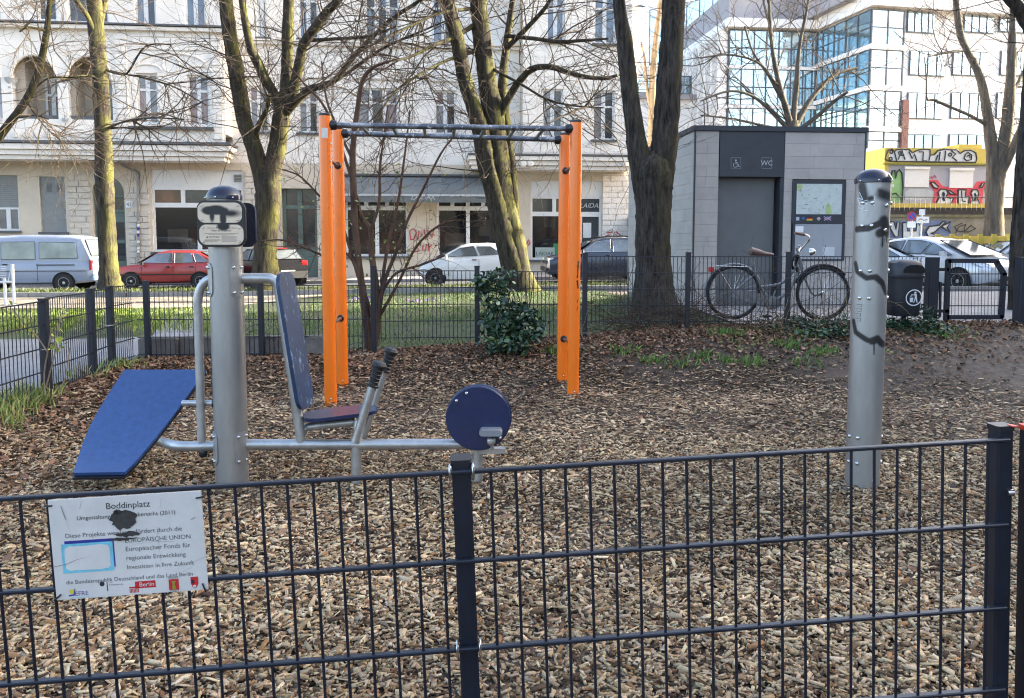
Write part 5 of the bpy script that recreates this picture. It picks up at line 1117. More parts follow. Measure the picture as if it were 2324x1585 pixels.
# rusticated stones
random.seed(13); stones = []
def blocks(u0, v0, u1, v1, off, m, bh=.25, bl=.62, pr=.045, skip=()):
    s0_, z1_ = fac(u0, v0, off); s1_, z0_ = fac(u1, v1, off); z = z0_; r_ = 0
    while z < z1_-.05:
        s = s0_; first = True
        while s < s1_-.02:
            L_ = bl*random.uniform(.7, 1.3)*(.5 if first and r_ % 2 else 1); first = False
            if s1_-s-L_ < .18: L_ = s1_-s
            if not any(a < s+L_/2 < b and c < z+bh/2 < d for a, b, c, d in skip): stones.append((s, s+L_, z, min(z+bh, z1_), off, m, pr*random.uniform(.7, 1.5)))
            s += L_
        z += bh; r_ += 1
gro = [h for h in gl_]; ex = lambda h, e=.12: (h[0]-e, h[1]+e, h[2]-e, h[3]+e)
blocks(258, 68, 296, 318, BO, M_stonew); blocks(478, 68, 508, 318, BO, M_stonew); blocks(298, 68, 476, 118, BO, M_stonew, .26, .8)
blocks(151, 386, 212, 612, 0, M_stoneb); blocks(287, 386, 344, 612, 0, M_stoneb, skip=[(fac(285, 470, 0)[0], fac(303, 470, 0)[0], fac(290, 474, 0)[1], fac(290, 455, 0)[1]), (fac(308, 470, 0)[0], fac(319, 470, 0)[0], -1, 9)])
blocks(555, 386, 638, 612, 0, M_stoneb, skip=[ex(gro[4])]); blocks(1368, 395, 1440, 600, 0, M_stonew, .25, .7, .02)
blocks(1187, 110, 1430, 350, RB, M_stonew, .27, .75, .012, skip=[ex(h, .3) for h in rh])
n1 = min(300, len(stones))
pr_me = {}
for s0_, s1_, z0_, z1_, off, m, pr in stones[:300]:
    fbox(s0_+.008, s1_-.008, z0_+.008, z1_-.008, off-.02, off+pr, 'stone', m, bevel=.018)
blocks(538, 110, 1070, 370, 0, M_stonew, .27, .8, .010, skip=[ex(h, .3) for h in mid])
mb = MB()
for s0_, s1_, z0_, z1_, off, m, pr in stones[300:]: mb.box(fp((s0_+s1_)/2, (z0_+z1_)/2, off-.01+pr/2), (s1_-s0_-.010, .02+pr, z1_-z0_-.010), (fe, -fn, UP))
mb.build('stonework', M_stonew, ah, kind='stuff')

# ---------------------------------------------------------------- office buildings on the right
OYA = R(12)
M_offw = mat('office_white', (.80, .80, .79), .6, var=.04, vs=.3); M_offg = mat('office_glass', (.52, .64, .68), .06, metal=.8, var=.1, vs=.25); M_offd = mat('office_glass_dark', (.25, .40, .48), .06, metal=.7, var=.25, vs=.3); M_mull = mat('office_mullion', (.10, .12, .14), .4, metal=.3, var=0); M_offr = mat('office_roof', (.33, .32, .33), .7, var=.08, vs=.5)
class Face:
    def __init__(s, root, p0, ang): s.r = root; s.o = Vector(p0); s.e = Vector((math.cos(ang), math.sin(ang), 0)); s.n = Vector((math.sin(ang), -math.cos(ang), 0))
    def uv(s, u, v):
        d = ray(u, v); o = Vector((0, 0, CAMH)); t = (s.o-o).dot(s.n)/d.dot(s.n); p = o+d*t; return ((p-s.o).dot(s.e), p.z)
    def pt(s, a, z, off=0): q = s.o+s.e*a+s.n*off; return Vector((q.x, q.y, z))
    def box(s, a0, a1, z0, z1, o0, o1, name, m, parent=None): return MB().box(s.pt((a0+a1)/2, (z0+z1)/2, (o0+o1)/2), (abs(a1-a0), abs(o1-o0), abs(z1-z0)), (s.e, -s.n, UP)).build(name, m, parent or s.r)
    def rect(s, u0, v0, u1, v1, o0, o1, name, m, parent=None):
        a, b = s.uv(u0, (v0+v1)/2)[0], s.uv(u1, (v0+v1)/2)[0]; um = (u0+u1)/2; return s.box(a, b, s.uv(um, v1)[1], s.uv(um, v0)[1], o0, o1, name, m, parent)
    def glazed(s, a0, a1, z0, z1, cols, rows, m, off=.0):
        for i in range(cols):
            for j in range(rows):
                x0, x1 = lerp(a0, a1, i/cols), lerp(a0, a1, (i+1)/cols); y0, y1 = lerp(z0, z1, j/rows), lerp(z0, z1, (j+1)/rows); s.box(x0+.05, x1-.05, y0+.05, y1-.05, off-.1, off, 'pane', m)
        for i in range(cols+1): x = lerp(a0, a1, i/cols); s.box(x-.045, x+.045, z0, z1, off-.12, off+.06, 'mullion', M_mull)
        for j in range(rows+1): y = lerp(z0, z1, j/rows); s.box(a0, a1, y-.03, y+.03, off-.12, off+.04, 'mullion', M_mull)
cA = at(1970, 300, 60)
of = empty('office_building', (cA.x, cA.y, 0), label='white office block with blue glass corner behind the containers', cat='building')
fA = Face(of, cA, OYA); zt = fA.uv(1985, 16)[1]; W_ = fA.uv(2330, 200)[0]+14
fA.box(.1, W_, 0, zt, -14, -.3, 'core', M_offw); fA.box(-.3, W_, zt, zt+.9, -14, .5, 'parapet', M_offw); fA.box(-1, W_-2, zt+.9, zt+3.5, -13, -1.2, 'roof_storey', M_offr)
fl_z = [fA.uv(2000, v)[1] for v in (108, 201, 294, 345)]; g1 = fA.uv(2046, 200)[0]
zz = [zt]+fl_z
for a, b in zip(zz, zz[1:]): fA.glazed(0, g1, b+.2, a-.18, 2, 2, M_offg); fA.box(-.15, g1, b-.18, b+.2, -.3, .2, 'floor_band', M_offw)
fS = Face(of, cA+Vector((-math.sin(OYA)*0, 0, 0)), OYA-math.pi/2)     # left side, runs away from the camera
for a, b in zip(zz, zz[1:]): fS.glazed(-9, -.1, b+.18, a-.15, 6, 2, M_offd, .02); fS.box(-9, 0, b-.15, b+.18, -.3, .2, 'floor_band', M_offw)
for rows in (((2063, 2126), (2192, 2260), (2272, 2345)), 22, 74), (((2068, 2149), (2166, 2247), (2275, 2345)), 115, 172), (((2063, 2144), (2162, 2243), (2266, 2345)), 210, 270), (((2058, 2139), (2157, 2240), (2264, 2345)), 304, 345):
    for u0, u1 in rows[0]:
        v0, v1 = rows[1], rows[2]; fr = fA.rect(u0, v0, u1, v1, -.28, -.22, 'window', M_mull); a, b = fA.uv(u0, (v0+v1)/2)[0], fA.uv(u1, (v0+v1)/2)[0]; z0_, z1_ = fA.uv((u0+u1)/2, v1)[1], fA.uv((u0+u1)/2, v0)[1]
        for k in range(4): fA.box(lerp(a, b, k/4)+.08, lerp(a, b, (k+1)/4)-.05, z0_+.08, z1_-.08, -.21, -.16, 'pane', M_offg if v0 < 300 else M_offd, fr)
M_terr = mat('terracotta_panel', (.20, .095, .085), .7, var=.1); fA.rect(2043, 228, 2057, 345, -.3, .25, 'red_pillar', M_terr)
cB_ = at(1651, 300, 66); ob2 = empty('office_building', (cB_.x, cB_.y, 0), label='glass fronted office block with white fins left of the bare tree', cat='building')
fB = Face(ob2, cB_, R(6)); ztb = fB.uv(1700, 66)[1]; WB = fB.uv(1905, 200)[0]; DB = 16
fB.box(.1, WB+6, 0, ztb, -DB, -.3, 'core', M_offw); fB.box(-.4, WB+6, ztb, ztb+.7, -DB, .6, 'parapet', M_offw); fB.box(.5, WB+6, ztb+.7, ztb+3.4, -DB, -1.5, 'roof_storey', M_offr)
zz = [ztb]+[fB.uv(1700, v)[1] for v in (154, 243, 335)]
for a, b in zip(zz, zz[1:]): fB.glazed(0, WB+1, b+.15, a-.12, 10, 2, M_offg); fB.box(-.2, WB+1, b-.12, b+.15, -.3, .15, 'floor_band', M_offw)
fBs = Face(ob2, cB_, R(6)-math.pi/2)
for a, b in zip(zz, zz[1:]): fBs.glazed(-DB, -.1, b+.3, a-.2, 10, 1, M_offg, .02); fBs.box(-DB, 0, b-.15, b+.15, -.3, .3, 'floor_band', M_offw)
for k in range(11): x = -DB*k/10-.3; fBs.box(x-.25, x+.1, zz[-1], ztb, .08, .8, 'fin', M_offw)
cC = at(1725, 300, 84); oc = empty('office_building', (cC.x, cC.y, 0), label='tall glass tower block rising behind the other offices', cat='building')
fC = Face(oc, cC, R(-38)); ztc = fC.uv(1700, 0)[1]+1; fC.box(-13, 8, 0, ztc, -10, -.2, 'core', M_offw); fC.glazed(-13, 8, ztc-12, ztc, 14, 4, M_offg)
for dz in (-4.2, -8.2): fC.box(-12.2, 8, ztc+dz-.2, ztc+dz+.2, .06, .5, 'floor_band', M_offw)
cD = at(1440, 300, 72); od = empty('office_building', (cD.x, cD.y, 0), label='low white office wing seen between the forked trunk limbs', cat='building')
fD = Face(od, cD, R(8)); za = fD.uv(1480, 150)[1]; fD.box(-4, 7, 0, za, -10, 0, 'core', M_offw); fD.glazed(.1, 6, fD.uv(1480, 212)[1], fD.uv(1480, 172)[1], 6, 2, M_offg, .12); fD.box(-4, 7, fD.uv(1480, 226)[1], fD.uv(1480, 214)[1], .0, .4, 'floor_band', M_offr)

# ---------------------------------------------------------------- containers on the terrace, retaining wall
M_yel = mat('container_yellow', (.52, .40, .07), .5, var=.12, vs=1.5, dirt=.3, dcol=(.45, .38, .06)); M_lil = mat('container_grey', (.36, .36, .40), .6, var=.06, vs=1)
M_gsil = mat('graffiti_silver', (.62, .64, .64), .45, var=.1, vs=2); M_gred = mat('graffiti_red', (.62, .06, .09), .6, var=.12, vs=2); M_ggrn = mat('graffiti_green', (.22, .42, .17), .6, var=.15, vs=2); M_gblu = mat('graffiti_blue', (.12, .16, .27), .6, var=.3, vs=1.5)
kc = at(2007, 420, 36); ct = empty('site_container', (kc.x, kc.y, 2.9), label='yellow and grey site container covered in graffiti', cat='container')
fk = Face(ct, kc, R(4)); KW = fk.uv(2262, 420)[0]
kz0, kz1, kz2, kz3 = fk.uv(2100, 472)[1], fk.uv(2100, 462)[1], fk.uv(2100, 374)[1], fk.uv(2100, 337)[1]
fk.box(0, KW, kz1, kz2, -2.5, 0, 'wall', M_lil); fk.box(-.04, KW+.04, kz0, kz1, -2.5, .05, 'base_beam', M_yel); fk.box(-.04, KW+.04, kz2, kz3, -2.5, .06, 'roof_beam', M_yel); fk.box(-.06, .12, kz0, kz3, -2.52, .07, 'corner_post', M_yel)
fks = Face(ct, kc, R(4)-math.pi/2); fks.box(-2.4, 0, kz0, kz3-.05, 0, .04, 'side_wall', M_yel)
for k in range(7): fks.box(-2.3+k*.33, -2.2+k*.33, kz0+.3, kz2-.1, .04, .08, 'rib', M_yel)
fk.box(fk.uv(2180, 330)[0], fk.uv(2232, 330)[0], kz3, kz3+.2, -1.4, -.1, 'roof_box', M_yel); fk.box(-.1, KW+.1, kz2-.02, kz2+.05, 0, .12, 'roof_edge', mat('moss_edge', (.2, .2, .03), .7))
for u0, v0, u1, v1 in ((2052, 385, 2107, 425), (2154, 388, 2207, 427)): fk.rect(u0, v0, u1, v1, 0, .05, 'shutter', M_wfr); fk.rect(u0-1, v0-6, u1+1, v0, 0, .12, 'shutter_box', M_wfr)
def gpoly(pts, off, m, name='graffiti'):
    mb = MB(); mb.prism([fk.pt(*fk.uv(u, v), off) for u, v in pts], fk.n*.004); mb.build(name, m, ct)
def gline(pts, w_, off, m=M_ink): MB().tube([fk.pt(*fk.uv(u, v), off) for u, v in pts], w_, 5).build('graffiti', m, ct)
z4 = lambda x, y: (x/3.967+1743.1, y/3.967); z8 = lambda x, y: (x/3.967+1743.1, y/3.967+363.1)
blob = [(1045, 1440), (1055, 1400), (1075, 1355), (1110, 1345), (1130, 1370), (1150, 1350), (1200, 1345), (1230, 1350), (1260, 1345), (1290, 1380), (1340, 1355), (1400, 1345), (1450, 1350), (1450, 1400), (1490, 1395), (1520, 1360), (1580, 1345), (1640, 1350), (1690, 1350), (1720, 1385), (1760, 1360), (1820, 1355), (1860, 1380), (1870, 1430), (1860, 1465), (1600, 1462), (1300, 1458), (1100, 1455)]
gpoly([z4(*p) for p in blob], .065, M_gsil)
gline([z4(*p) for p in blob+blob[:1]], .035, .075)
for ln in ([(1130, 1370), (1150, 1450)], [(1165, 1440), (1195, 1350), (1225, 1440)], [(1180, 1400), (1215, 1400)], [(1260, 1370), (1290, 1430), (1310, 1390), (1330, 1450)], [(1350, 1370), (1390, 1370), (1385, 1450), (1420, 1450)], [(1450, 1400), (1440, 1450)], [(1520, 1400), (1500, 1450)], [(1540, 1370), (1530, 1450)], [(1590, 1360), (1580, 1450)], [(1640, 1360), (1680, 1390), (1650, 1420), (1690, 1450)], [(1760, 1400), (1790, 1375), (1825, 1400), (1820, 1440), (1780, 1450), (1755, 1430), (1765, 1400)], [(1780, 1410), (1805, 1400), (1810, 1425)]): gline([z4(*p) for p in ln], .03, .08)
for x, y in ((1102, 1370), (1096, 1432), (1180, 1380), (1630, 1395)): gline([z4(x+14*math.cos(k*.785), y+14*math.sin(k*.785)) for k in range(9)], .03, .08)
# red and white letters
gpoly([z8(*p) for p in [(1440, 205), (1455, 180), (1525, 180), (1570, 235), (1620, 245), (1740, 255), (1840, 255), (1880, 195), (1985, 190), (1940, 270), (1930, 380), (1945, 435), (1700, 440), (1485, 420), (1480, 370), (1500, 290)]], .006, M_gred)
for pl in ([(1510, 390), (1540, 340), (1530, 290), (1550, 265), (1600, 265), (1620, 300), (1600, 335), (1640, 345), (1670, 345), (1640, 400), (1530, 405)], [(1610, 275), (1640, 280), (1690, 315), (1640, 310)], [(1710, 270), (1780, 270), (1775, 330), (1810, 330), (1800, 405), (1710, 405)], [(1820, 400), (1840, 350), (1825, 300), (1840, 270), (1885, 270), (1895, 310), (1880, 345), (1905, 400)], [(1460, 205), (1490, 200), (1530, 240), (1525, 260), (1490, 250)], [(1905, 250), (1925, 210), (1950, 208), (1925, 250)]):
    gpoly([z8(*p) for p in pl], .012, M_gsil); gline([z8(*p) for p in pl+pl[:1]], .035, .02)
gline([z8(*p) for p in [(1575, 290), (1585, 310), (1570, 350), (1585, 370), (1572, 310), (1575, 290)]], .04, .02); gline([z8(*p) for p in [(1860, 300), (1865, 340), (1850, 370), (1875, 370), (1868, 320), (1860, 300)]], .04, .02); gline([z8(*p) for p in [(1740, 280), (1745, 370), (1775, 375)]], .03, .02); gline([z8(*p) for p in [(1455, 165), (1470, 150), (1480, 170), (1500, 140), (1515, 165)]], .02, .01, M_gred)
gpoly([z8(*p) for p in [(1105, 240), (1110, 140), (1130, 100), (1150, 120), (1150, 170), (1160, 110), (1180, 92), (1200, 120), (1210, 250), (1205, 380), (1110, 385)]], .006, M_ggrn); gline([z8(*p) for p in [(1110, 140), (1120, 95), (1140, 95), (1148, 165), (1160, 110), (1180, 88), (1203, 120), (1213, 250), (1205, 385)]], .035, .014); gline([z8(*p) for p in [(1115, 310), (1150, 300), (1185, 340), (1190, 365)]], .03, .014); gpoly([z8(*p) for p in [(1115, 225), (1130, 215), (1135, 240), (1118, 250)]], .012, M_gsil)
gpoly([z8(*p) for p in [(1235, 360), (1230, 290), (1280, 260), (1400, 262), (1480, 280), (1485, 330), (1440, 355), (1330, 365)]], .006, mat('graffiti_pale', (.42, .45, .46), .6, var=.15, vs=3))
# terrace wall, railing
rw = at(2120, 520, 33.2); rt = empty('retaining_wall', (rw.x, 33.2, 0), label='mossy retaining wall with large blue and silver graffiti', cat='wall')
fr_ = Face(rt, (rw.x, 33.2, 0), R(3)); rz = fr_.uv(2120, 494)[1]; M_rw = mat('old_wall', (.22, .20, .16), .9, var=.3, vs=1.2, bump=.5, bs=12, dirt=.5, dcol=(.12, .12, .05))
fr_.box(-12, 26, -.2, rz, -.5, 0, 'wall', M_rw); fr_.box(-12, 26, rz, rz+.12, -.55, .06, 'coping', mat('mossy_coping', (.16, .15, .09), .9, var=.4, vs=3, bump=.6, bs=20)); fr_.box(-12, 26, rz-.4, rz+.1, -14, -.56, 'terrace_fill', M_soil)
fr_.box(-8, 26, rz+.12, rz+.42, -.5, -.3, 'dark_parapet', mat('dark_board', (.05, .042, .04), .8, var=.3))
r_ = MB()
for k in range(60): r_.tube([fr_.pt(-6+k*.22, rz+.3, -.25), fr_.pt(-6+k*.22, rz+.85, -.25)], .012, 4)
r_.tube([fr_.pt(-6, rz+.85, -.25), fr_.pt(7.2, rz+.85, -.25)], .02, 4); r_.build('railing', M_bfence, rt, kind='stuff')
def rpoly(pts, off, m): MB().prism([fr_.pt(*fr_.uv(*z8(*p)), off) for p in pts], fr_.n*.004).build('graffiti', m, rt)
def rline(pts, w_, off, m): MB().tube([fr_.pt(*fr_.uv(*z8(*p)), off) for p in pts], w_, 5).build('graffiti', m, rt)
rpoly([(1060, 550), (1560, 545), (1660, 550), (1640, 690), (1500, 700), (1480, 760), (1060, 760)], .004, M_gblu)
for pl in ([(1090, 560), (1130, 556), (1150, 630), (1160, 560), (1185, 560), (1170, 690), (1140, 690), (1100, 620)], [(1210, 570), (1250, 560), (1255, 640), (1330, 640), (1340, 560), (1370, 600), (1360, 700), (1300, 740), (1210, 740)], [(1420, 650), (1450, 600), (1540, 590), (1570, 555), (1600, 560), (1500, 650), (1460, 660), (1560, 690), (1440, 690)], [(1560, 600), (1640, 560), (1610, 610), (1640, 650)]): rpoly(pl, .010, M_gsil); rline(pl+pl[:1], .03, .018, M_ink)
for pl in ([(1170, 570), (1190, 565), (1185, 590)], [(1395, 610), (1420, 600), (1410, 625)]): rpoly(pl, .016, M_yel)
rline([(1690, 660), (1720, 600), (1780, 580), (1760, 650), (1830, 590), (1870, 620), (1800, 650), (1700, 640), (1680, 600), (1750, 570)], .02, .01, M_ink)
# yellow site barrier
yb = empty('site_barrier', tuple(at(2210, 560, 27.5)), label='yellow board barrier standing behind the silver car', cat='barrier')
for k in range(6): p = at(2128+k*32, 545, 27.5-k*.25); MB().box((p.x, p.y, .87), (.14, .1, 1.80)).build('post', M_yel, yb)
for k in range(5):
    a, b = at(2128+k*32, 545, 27.56-k*.25), at(2160+k*32, 545, 27.31-k*.25); MB().box(((a.x+b.x)/2, (a.y+b.y)/2, 1.58), ((b-a).length-.02, .04, .24), ((b-a).normalized(), Vector((-(b-a).y, (b-a).x, 0)).normalized(), UP)).build('board', mat('barrier_board', (.55, .36, .06), .6, var=.2, vs=2), yb)
# street signs
M_sred = mat('sign_red', (.55, .03, .04), .5, var=0); M_sblu = mat('sign_blue', (.03, .10, .42), .5, var=0)
ns = at(2069, 491, 24); sn = empty('no_stopping_sign', (ns.x, 24, .15), label='round blue and red no parking sign on a grey pole', cat='traffic sign')
MB().tube([(ns.x+.02, 24.03, .1), (ns.x+.02, 24.03, ns.z+.1)], .035, 8).build('pole', M_galv, sn); MB().lathe(ns, -EY, [(.135, 0), (.135, .01), (.01, .011)], 28).build('red_rim', M_sred, sn); MB().lathe(ns-EY*.012, -EY, [(.105, 0), (.105, .003), (.01, .004)], 28).build('blue_field', M_sblu, sn); MB().box(ns-EY*.02, (.22, .004, .035), (Vector((.7, 0, -.7)).normalized(), EY, Vector((.7, 0, .7)).normalized())).build('red_stroke', M_sred, sn)
p = at(2068, 510, 24); MB().box((p.x, 23.98, p.z), (.25, .012, .18)).build('white_plate', M_wfr, sn)
n2 = at(2092, 500, 24.5); s2 = empty('street_sign', (n2.x, 24.5, .15), label='grey pole with two white sign plates beside the round sign', cat='traffic sign'); MB().tube([(n2.x, 24.53, .1), (n2.x, 24.53, at(2092, 477, 24.5).z)], .035, 8).build('pole', M_galv, s2); p = at(2092, 482, 24.5); MB().box((p.x, 24.48, p.z), (.18, .012, .18)).build('white_plate', M_wfr, s2); p = at(2092, 499.5, 24.5); MB().box((p.x+.02, 24.48, p.z), (.38, .012, .2)).build('white_plate', M_wfr, s2); rl = MB(); rl.tube([Vector((p.x-.13, 24.47, p.z-.02)), Vector((p.x-.05, 24.47, p.z+.03)), Vector((p.x+.05, 24.47, p.z-.02)), Vector((p.x+.15, 24.47, p.z+.02))], .008, 4); rl.build('scribble', M_ink, s2)
# unseen house added on the right to cast the shade over the playground
shade_house = empty('apartment_house', (26, -8, 0), label='unseen grey apartment house added on the right to shade the playground', cat='building')
HY = 25.5  # far end placed where the shade should stop
MB().bbox((26, -40, -.2), (38, HY, 19)).build('wall', mat('render_grey', (.45, .42, .38), .85, var=.06), shade_house); MB().prism([(25.6, -40.2, 19), (38.4, -40.2, 19), (32, -40.2, 22.5)], (0, 40.2+HY+.2, 0)).build('roof', mat('tile_roof', (.22, .09, .06), .8), shade_house)
for k in range(10):
    for j in range(5):
        y = -34+k*4.8; z = 1.2+j*3.6
        if y < HY-1.5: f_ = MB().bbox((25.9, y, z), (25.995, y+1.3, z+2)).build('window', M_wfr, shade_house); MB().bbox((25.88, y+.1, z+.1), (25.899, y+1.2, z+1.9)).build('pane', M_pane2, f_)
# ---------------------------------------------------------------- trees
def bark(name, c1, c2, moss_lit, amt, scale=7, side=.6):
    m = bpy.data.materials.new(name); m.use_nodes = True; N = m.node_tree.nodes; L = m.node_tree.links; p = N['Principled BSDF']; p.inputs['Roughness'].default_value = .9; p.inputs['Specular IOR Level'].default_value = .2
    tc = N.new('ShaderNodeTexCoord'); mp = N.new('ShaderNodeMapping'); mp.inputs['Scale'].default_value = (1, 1, .16); L.new(tc.outputs['Object'], mp.inputs[0])
    n = N.new('ShaderNodeTexNoise'); n.inputs['Scale'].default_value = scale; n.inputs['Detail'].default_value = 8; n.inputs['Roughness'].default_value = .7; L.new(mp.outputs[0], n.inputs[0])
    r = N.new('ShaderNodeMapRange'); r.inputs[1].default_value = .35; r.inputs[2].default_value = .65; L.new(n.outputs[0], r.inputs[0])
    mx = N.new('ShaderNodeMix'); mx.data_type = 'RGBA'; mx.inputs[6].default_value = lin(c1); mx.inputs[7].default_value = lin(c2); L.new(r.outputs[0], mx.inputs[0])
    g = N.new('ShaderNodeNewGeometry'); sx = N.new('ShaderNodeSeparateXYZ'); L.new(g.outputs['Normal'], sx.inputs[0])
    r2 = N.new('ShaderNodeMapRange'); r2.inputs[1].default_value = -.05; r2.inputs[2].default_value = side; L.new(sx.outputs[0], r2.inputs[0])  # moss tint kept to the sun side; it also paints the lit edge
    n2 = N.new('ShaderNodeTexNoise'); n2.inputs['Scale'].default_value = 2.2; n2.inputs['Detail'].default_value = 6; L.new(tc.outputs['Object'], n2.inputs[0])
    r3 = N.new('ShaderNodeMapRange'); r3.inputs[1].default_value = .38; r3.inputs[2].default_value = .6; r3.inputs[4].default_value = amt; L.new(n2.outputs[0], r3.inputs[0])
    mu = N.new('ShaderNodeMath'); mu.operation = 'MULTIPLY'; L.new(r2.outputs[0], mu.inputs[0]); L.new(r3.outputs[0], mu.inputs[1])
    m2 = N.new('ShaderNodeMix'); m2.data_type = 'RGBA'; L.new(mu.outputs[0], m2.inputs[0]); L.new(mx.outputs[2], m2.inputs[6]); m2.inputs[7].default_value = lin(moss_lit); L.new(m2.outputs[2], p.inputs['Base Color'])
    b = N.new('ShaderNodeBump'); b.inputs['Strength'].default_value = 1; b.inputs['Distance'].default_value = .05; L.new(n.outputs[0], b.inputs['Height']); L.new(b.outputs[0], p.inputs['Normal'])
    return m
B_moss_lit = bark('bark_mossy_lit', (.014, .012, .010), (.085, .070, .053), (.125, .125, .032), .85, 15, .75)
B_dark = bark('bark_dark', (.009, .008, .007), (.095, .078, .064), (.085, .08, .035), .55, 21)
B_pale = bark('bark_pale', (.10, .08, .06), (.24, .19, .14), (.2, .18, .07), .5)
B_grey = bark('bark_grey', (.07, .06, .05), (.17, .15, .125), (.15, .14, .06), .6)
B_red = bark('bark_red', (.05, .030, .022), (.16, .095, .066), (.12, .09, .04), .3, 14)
B_twig = mat('twig_brown', (.075, .055, .04), .85, var=.3, vs=3, spec=.2); B_twigd = mat('twig_dark', (.045, .036, .03), .85, var=.3, vs=3, spec=.2); B_twigl = mat('twig_tan', (.26, .20, .13), .85, var=.3, vs=3, spec=.2); B_twigr = mat('twig_red', (.115, .068, .048), .85, var=.3, vs=3, spec=.2)
B_twigm = mat('twig_mid', (.062, .048, .036), .85, var=.3, vs=3, spec=.2)
def limb_path(pts, Y, dY=0, n=5):
    P = []; W_ = []
    for k, q in enumerate(pts):
        u, v, w = q[:3]; y = Y+(q[3] if len(q) > 3 else dY*k/max(1, len(pts)-1)); P.append(at(u, v, y)); W_.append(w/2*y/F*1.0)
    sp = smooth_path([Vector((*p,)) for p in P], n); sw = []
    for i in range(len(W_)-1): sw += [lerp(W_[i], W_[i+1], k/n) for k in range(n)]
    return sp, sw+[W_[-1]]
def limb_mesh(root, name, path, rad, m, n=20, ridge=.07, seed=0):
    pts = []; r2 = []
    for i in range(len(path)-1):
        seg = (path[i+1]-path[i]).length; k = max(1, int(seg/.35))
        for j in range(k): pts.append(path[i].lerp(path[i+1], j/k)); r2.append(lerp(rad[i], rad[i+1], j/k))
    pts.append(path[-1]); r2.append(rad[-1])
    mb = MB().tube(pts, 1.0, n); rs = np.random.default_rng(seed); ph = rs.uniform(0, 6.28, 6)
    for i, p in enumerate(pts):
        for j in range(n):
            a = 2*math.pi*j/n; z = p.z; k = 1+ridge*(.7*math.sin(4*a+ph[0]+1.3*math.sin(z*.8+ph[1]))+.8*math.sin(11*a+ph[2]+1.6*math.sin(z*1.7+ph[3]))+.5*math.sin(z*3.1+2*a+ph[4]))+ridge*.5*rs.normal()
            q = mb.v[i*n+j]; mb.v[i*n+j] = p+(q-p)*(r2[i]*k)
    return mb.build(name, m, root, smooth=80)
def np_tubes(P, Rd, k=3):      # P: N,K,3  Rd: N,K
    N, K, _ = P.shape; d = np.gradient(P, axis=1); d /= np.linalg.norm(d, axis=2, keepdims=True)+1e-9
    ref = np.where(np.abs(d[..., 2:3]) > .8, np.array([1., 0, 0]), np.array([0, 0, 1.])); e1_ = np.cross(d, ref); e1_ /= np.linalg.norm(e1_, axis=2, keepdims=True)+1e-9; e2_ = np.cross(d, e1_)
    a = 2*np.pi*np.arange(k)/k; V = P[:, :, None, :]+(e1_[:, :, None, :]*np.cos(a)[None, None, :, None]+e2_[:, :, None, :]*np.sin(a)[None, None, :, None])*Rd[:, :, None, None]
    i = np.arange(K-1)[:, None]*k; j = np.arange(k)[None]; f = np.stack([i+j, i+(j+1) % k, i+k+(j+1) % k, i+k+j], -1).reshape(-1, 4)
    Fq = (f[None]+(np.arange(N)*K*k)[:, None, None]).reshape(-1, 4); return V.reshape(-1, 3), Fq
def grow(st, dr, ln, K=6, jit=.22, bias=(0, 0, .05)):
    N = len(st); P = np.zeros((N, K, 3)); P[:, 0] = st; d = dr/np.linalg.norm(dr, axis=1, keepdims=True)
    for k in range(1, K):
        d = d+rng.normal(0, jit, (N, 3))+np.array(bias); d /= np.linalg.norm(d, axis=1, keepdims=True); P[:, k] = P[:, k-1]+d*(ln/(K-1))[:, None]
    return P
def sample(P, n, lo=.25):
    N, K, _ = P.shape; i = rng.integers(0, N, n); t = rng.uniform(lo, .98, n)*(K-1); k = np.minimum(t.astype(int), K-2); fr = (t-k)[:, None]
    return P[i, k]*(1-fr)+P[i, k+1]*fr, P[i, k+1]-P[i, k], i
def twigs(root, limbs, n1, n2, n3, L, r, m, bias=(0, 0, .06), lo=.3, name='crown', wts=None, spread=.9):
    K = 6; LP = []
    for p in limbs:
        idx = np.linspace(0, len(p)-1, 24); LP.append([tuple(p[int(a)].lerp(p[min(int(a)+1, len(p)-1)], a-int(a))) for a in idx])
    LP = np.array(LP); Vs = []; Fs = []; nv = 0
    def emit(P, r0, r1, k):
        nonlocal nv
        Rd = np.linspace(1, 0, P.shape[1])[None]*(r0-r1)[:, None]+r1[:, None]; v, f = np_tubes(P, Rd, k); Vs.append(v); Fs.append(f+nv); nv += len(v)
    def level(par, n, ln, r0, tang):
        s, t, _ = sample(par, n, lo); t = t/(np.linalg.norm(t, axis=1, keepdims=True)+1e-9); d = rng.normal(0, spread, (n, 3)); d -= t*(d*t).sum(1, keepdims=True); d += t*tang; P = grow(s, d, ln*rng.uniform(.45, 1.3, n), K, .2, bias); rr = r0*rng.uniform(.6, 1.2, n); emit(P, rr, rr*.35, 4 if r0 > .012 else 3); return P
    p1 = level(LP, n1, L, r, .6); lo = .15
    if n2: p2 = level(p1, n2, L*.55, r*.5, .9)
    if n3: level(p2, n3, L*.3, r*.28, .9)
    v = np.concatenate(Vs); I = np.array(INV[root.name]); v = v @ I[:3, :3].T+I[:3, 3]
    return npmesh(name, v, np.concatenate(Fs), m, None, root, kind='stuff')
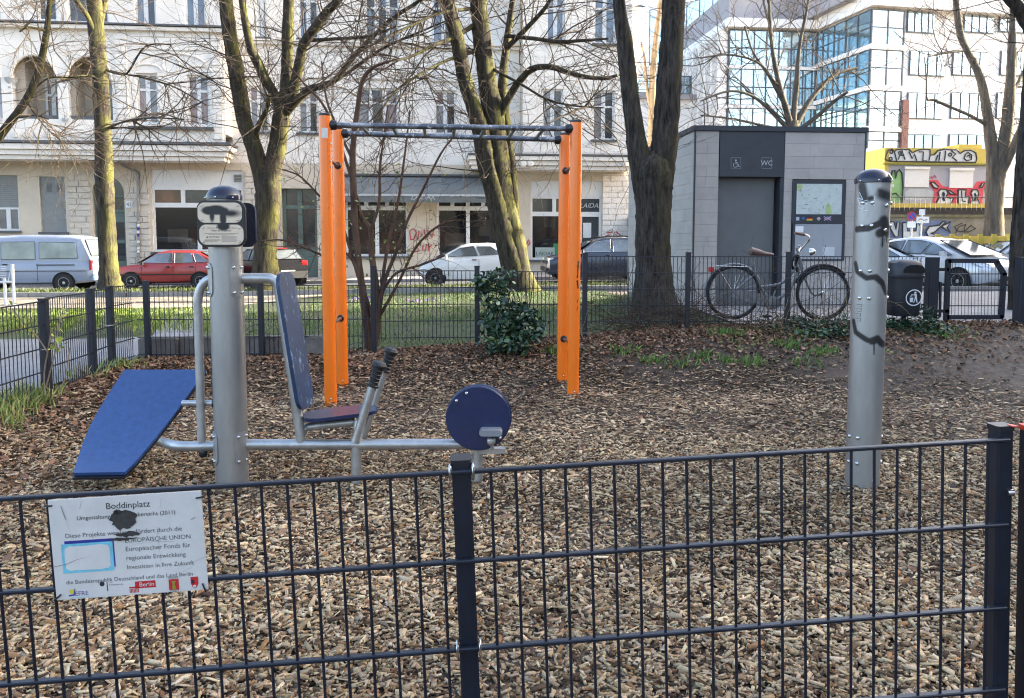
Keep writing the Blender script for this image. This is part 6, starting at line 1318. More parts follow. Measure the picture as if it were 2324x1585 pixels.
def tree(label, Y, trunk, limbs, m, tw, n1, n2, n3, L, r, name='bare_tree', cat='tree', n=22, bias=(0, 0, .05), lo=.3, only=None, ridge=.07, spread=.9):
    p, w = limb_path(trunk, Y); p[0].z = min(p[0].z, terrain(p[0].x, p[0].y)-.1) if p[0].z < 1.2 else p[0].z
    root = empty(name, tuple(p[0]), label=label, cat=cat); limb_mesh(root, 'trunk', p, w, m, n, ridge, len(label)); src = [p[len(p)//2:]]
    for k, lb in enumerate(limbs):
        lp_, lw_ = limb_path(lb[1], Y, lb[0]); limb_mesh(root, 'limb', lp_, lw_, m, 12 if lb[1][0][2] < 30 else 18, ridge, k+3); src.append(lp_)
    if n1: twigs(root, src if only is None else [src[i] for i in only], n1, n2, n3, L, r, tw, bias, lo, spread=spread)
    return root
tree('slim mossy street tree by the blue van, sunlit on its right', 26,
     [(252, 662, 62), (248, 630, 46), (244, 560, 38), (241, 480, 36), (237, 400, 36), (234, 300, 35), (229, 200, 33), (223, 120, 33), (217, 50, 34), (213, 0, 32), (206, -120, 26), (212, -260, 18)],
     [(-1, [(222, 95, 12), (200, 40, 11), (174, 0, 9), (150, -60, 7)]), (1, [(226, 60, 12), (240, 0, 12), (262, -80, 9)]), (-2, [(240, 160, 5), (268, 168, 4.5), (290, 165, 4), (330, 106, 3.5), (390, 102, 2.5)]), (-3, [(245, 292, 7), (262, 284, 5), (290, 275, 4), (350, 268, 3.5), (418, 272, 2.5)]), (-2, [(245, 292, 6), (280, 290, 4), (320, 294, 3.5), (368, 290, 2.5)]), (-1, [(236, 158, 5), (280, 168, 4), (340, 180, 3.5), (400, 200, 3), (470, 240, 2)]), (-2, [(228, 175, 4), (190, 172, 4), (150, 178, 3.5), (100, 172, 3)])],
     B_moss_lit, B_twig, 70, 200, 380, 2.6, .02, bias=(0, 0, -.03))
tree('thin sunlit leaning tree at the far left edge', 14,
     [(-170, 720, 40), (-150, 560, 34), (-70, 400, 24), (5, 302, 18), (58, 229, 16), (88, 161, 14), (106, 71, 12), (111, 15, 9), (118, -60, 7)],
     [(-.5, [(106, 71, 6), (85, 66, 5), (62, 62, 4.5), (45, 72, 3.5)]), (.5, [(111, 15, 6), (135, -20, 5), (160, -60, 4)]), (.4, [(70, 210, 4), (110, 178, 3.5), (160, 176, 3), (210, 172, 2)]), (.3, [(60, 228, 4), (80, 260, 3), (115, 300, 2.5), (150, 312, 2)]), (-.5, [(30, 270, 4), (80, 262, 3), (110, 272, 2)])], B_moss_lit, B_twigl, 80, 260, 500, 1.2, .011, bias=(0, 0, -.04), lo=.35)
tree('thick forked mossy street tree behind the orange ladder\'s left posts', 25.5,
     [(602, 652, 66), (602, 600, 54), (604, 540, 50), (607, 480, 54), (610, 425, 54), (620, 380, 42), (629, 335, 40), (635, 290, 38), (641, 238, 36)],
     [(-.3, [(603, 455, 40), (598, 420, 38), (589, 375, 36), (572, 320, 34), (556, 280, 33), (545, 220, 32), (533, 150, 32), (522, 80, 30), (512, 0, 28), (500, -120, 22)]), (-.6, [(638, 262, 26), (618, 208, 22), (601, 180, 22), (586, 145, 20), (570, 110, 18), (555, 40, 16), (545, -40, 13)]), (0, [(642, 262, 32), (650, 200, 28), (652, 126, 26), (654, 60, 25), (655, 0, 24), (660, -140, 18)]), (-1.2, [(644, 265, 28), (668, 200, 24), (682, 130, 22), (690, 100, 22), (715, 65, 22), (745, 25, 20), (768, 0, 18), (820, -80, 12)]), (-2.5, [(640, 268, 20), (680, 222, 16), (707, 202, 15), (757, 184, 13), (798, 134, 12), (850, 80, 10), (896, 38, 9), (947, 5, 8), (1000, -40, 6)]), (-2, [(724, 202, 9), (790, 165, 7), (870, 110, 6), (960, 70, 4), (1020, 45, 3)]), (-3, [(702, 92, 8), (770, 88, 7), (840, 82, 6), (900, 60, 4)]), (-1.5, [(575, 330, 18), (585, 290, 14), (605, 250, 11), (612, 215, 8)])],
     B_moss_lit, B_twigm, 130, 480, 1150, 3.0, .022, bias=(0, 0, -.02))
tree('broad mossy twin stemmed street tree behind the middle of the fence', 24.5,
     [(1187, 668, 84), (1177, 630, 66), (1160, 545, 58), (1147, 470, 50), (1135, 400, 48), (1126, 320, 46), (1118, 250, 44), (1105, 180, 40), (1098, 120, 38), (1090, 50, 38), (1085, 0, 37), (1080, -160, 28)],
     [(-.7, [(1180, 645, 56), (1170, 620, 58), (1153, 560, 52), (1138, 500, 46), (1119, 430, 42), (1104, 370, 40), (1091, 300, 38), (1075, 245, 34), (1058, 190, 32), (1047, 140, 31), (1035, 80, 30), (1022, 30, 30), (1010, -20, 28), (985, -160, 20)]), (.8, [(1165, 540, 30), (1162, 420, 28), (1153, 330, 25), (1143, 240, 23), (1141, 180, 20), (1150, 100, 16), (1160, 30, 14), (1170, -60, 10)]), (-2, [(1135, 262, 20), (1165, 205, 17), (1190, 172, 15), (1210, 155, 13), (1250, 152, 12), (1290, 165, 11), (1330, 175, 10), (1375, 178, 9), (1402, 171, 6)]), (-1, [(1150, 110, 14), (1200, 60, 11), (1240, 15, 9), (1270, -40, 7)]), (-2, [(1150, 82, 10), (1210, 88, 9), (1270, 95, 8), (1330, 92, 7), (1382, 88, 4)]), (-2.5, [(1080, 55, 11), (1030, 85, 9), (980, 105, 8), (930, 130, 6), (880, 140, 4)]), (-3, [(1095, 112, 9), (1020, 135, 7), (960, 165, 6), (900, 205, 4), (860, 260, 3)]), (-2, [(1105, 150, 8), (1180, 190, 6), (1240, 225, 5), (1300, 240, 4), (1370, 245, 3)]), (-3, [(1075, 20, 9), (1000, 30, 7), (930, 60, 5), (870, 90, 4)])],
     B_moss_lit, B_twigm, 150, 560, 1400, 3.0, .021, bias=(0, 0, -.03))
tree('large dark V forked tree in front of the toilet wall', 12.0,
     [(1488, 712, 118), (1485, 668, 88), (1483, 600, 75), (1482, 540, 71), (1483, 480, 73), (1483, 430, 80), (1482, 395, 88), (1482, 368, 76), (1483, 352, 44), (1484, 342, 12)],
     [(-.05, [(1479, 560, 44), (1472, 470, 54), (1461, 400, 56), (1448, 340, 48), (1440, 290, 42), (1432, 230, 40), (1424, 160, 38), (1418, 100, 36), (1410, 50, 31), (1404, 0, 27), (1392, -150, 24)]), (.1, [(1485, 560, 44), (1491, 470, 60), (1500, 395, 62), (1508, 330, 59), (1512, 280, 58), (1518, 200, 56), (1524, 120, 54), (1528, 50, 52), (1530, 0, 50), (1535, -150, 44)])],
     B_dark, B_twigd, 26, 60, 60, .8, .006, n=48, ridge=.06, lo=.5)
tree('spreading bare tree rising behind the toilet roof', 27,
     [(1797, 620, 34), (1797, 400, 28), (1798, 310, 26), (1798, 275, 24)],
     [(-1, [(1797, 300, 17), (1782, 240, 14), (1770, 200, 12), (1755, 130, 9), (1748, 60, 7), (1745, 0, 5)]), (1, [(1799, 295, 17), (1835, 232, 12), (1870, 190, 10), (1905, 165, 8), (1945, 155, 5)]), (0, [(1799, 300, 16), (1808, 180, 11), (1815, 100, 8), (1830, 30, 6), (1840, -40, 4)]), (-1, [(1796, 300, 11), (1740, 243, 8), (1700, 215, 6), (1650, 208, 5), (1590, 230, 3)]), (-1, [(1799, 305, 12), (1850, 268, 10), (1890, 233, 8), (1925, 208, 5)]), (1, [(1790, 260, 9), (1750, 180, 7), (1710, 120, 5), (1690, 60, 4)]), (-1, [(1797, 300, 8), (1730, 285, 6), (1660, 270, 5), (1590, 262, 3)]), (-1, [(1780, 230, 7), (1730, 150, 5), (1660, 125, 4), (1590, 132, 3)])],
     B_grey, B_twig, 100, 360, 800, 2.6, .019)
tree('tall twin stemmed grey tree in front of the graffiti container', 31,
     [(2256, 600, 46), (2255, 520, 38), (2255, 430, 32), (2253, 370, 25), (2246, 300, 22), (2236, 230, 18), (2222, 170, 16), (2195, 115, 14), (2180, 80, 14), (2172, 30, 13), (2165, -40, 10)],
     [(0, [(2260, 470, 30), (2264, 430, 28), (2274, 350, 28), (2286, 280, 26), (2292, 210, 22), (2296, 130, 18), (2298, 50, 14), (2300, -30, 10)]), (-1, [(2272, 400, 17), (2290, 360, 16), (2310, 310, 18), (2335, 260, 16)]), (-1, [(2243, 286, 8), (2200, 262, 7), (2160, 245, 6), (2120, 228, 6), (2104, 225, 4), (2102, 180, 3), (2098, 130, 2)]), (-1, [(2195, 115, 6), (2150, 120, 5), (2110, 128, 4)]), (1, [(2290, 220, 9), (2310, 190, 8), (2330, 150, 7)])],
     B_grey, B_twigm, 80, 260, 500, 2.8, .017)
tree('dark trunk at the far right edge beside the gate', 12.4,
     [(2312, 705, 46), (2309, 650, 38), (2313, 560, 36), (2320, 480, 38), (2327, 400, 42), (2336, 330, 46), (2347, 250, 48), (2352, 150, 46), (2356, 40, 44), (2360, -80, 40)],
     [(-.2, [(2360, 100, 34), (2335, 55, 30), (2312, 20, 27), (2285, -10, 22), (2250, -60, 18)])], B_dark, B_twigd, 14, 50, 80, 1.2, .010, n=24, lo=.6)
tree('slender pale sunlit tree seen between the forked trunk', 40,
     [(1476, 590, 18), (1478, 330, 16), (1480, 240, 15), (1482, 160, 14), (1490, 80, 12), (1498, 10, 9), (1505, -60, 6)], [(0, [(1479, 252, 9), (1468, 200, 7), (1463, 140, 6), (1455, 95, 4)])], B_pale, B_twigl, 40, 140, 260, 2.0, .02)
# shrub at the fence
def shrub_root(u, v, Y): p = at(u, v, Y); return p
sh = tree('tall bare red-brown shrub growing at the fence behind the ladder', 9.8,
     [(838, 785, 22), (834, 745, 19), (823, 665, 17), (813, 590, 16), (806, 520, 16), (803, 464, 16), (800, 363, 14), (803, 315, 13), (813, 239, 11), (823, 184, 10), (846, 154, 7), (886, 139, 5)],
     [(.1, [(850, 785, 20), (856, 720, 17), (852, 640, 15), (843, 577, 14), (841, 524, 13), (820, 492, 11), (806, 440, 9), (790, 380, 7), (740, 250, 6), (690, 190, 5), (640, 130, 3)]), (-.1, [(852, 770, 13), (870, 650, 9), (900, 570, 8), (925, 500, 7), (960, 430, 6), (1000, 350, 5), (1030, 310, 3)]), (.2, [(856, 740, 10), (868, 640, 9), (880, 560, 8), (905, 450, 6), (915, 380, 5), (925, 300, 4), (930, 250, 3)]), (-.2, [(845, 720, 9), (800, 590, 8), (760, 575, 7), (735, 580, 6), (690, 562, 5), (640, 545, 4), (590, 548, 3)]), (.1, [(860, 720, 9), (905, 640, 7), (945, 560, 6), (1000, 510, 5), (1050, 500, 3)]), (0, [(823, 665, 9), (805, 600, 8), (770, 500, 7), (720, 440, 5), (680, 400, 4), (640, 385, 3)]), (0, [(841, 524, 8), (860, 460, 7), (862, 380, 6), (870, 320, 4), (880, 240, 3)]), (0, [(800, 363, 7), (770, 300, 6), (745, 240, 5), (735, 190, 4), (730, 140, 3)]), (.1, [(870, 660, 6), (900, 620, 6), (960, 600, 5), (1010, 580, 4)])],
     B_red, B_twigr, 170, 460, 700, .62, .0055, name='bare_shrub', cat='shrub', n=12, bias=(0, 0, .08), lo=.3)
# buds and first leaves on the shrub
pts = np.array([tuple(at(random.gauss(840, 90), random.uniform(360, 640), 9.8+random.uniform(-.35, .35))) for _ in range(170)])
M_bud = mat('young_leaf', (.2, .26, .06), .6, var=.15, attr='col'); I_ = sh.location
o = leaf_field('young_leaves', pts[:, 0], pts[:, 1], [(.22, .28, .07), (.16, .22, .06), (.3, .3, .1)], [1, 1, 1], .045, None, None, M_bud, z=pts[:, 2], tilt=1.0); o['label'] = 'pale green young leaves on the shrub'; o.parent = sh; o.matrix_parent_inverse = Matrix.Translation(sh.location).inverted()
# ivy bush and ivy ground cover
M_ivy = mat('ivy_leaf', (.03, .07, .03), .38, var=.2, vs=30, attr='col', spec=.5)
ivc = [(.025, .062, .034), (.04, .095, .046), (.014, .036, .022), (.06, .125, .065), (.10, .16, .055)]
P_ = []
for u, v, ru, rv, dy, n in ((1103, 640, 24, 22, .1, 130), (1140, 652, 24, 18, .1, 90), (1098, 662, 20, 22, 0, 90), (1130, 690, 26, 20, -.05, 110), (1165, 705, 26, 22, -.1, 170), (1190, 722, 30, 22, -.1, 200), (1110, 735, 22, 26, -.1, 110), (1150, 750, 34, 26, -.2, 220), (1205, 758, 30, 20, -.25, 190), (1120, 778, 28, 18, -.3, 150), (1178, 788, 30, 18, -.35, 170), (1225, 742, 18, 16, -.1, 70), (1140, 622, 30, 14, .1, 40)):
    for _ in range(n):
        a = rng.normal(0, 1, 3); a /= np.linalg.norm(a); r_ = rng.uniform(.2, 1.0)+abs(rng.normal(0, .28)); P_.append(tuple(at(u+a[0]*ru*r_, v+a[2]*rv*r_, 9.35+dy+a[1]*.22*r_)))
P_ = np.array(P_); ivb = empty('ivy_bush', tuple(ong(1160, 795)), label='dense dark green ivy bush on the back fence', cat='bush')
o = leaf_field('foliage', P_[:, 0], P_[:, 1], ivc, [3, 2, 3, 1, .5], .075, None, None, M_ivy, z=P_[:, 2], tilt=.9); o.parent = ivb; o.matrix_parent_inverse = Matrix.Translation(ivb.location).inverted()
mb = MB()
for k in range(14): u = random.uniform(1100, 1210); mb.tube(smooth_path([at(1150+(u-1150)*.3, 795, 9.3), at(u, 740, 9.3), at(u+random.uniform(-25, 25), random.uniform(630, 690), 9.4)], 4), .006, 5)
mb.build('stem', B_twigd, ivb)
X_ = []; Y_ = []; 
for u, v, r_, n in ((1830, 745, .28, 480), (1880, 762, .22, 330), (1775, 735, .2, 120), (1920, 745, .2, 160), (2040, 745, .22, 220), (2085, 748, .2, 200), (2105, 758, .2, 160)): p = ong(u, v); X_ += list(rng.normal(p.x, r_, n)); Y_ += list(rng.normal(p.y, r_*.45, n))
X_ = np.array(X_); Y_ = np.array(Y_); z_ = terr_arr(X_, Y_)+np.abs(rng.normal(0, .05, len(X_)))+.02
leaf_field('ivy_ground_cover', X_, Y_, ivc, [3, 2, 3, 1.2, .2], .06, 'dark ivy covering the ground below the bicycle and bin', 'ivy', M_ivy, z=z_, tilt=.5)
P_ = np.array([tuple(at(2106+random.gauss(0, 10), random.uniform(690, 745), 9.95+random.uniform(-.1, .1))) for _ in range(90)])
leaf_field('ivy_plant', P_[:, 0], P_[:, 1], ivc, [3, 2, 3, 1, .2], .06, 'ivy climbing beside the gate post', 'ivy', M_ivy, z=P_[:, 2], tilt=.9)
# brambles and sticks
def tangle(name, n, u0, u1, v0, v1, Y, ln, r, m, label, cat, up=.6, n2=2, dy=.25):
    st = np.array([tuple(ong(rng.uniform(u0, u1), rng.uniform(v0, v1))) for _ in range(n)]); st[:, 1] = np.clip(st[:, 1], Y-dy, Y+dy); st[:, 2] = [terrain(a, b) for a, b in st[:, :2]]
    d = rng.normal(0, .7, (n, 3)); d[:, 2] = np.abs(d[:, 2])*up+.15; d[:, 1] *= .35; P1 = grow(st, d, ln*rng.uniform(.4, 1.3, n), 9, .2, (0, 0, -.07)); rr = r*rng.uniform(.6, 1.2, n)
    V1, F1 = np_tubes(P1, np.linspace(1, .4, 9)[None]*rr[:, None], 4); s, t, _ = sample(P1, n*n2, .2); P2 = grow(s, rng.normal(0, 1, (n*n2, 3))+t*6, ln*.35*rng.uniform(.4, 1.2, n*n2), 5, .25, (0, 0, -.03)); r2_ = np.full(n*n2, r*.5)
    V2, F2 = np_tubes(P2, np.linspace(1, .4, 5)[None]*r2_[:, None], 3); return tag(npmesh(name, np.concatenate([V1, V2]), np.concatenate([pad3(F1), pad3(F2)+len(V1)]), m), label, cat, kind='stuff')
def pad3(f): return f
tangle('brambles', 110, 1330, 1930, 735, 765, 9.8, 1.0, .0045, B_twig, 'tangled dry bramble stems along the right back fence', 'brambles', .8)
tangle('brambles', 40, 1780, 1930, 730, 770, 9.85, .9, .004, B_twigl, 'pale dry stems around the bicycle wheel', 'brambles', .7)
tangle('twig_heap', 150, 1400, 1580, 715, 760, 10.9, .9, .006, B_twig, 'heap of dead sticks around the foot of the forked tree', 'twigs', .55, 3, .7)
tangle('dry_stems', 40, 560, 730, 770, 800, 9.25, .7, .004, B_twig, 'thin dry stems at the back fence behind the exercise machine', 'twigs', .7, 2)
tangle('dry_stems', 40, 1250, 1340, 760, 800, 9.5, .5, .004, B_twigl, 'thin dry stems right of the ivy bush', 'twigs', .7, 2)
# sapling at the left fence
sp_ = empty('sapling', tuple(ong(103, 905)), label='yellowish sapling with young leaves at the left fence', cat='sapling'); mb = MB()
for pts in ([(103, 905), (100, 850), (108, 800), (117, 745)], [(104, 880), (125, 800), (132, 745), (140, 720)], [(108, 800), (80, 760), (55, 735), (28, 700)], [(128, 905), (150, 850), (158, 790)]): mb.tube(smooth_path([at(u, v, 6.6) for u, v in pts], 4), .006, 5)
mb.build('stem', B_twigl, sp_)
P_ = np.array([tuple(at(u+random.gauss(0, 5), v+random.gauss(0, 8), 6.6+random.uniform(-.05, .05))) for u, v in ((50, 725), (52, 735), (80, 760), (118, 745), (128, 770), (140, 775), (138, 790), (115, 780), (30, 700), (140, 720), (60, 745)) for _ in range(4)])
o = leaf_field('leaves', P_[:, 0], P_[:, 1], [(.34, .36, .07), (.42, .4, .12), (.22, .28, .06)], [1, 1, 1], .06, None, None, M_bud, z=P_[:, 2], tilt=1); o.parent = sp_; o.matrix_parent_inverse = Matrix.Translation(sp_.location).inverted()
# purple crocuses in the lawn
M_croc = mat('crocus_purple', (.16, .06, .36), .6, var=.2, attr='col')
for nm, u, v, n, lab in (('crocus_patch', 815, 683, 60, 'patch of purple crocuses in the lawn by the shrub'), ('crocus_patch', 955, 688, 26, 'small faint patch of purple crocuses further right in the lawn')):
    p = ong(u, v); xs_ = rng.normal(p.x, .22, n); ys_ = rng.normal(p.y, .3, n); leaf_field(nm, xs_, ys_, [(.16, .06, .36), (.22, .1, .42)], [1, 1], .07, lab, 'flowers', M_croc, z=terr_arr(xs_, ys_)+.07, tilt=1.2)
# ---------------------------------------------------------------- parked cars
M_glass = mat('car_glass', (.20, .225, .235), .05, metal=.45, var=.35, vs=1.6); M_tail = mat('tail_red', (.45, .015, .015), .2, var=0, coat=.5); M_lamp = mat('head_lamp', (.6, .62, .65), .08, var=.1, spec=.9); M_trim = mat('car_trim', (.012, .012, .013), .5, var=.1); M_plate = mat('number_plate', (.75, .75, .74), .5, var=0); M_rim = mat('alloy', (.42, .42, .43), .35, metal=.6, var=.1)
M_arch = mat('wheel_arch', (.006, .006, .006), .9, var=0)
def car(label, loc, rz, W_, body, green, roofw, paint, wheels, wr, side, front=None, rear=None, name='parked_car', cat='car', trim=None, cladding=None, door_x=(), handles=(), belt_line=None, rim=None, hubcap=False, chrome=False):
    root = empty(name, loc, rz, label, cat, 'cars parked around the square')
    def B(mb, nm, m, parent=None, **k): return mb.build(nm, m, parent or root, local=True, **k)
    def loft(rings):
        mb = MB(); n = len(rings[0]); mb.v = [Vector(p) for r in rings for p in r]; mb.f = [(i*n+j, (i+1)*n+j, (i+1)*n+(j+1) % n, i*n+(j+1) % n) for i in range(len(rings)-1) for j in range(n)]
        mb.f += [tuple(range(n)), tuple(reversed(range((len(rings)-1)*n, len(rings)*n)))]; mb.m = [0]*len(mb.f); return mb
    def dens(st):           # densify stations
        out = []
        for i in range(len(st)-1):
            p0, p1, p2, p3 = st[max(i-1, 0)], st[i], st[i+1], st[min(i+2, len(st)-1)]
            for k in range(3):
                t = k/3; out.append(tuple(p1[j]+(p2[j]-p1[j])*t for j in range(len(p1))))
        return out+[st[-1]]
    st = dens(body); rings = []
    for x, zl, zb, w in st:
        h = zb-zl; half = [(.0, zl), (.82*w, zl), (.95*w, zl+.08*h), (1.0*w, zl+.28*h), (1.0*w, zl+.62*h), (.975*w, zl+.86*h), (.93*w, zl+.965*h), (.84*w, zb), (.5*w, zb+.018), (0, zb+.026)]
        rings.append([(x, y, z) for y, z in half]+[(x, -y, z) for y, z in half[-2:0:-1]])
    bd = B(loft(rings), 'body', paint, smooth=38)
    beltz = lambda x: interp(-x, [(-s[0], s[2]) for s in body]); wid = lambda x: interp(-x, [(-s[0], s[3]) for s in body])
    Hm = max(z for x, z in green); wb = .93*max(s[3] for s in body); zb0 = beltz(0)
    rings = []
    gs = []
    for i in range(len(green)-1):
        for k in range(3): gs.append(tuple(green[i][j]+(green[i+1][j]-green[i][j])*k/3 for j in (0, 1)))
    gs.append(green[-1])
    for x, zt in gs:
        zb = beltz(x)-.03; zt = max(zt, zb+.02); q = (zt-zb0)/(Hm-zb0); wt = lerp(wb, roofw, max(0, q)); wb_ = min(wb, wid(x)*.94)
        half = [(0, zb), (wb_, zb), (lerp(wb_, wt, .92), lerp(zb, zt, .90)), (wt*.94, lerp(zb, zt, .975)), (wt*.8, zt+.008), (0, zt+.03)]
        rings.append([(x, y, z) for y, z in half]+[(x, -y, z) for y, z in half[-2:0:-1]])
    B(loft(rings), 'cabin', paint, smooth=38)
    ysid = lambda z: lerp(wb, lerp(wb, roofw, .92), (z-zb0)/(Hm*.9+zb0*.1-zb0))+.012
    for s in (1, -1):
        for pl in side:
            mb = MB(); vs = [Vector((x, s*ysid(z), z)) for x, z in pl]; mb.prism(vs, Vector((0, s*.006, 0))); g_ = B(mb, 'side_window', M_glass)
            mb = MB(); mb.tube([p+Vector((0, s*.008, 0)) for p in vs]+[vs[0]+Vector((0, s*.008, 0))], .0075, 4); B(mb, 'window_trim', M_chrome if chrome else M_trim, g_)
    def screen(q, nm):          # q: (x0,z0,w0),(x1,z1,w1)
        (x0, z0, w0), (x1, z1, w1) = q; n_ = Vector((z1-z0, 0, x0-x1)).normalized(); n_ = n_ if n_.z > 0 or abs(n_.z) < .05 and n_.x*x0 > 0 else -n_
        p = [Vector((x0, -w0, z0)), Vector((x0, w0, z0)), Vector((x1, w1, z1)), Vector((x1, -w1, z1))]; mid = [Vector((lerp(x0, x1, .5), 0, lerp(z0, z1, .5)))]
        mb = MB(); mb.prism([k+n_*.02 for k in p], n_*.008); g_ = B(mb, nm, M_glass); mb = MB(); mb.tube([k+n_*.03 for k in p]+[p[0]+n_*.03], .014, 4); B(mb, 'window_trim', M_trim, g_)
    if front: screen(front, 'windscreen')
    if rear: screen(rear, 'rear_window')
    for x in wheels:
        w = wid(x)
        for s in (1, -1):
            mb = MB(); mb.prism([Vector((x+(wr+.07)*math.cos(R(a)), s*(w+.004), wr+(wr+.07)*math.sin(R(a)))) for a in range(-30, 211, 12)], Vector((0, s*.006, 0))); B(mb, 'wheel_arch', M_arch)
            o = Vector((x, s*(w-.17), wr)); ax = Vector((0, s, 0)); t_ = B(MB().lathe(o, ax, [(wr*.6, 0), (wr*.97, .0), (wr, .03), (wr, .15), (wr*.96, .19), (wr*.66, .195), (wr*.63, .17)], 32), 'wheel', M_tyre, smooth=35)
            B(MB().lathe(o, ax, [(wr*.63, .14), (wr*.63, .178), (wr*.58, .182), (wr*.5, .172), (wr*.2, .178), (wr*.05, .186)], 28), 'rim', rim or M_rim, t_, smooth=35)
            mb = MB(); nsp = 5 if not hubcap else 9
            for k in range(nsp):
                a = 2*math.pi*k/nsp; d = Vector((math.cos(a), 0, math.sin(a))); e = Vector((-math.sin(a), 0, math.cos(a))); mb.prism([o+ax*.184+d*(wr*q)+e*(wr*.14*w2*(1 if not hubcap else .4)) for q, w2 in ((.24, -.5), (.52, -1.1), (.52, 1.1), (.24, .5))], ax*.003)
            B(mb, 'rim_slots', M_trim, t_)
    for x in door_x:
        for s in (1, -1):
            z0, z1 = .34, beltz(x)-.03; mb = MB(); mb.box((x, s*(wid(x)-.0), (z0+z1)/2-.02), (.012, .008, (z1-z0)*.9)); B(mb, 'door_gap', M_trim)
    for x, z in handles:
        for s in (1, -1): B(MB().cbox((x, s*(wid(x)+.006), z), (.17, .03, .035), .008), 'door_handle', trim or M_trim)
    if belt_line:
        for s in (1, -1):
            mb = MB()
            for (a, b) in zip(belt_line[:-2], belt_line[1:-1]):
                mb.box(((a+b)/2, s*(wid((a+b)/2)+.006), belt_line[-1]), (b-a, .02, .045))
            B(mb, 'side_strip', M_trim)
    return root, B
M_chrome_ = M_chrome
def paint(n, c, r=.28, met=.0): return mat(n, c, r, metal=met, var=.04, vs=1, coat=.7, dirt=.15, dcol=tuple(k*.7 for k in c))
def gpos(u, v, Y): p = at(u, v, Y); return (p.x, p.y, terrain(p.x, p.y)+.005)
HL = math.pi+R(6)
# blue van, tail to the right
vx = at(222, 600, 28.2).x-2.35
vr, B = car('pale blue passenger van with a long row of side windows', (vx, 28.35, terrain(vx, 28.3)), HL, .85,
    [(2.35, .35, .75, .72), (2.2, .3, .95, .80), (1.6, .26, 1.06, .84), (0, .25, 1.06, .85), (-1.6, .27, 1.06, .85), (-2.1, .32, 1.06, .84), (-2.32, .38, 1.0, .80)],
    [(2.1, 1.0), (1.45, 1.8), (1.2, 1.9), (0, 1.95), (-1.6, 1.94), (-1.95, 1.88), (-2.25, 1.08)], .74, paint('van_blue', (.27, .31, .40), .3), (1.45, -1.35), .31,
    [[(1.75, 1.12), (1.42, 1.66), (.75, 1.70), (.75, 1.12)], [(.68, 1.12), (.68, 1.72), (-.42, 1.73), (-.42, 1.12)], [(-.56, 1.14), (-.56, 1.72), (-1.75, 1.70), (-1.82, 1.16)]],
    front=((2.12, 1.06, .72), (1.5, 1.78, .66)), rear=((-2.20, 1.22, .66), (-2.0, 1.80, .60)), name='parked_van', cat='van', door_x=(.72, -.5), handles=((.55, .95),), hubcap=True)
B(MB().box((-1.1, .862, .93), (1.25, .02, .03)).box((-1.1, -.862, .93), (1.25, .02, .03)), 'slide_rail', M_trim); B(MB().box((0, .858, .72), (4.2, .012, .02)).box((0, -.858, .72), (4.2, .012, .02)), 'side_moulding', M_trim)
for s in (1, -1): B(MB().cbox((-2.24, s*.76, .92), (.1, .14, .34), .02), 'tail_light', M_tail)
B(MB().cbox((-2.32, 0, .50), (.16, 1.66, .22), .04), 'rear_bumper', paint('van_bumper', (.22, .30, .42), .4), bevel=.02); B(MB().box((-2.36, .1, .74), (.012, .52, .12)), 'number_plate', M_plate)
# red hatchback
rx = at(267, 600, 29.8).x+2.0
rr, B = car('old red hatchback with slim chrome window trim', (rx, 29.9, terrain(rx, 29.9)), HL, .8,
    [(2.0, .42, .62, .70), (1.93, .30, .74, .76), (1.3, .22, .84, .80), (.8, .20, .89, .81), (0, .20, .90, .82), (-1.2, .22, .92, .81), (-1.75, .28, .92, .78), (-1.95, .36, .84, .74)],
    [(.98, .88), (.35, 1.30), (.1, 1.36), (-.7, 1.37), (-1.15, 1.33), (-1.85, .93)], .60, paint('car_red', (.30, .022, .02), .4), (1.22, -1.2), .28,
    [[(.80, .96), (.34, 1.26), (-.22, 1.30), (-.22, .94)], [(-.30, .94), (-.30, 1.30), (-.86, 1.29), (-.98, .95)], [(-1.05, .96), (-.93, 1.28), (-1.12, 1.26), (-1.5, .98)]],
    front=((1.0, .91, .66), (.36, 1.30, .56)), rear=((-1.78, .99, .62), (-1.2, 1.31, .55)), door_x=(.85, -.26, -1.05), handles=((-.1, .80), (-.92, .80)), belt_line=(-1.9, -.9, 0, .8, 1.8, .52), chrome=True)
for s in (1, -1): B(MB().cbox((1.93, s*.58, .64), (.1, .26, .13), .02), 'head_light', M_lamp); B(MB().cbox((.78, s*.90, .92), (.1, .16, .1), .02), 'mirror', M_trim); B(MB().box((1.62, s*.795, .62), (.09, .02, .05)), 'indicator', mat('amber', (.6, .25, .03), .3, var=0))
B(MB().cbox((1.98, 0, .44), (.14, 1.5, .16), .04), 'front_bumper', M_trim); B(MB().cbox((-1.95, 0, .46), (.14, 1.5, .18), .04), 'rear_bumper', M_trim)
# dark estate seen from behind
dx = at(652, 600, 29.4).x-1.25
dr_, B = car('black hatchback with red tail lights glimpsed behind the street tree', (dx, 30.9, terrain(dx, 30.9)), math.pi-R(50), .86,
    [(2.0, .4, .66, .72), (1.5, .24, .86, .84), (0, .2, .95, .87), (-1.5, .24, .98, .86), (-1.95, .34, .92, .80)], [(1.0, .93), (.3, 1.40), (-.4, 1.47), (-1.3, 1.42), (-1.85, 1.0)], .62, paint('car_black', (.012, .012, .014), .25), (1.3, -1.3), .32,
    [[(.75, 1.0), (.3, 1.34), (-.3, 1.38), (-.3, 1.0)], [(-.38, 1.0), (-.38, 1.38), (-1.1, 1.36), (-1.3, 1.04)]], rear=((-1.84, 1.03, .64), (-1.42, 1.38, .56)), front=((1.0, .96, .66), (.36, 1.38, .56)))
for s in (1, -1): B(MB().cbox((-1.88, s*.68, .90), (.14, .26, .18), .03), 'tail_light', M_tail)
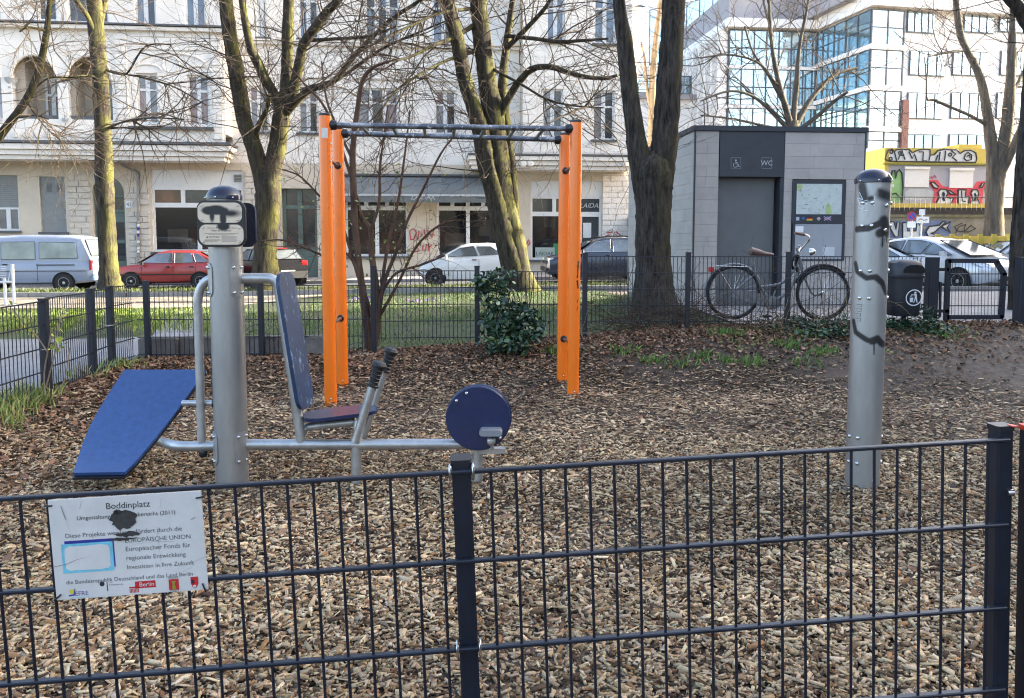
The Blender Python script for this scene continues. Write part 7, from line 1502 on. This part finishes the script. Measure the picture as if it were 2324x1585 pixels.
B(MB().box((-2.0, 0, .58), (.02, .54, .13)), 'number_plate', M_plate); B(MB().cbox((-1.93, 0, .48), (.2, 1.6, .26), .06), 'rear_bumper', M_trim); B(MB().box((-1.5, 0, 1.445), (.06, .4, .03)), 'brake_light', M_tail)
# white city car
wx = at(948, 600, 28.4).x+1.78
wr_, B = car('small white city car with black wheel arches', (wx, 28.5, terrain(wx, 28.5)), HL, .8,
    [(1.72, .40, .62, .62), (1.62, .28, .80, .72), (1.15, .20, .95, .79), (.6, .19, 1.0, .81), (-.6, .20, 1.04, .81), (-1.4, .25, 1.10, .79), (-1.68, .36, 1.05, .70)],
    [(1.05, .97), (.75, 1.15), (.25, 1.40), (-.1, 1.46), (-.7, 1.48), (-1.25, 1.45), (-1.62, 1.10)], .58, paint('car_white', (.74, .75, .76), .3), (1.16, -1.16), .29,
    [[(.82, 1.03), (.30, 1.33), (-.18, 1.38), (-.30, 1.07)], [(-.38, 1.08), (-.26, 1.38), (-.75, 1.38), (-1.1, 1.16), (-1.12, 1.12)]], front=((1.06, .99, .60), (.30, 1.40, .52)), rear=((-1.58, 1.15, .52), (-1.3, 1.42, .48)), door_x=(.72, -.34), handles=((-.18, .92),), trim=M_trim, rim=mat('grey_rim', (.28, .28, .29), .4, metal=.5))
for s in (1, -1): B(MB().cbox((1.5, s*.62, .76), (.28, .14, .16), .04), 'head_light', M_lamp); B(MB().cbox((.82, s*.90, 1.02), (.12, .16, .12), .03), 'mirror', paint('car_white', (0, 0, 0)))
B(MB().cbox((1.70, 0, .42), (.1, 1.1, .14), .03), 'front_grille', M_trim)
# dark blue SUV
sx = at(1233, 600, 30).x+2.2
sr_, B = car('dark blue compact SUV with chrome window line parked by the cafe', (sx, 30.1, terrain(sx, 30.1)), HL, .92,
    [(2.2, .42, .72, .76), (2.1, .30, .92, .86), (1.5, .22, 1.04, .91), (.8, .22, 1.07, .93), (-1, .24, 1.10, .93), (-1.9, .30, 1.10, .90), (-2.2, .42, 1.0, .82)],
    [(1.15, 1.06), (.45, 1.52), (.1, 1.62), (-.8, 1.66), (-1.6, 1.60), (-2.1, 1.12)], .68, paint('car_navy', (.016, .026, .05), .22), (1.36, -1.32), .35,
    [[(.92, 1.14), (.42, 1.48), (-.15, 1.56), (-.15, 1.14)], [(-.24, 1.14), (-.24, 1.56), (-1.05, 1.56), (-1.12, 1.15)], [(-1.2, 1.16), (-1.14, 1.55), (-1.55, 1.52), (-1.9, 1.2)]], front=((1.16, 1.09, .74), (.48, 1.52, .62)), rear=((-2.04, 1.18, .70), (-1.66, 1.56, .6)), door_x=(.85, -.2, -1.15), handles=((-.02, 1.0), (-.98, 1.0)), chrome=True)
for s in (1, -1): B(MB().cbox((2.05, s*.66, .84), (.22, .36, .14), .04), 'head_light', M_lamp); B(MB().cbox((.95, s*1.02, 1.14), (.14, .2, .14), .04), 'mirror', paint('car_navy', (0, 0, 0))); B(MB().tube([(.3, s*.62, 1.66), (-.6, s*.62, 1.72), (-1.5, s*.62, 1.66)], .02, 6), 'roof_rail', M_trim)
B(MB().cbox((2.18, 0, .76), (.06, .8, .12), .02), 'front_grille', M_trim); B(MB().cbox((2.2, 0, .5), (.08, 1.3, .16), .03), 'lower_grille', M_trim); B(MB().box((0, .94, .3), (3, .02, .12)).box((0, -.94, .3), (3, .02, .12)), 'sill_cladding', M_trim)
# silver hybrid on the right, nose towards the right
M_pr = paint('car_silver', (.62, .64, .66), .25, .25)
pp = Vector((12.1, 22.8, 0))
pr_, B = car('bright silver saloon with sloping roof facing right behind the gate', (pp.x, pp.y, terrain(pp.x, pp.y)), R(-67), .87,
    [(2.23, .40, .60, .52), (2.15, .30, .72, .70), (1.9, .22, .82, .80), (1.4, .18, .92, .86), (.8, .18, .97, .87), (-.6, .19, 1.02, .87), (-1.6, .22, 1.08, .85), (-2.1, .34, 1.06, .78), (-2.2, .42, .95, .70)],
    [(1.55, .92), (1.0, 1.14), (.45, 1.36), (.1, 1.45), (-.4, 1.49), (-1.0, 1.44), (-1.6, 1.30), (-2.15, 1.09)], .56, M_pr, (1.36, -1.34), .315,
    [[(1.12, 1.01), (.62, 1.24), (.40, 1.33), (.22, 1.03)], [(.14, 1.03), (.34, 1.34), (-.02, 1.40), (-.45, 1.41), (-.5, 1.05)], [(-.58, 1.06), (-.54, 1.40), (-1.15, 1.34), (-1.62, 1.14)]],
    front=((1.55, .98, .70), (.52, 1.38, .56)), rear=((-2.0, 1.16, .6), (-1.2, 1.41, .52)), door_x=(1.0, .18, -.55), handles=((.0, .93), (-.78, .95)), trim=M_pr)
for s in (1, -1):
    B(MB().prism([Vector((x, s*y, z)) for x, y, z in ((2.12, .52, .66), (1.92, .80, .70), (1.62, .835, .84), (1.75, .76, .87), (2.05, .60, .76))], Vector((.03, s*.02, .02))), 'head_light', M_lamp, bevel=.01); B(MB().cbox((.98, s*.98, 1.04), (.14, .2, .13), .04), 'mirror', M_pr); B(MB().cbox((2.13, s*.56, .38), (.05, .2, .12), .02), 'fog_light', M_trim)
B(MB().cbox((2.21, 0, .42), (.05, .9, .14), .03), 'front_grille', M_trim); B(MB().box((2.245, 0, .52), (.012, .50, .11)), 'number_plate', M_plate); B(MB().cbox((2.19, 0, .64), (.03, .16, .08), .02), 'badge', M_chrome)
# further cars half hidden on the right
hx = at(2012, 600, 23.4)
hw, B = car('white car mostly hidden behind the steel post', (hx.x-.6, 23.6, terrain(hx.x, 23.4)), R(-20), .86, [(2.1, .4, .62, .66), (1.6, .22, .86, .84), (0, .2, .95, .86), (-2, .3, .95, .8)], [(1.3, .88), (.4, 1.36), (-.6, 1.44), (-1.9, 1.0)], .56, paint('car_white', (0, 0, 0)), (1.3, -1.3), .31, [[(.9, .98), (.4, 1.30), (-.3, 1.36), (-.3, .98)], [(-.4, .98), (-.4, 1.36), (-1.1, 1.3), (-1.4, 1.0)]], front=((1.3, .92, .68), (.45, 1.36, .54)))
hx = at(2085, 600, 25)
hd, B = car('dark blue car peeking between the bin and the silver saloon', (hx.x, 25.2, terrain(hx.x, 25)), R(-8), .88, [(2.2, .4, .66, .7), (1.6, .22, .9, .86), (0, .2, 1.0, .88), (-2.1, .3, 1.0, .82)], [(1.2, .93), (.4, 1.36), (-.6, 1.44), (-2, 1.04)], .58, paint('car_navy', (0, 0, 0)), (1.35, -1.35), .32, [[(.9, 1.02), (.4, 1.30), (-.3, 1.36), (-.3, 1.02)], [(-.4, 1.02), (-.4, 1.36), (-1.1, 1.3), (-1.5, 1.04)]], front=((1.2, .96, .68), (.45, 1.36, .54)))
hx = at(2300, 600, 26)
he, B = car('pale grey car at the right edge in front of the yellow barrier', (hx.x+.2, 26.2, terrain(hx.x, 26)), R(182), .87, [(2.1, .4, .66, .7), (1.6, .22, .9, .86), (0, .2, .98, .87), (-2, .3, .98, .82)], [(1.1, .92), (.4, 1.36), (-.8, 1.45), (-1.9, 1.02)], .58, paint('car_grey', (.5, .52, .55), .3), (1.3, -1.3), .32, [[(.85, 1.0), (.4, 1.30), (-.3, 1.36), (-.3, 1.0)], [(-.4, 1.0), (-.4, 1.36), (-1.1, 1.3), (-1.5, 1.03)]], front=((1.1, .96, .68), (.45, 1.36, .54)))
# white tubular bike stand at the left edge
bs0 = at(30, 640, 21.5); bs_ = empty('bike_stand', (bs0.x, 21.5, terrain(bs0.x, 21.5)), label='white tubular bicycle stand in front of the blue van', cat='bicycle stand'); M_wt = mat('white_tube', (.68, .69, .7), .4, var=.1)
zg_ = terrain(bs0.x, 21.5)
for us in ((28, 600), (10, 632)): 
    a = at(us[0], us[1], 21.5); MB().tube([(a.x, 21.5, zg_-.05), tuple(a)], .04, 10).build('post', M_wt, bs_, smooth=50)
MB().tube([at(28, 640, 21.5), at(-60, 642, 21.5)], .03, 8).build('rail', M_wt, bs_); MB().tube([at(26, 605, 21.5), at(18, 640, 21.5)], .012, 6).build('brace', M_wt, bs_)
for k in range(7): MB().tube([at(-60, 606+k*4, 21.45), at(14, 606+k*4, 21.45)], .008, 5).build('wire_rail', M_wt, bs_)
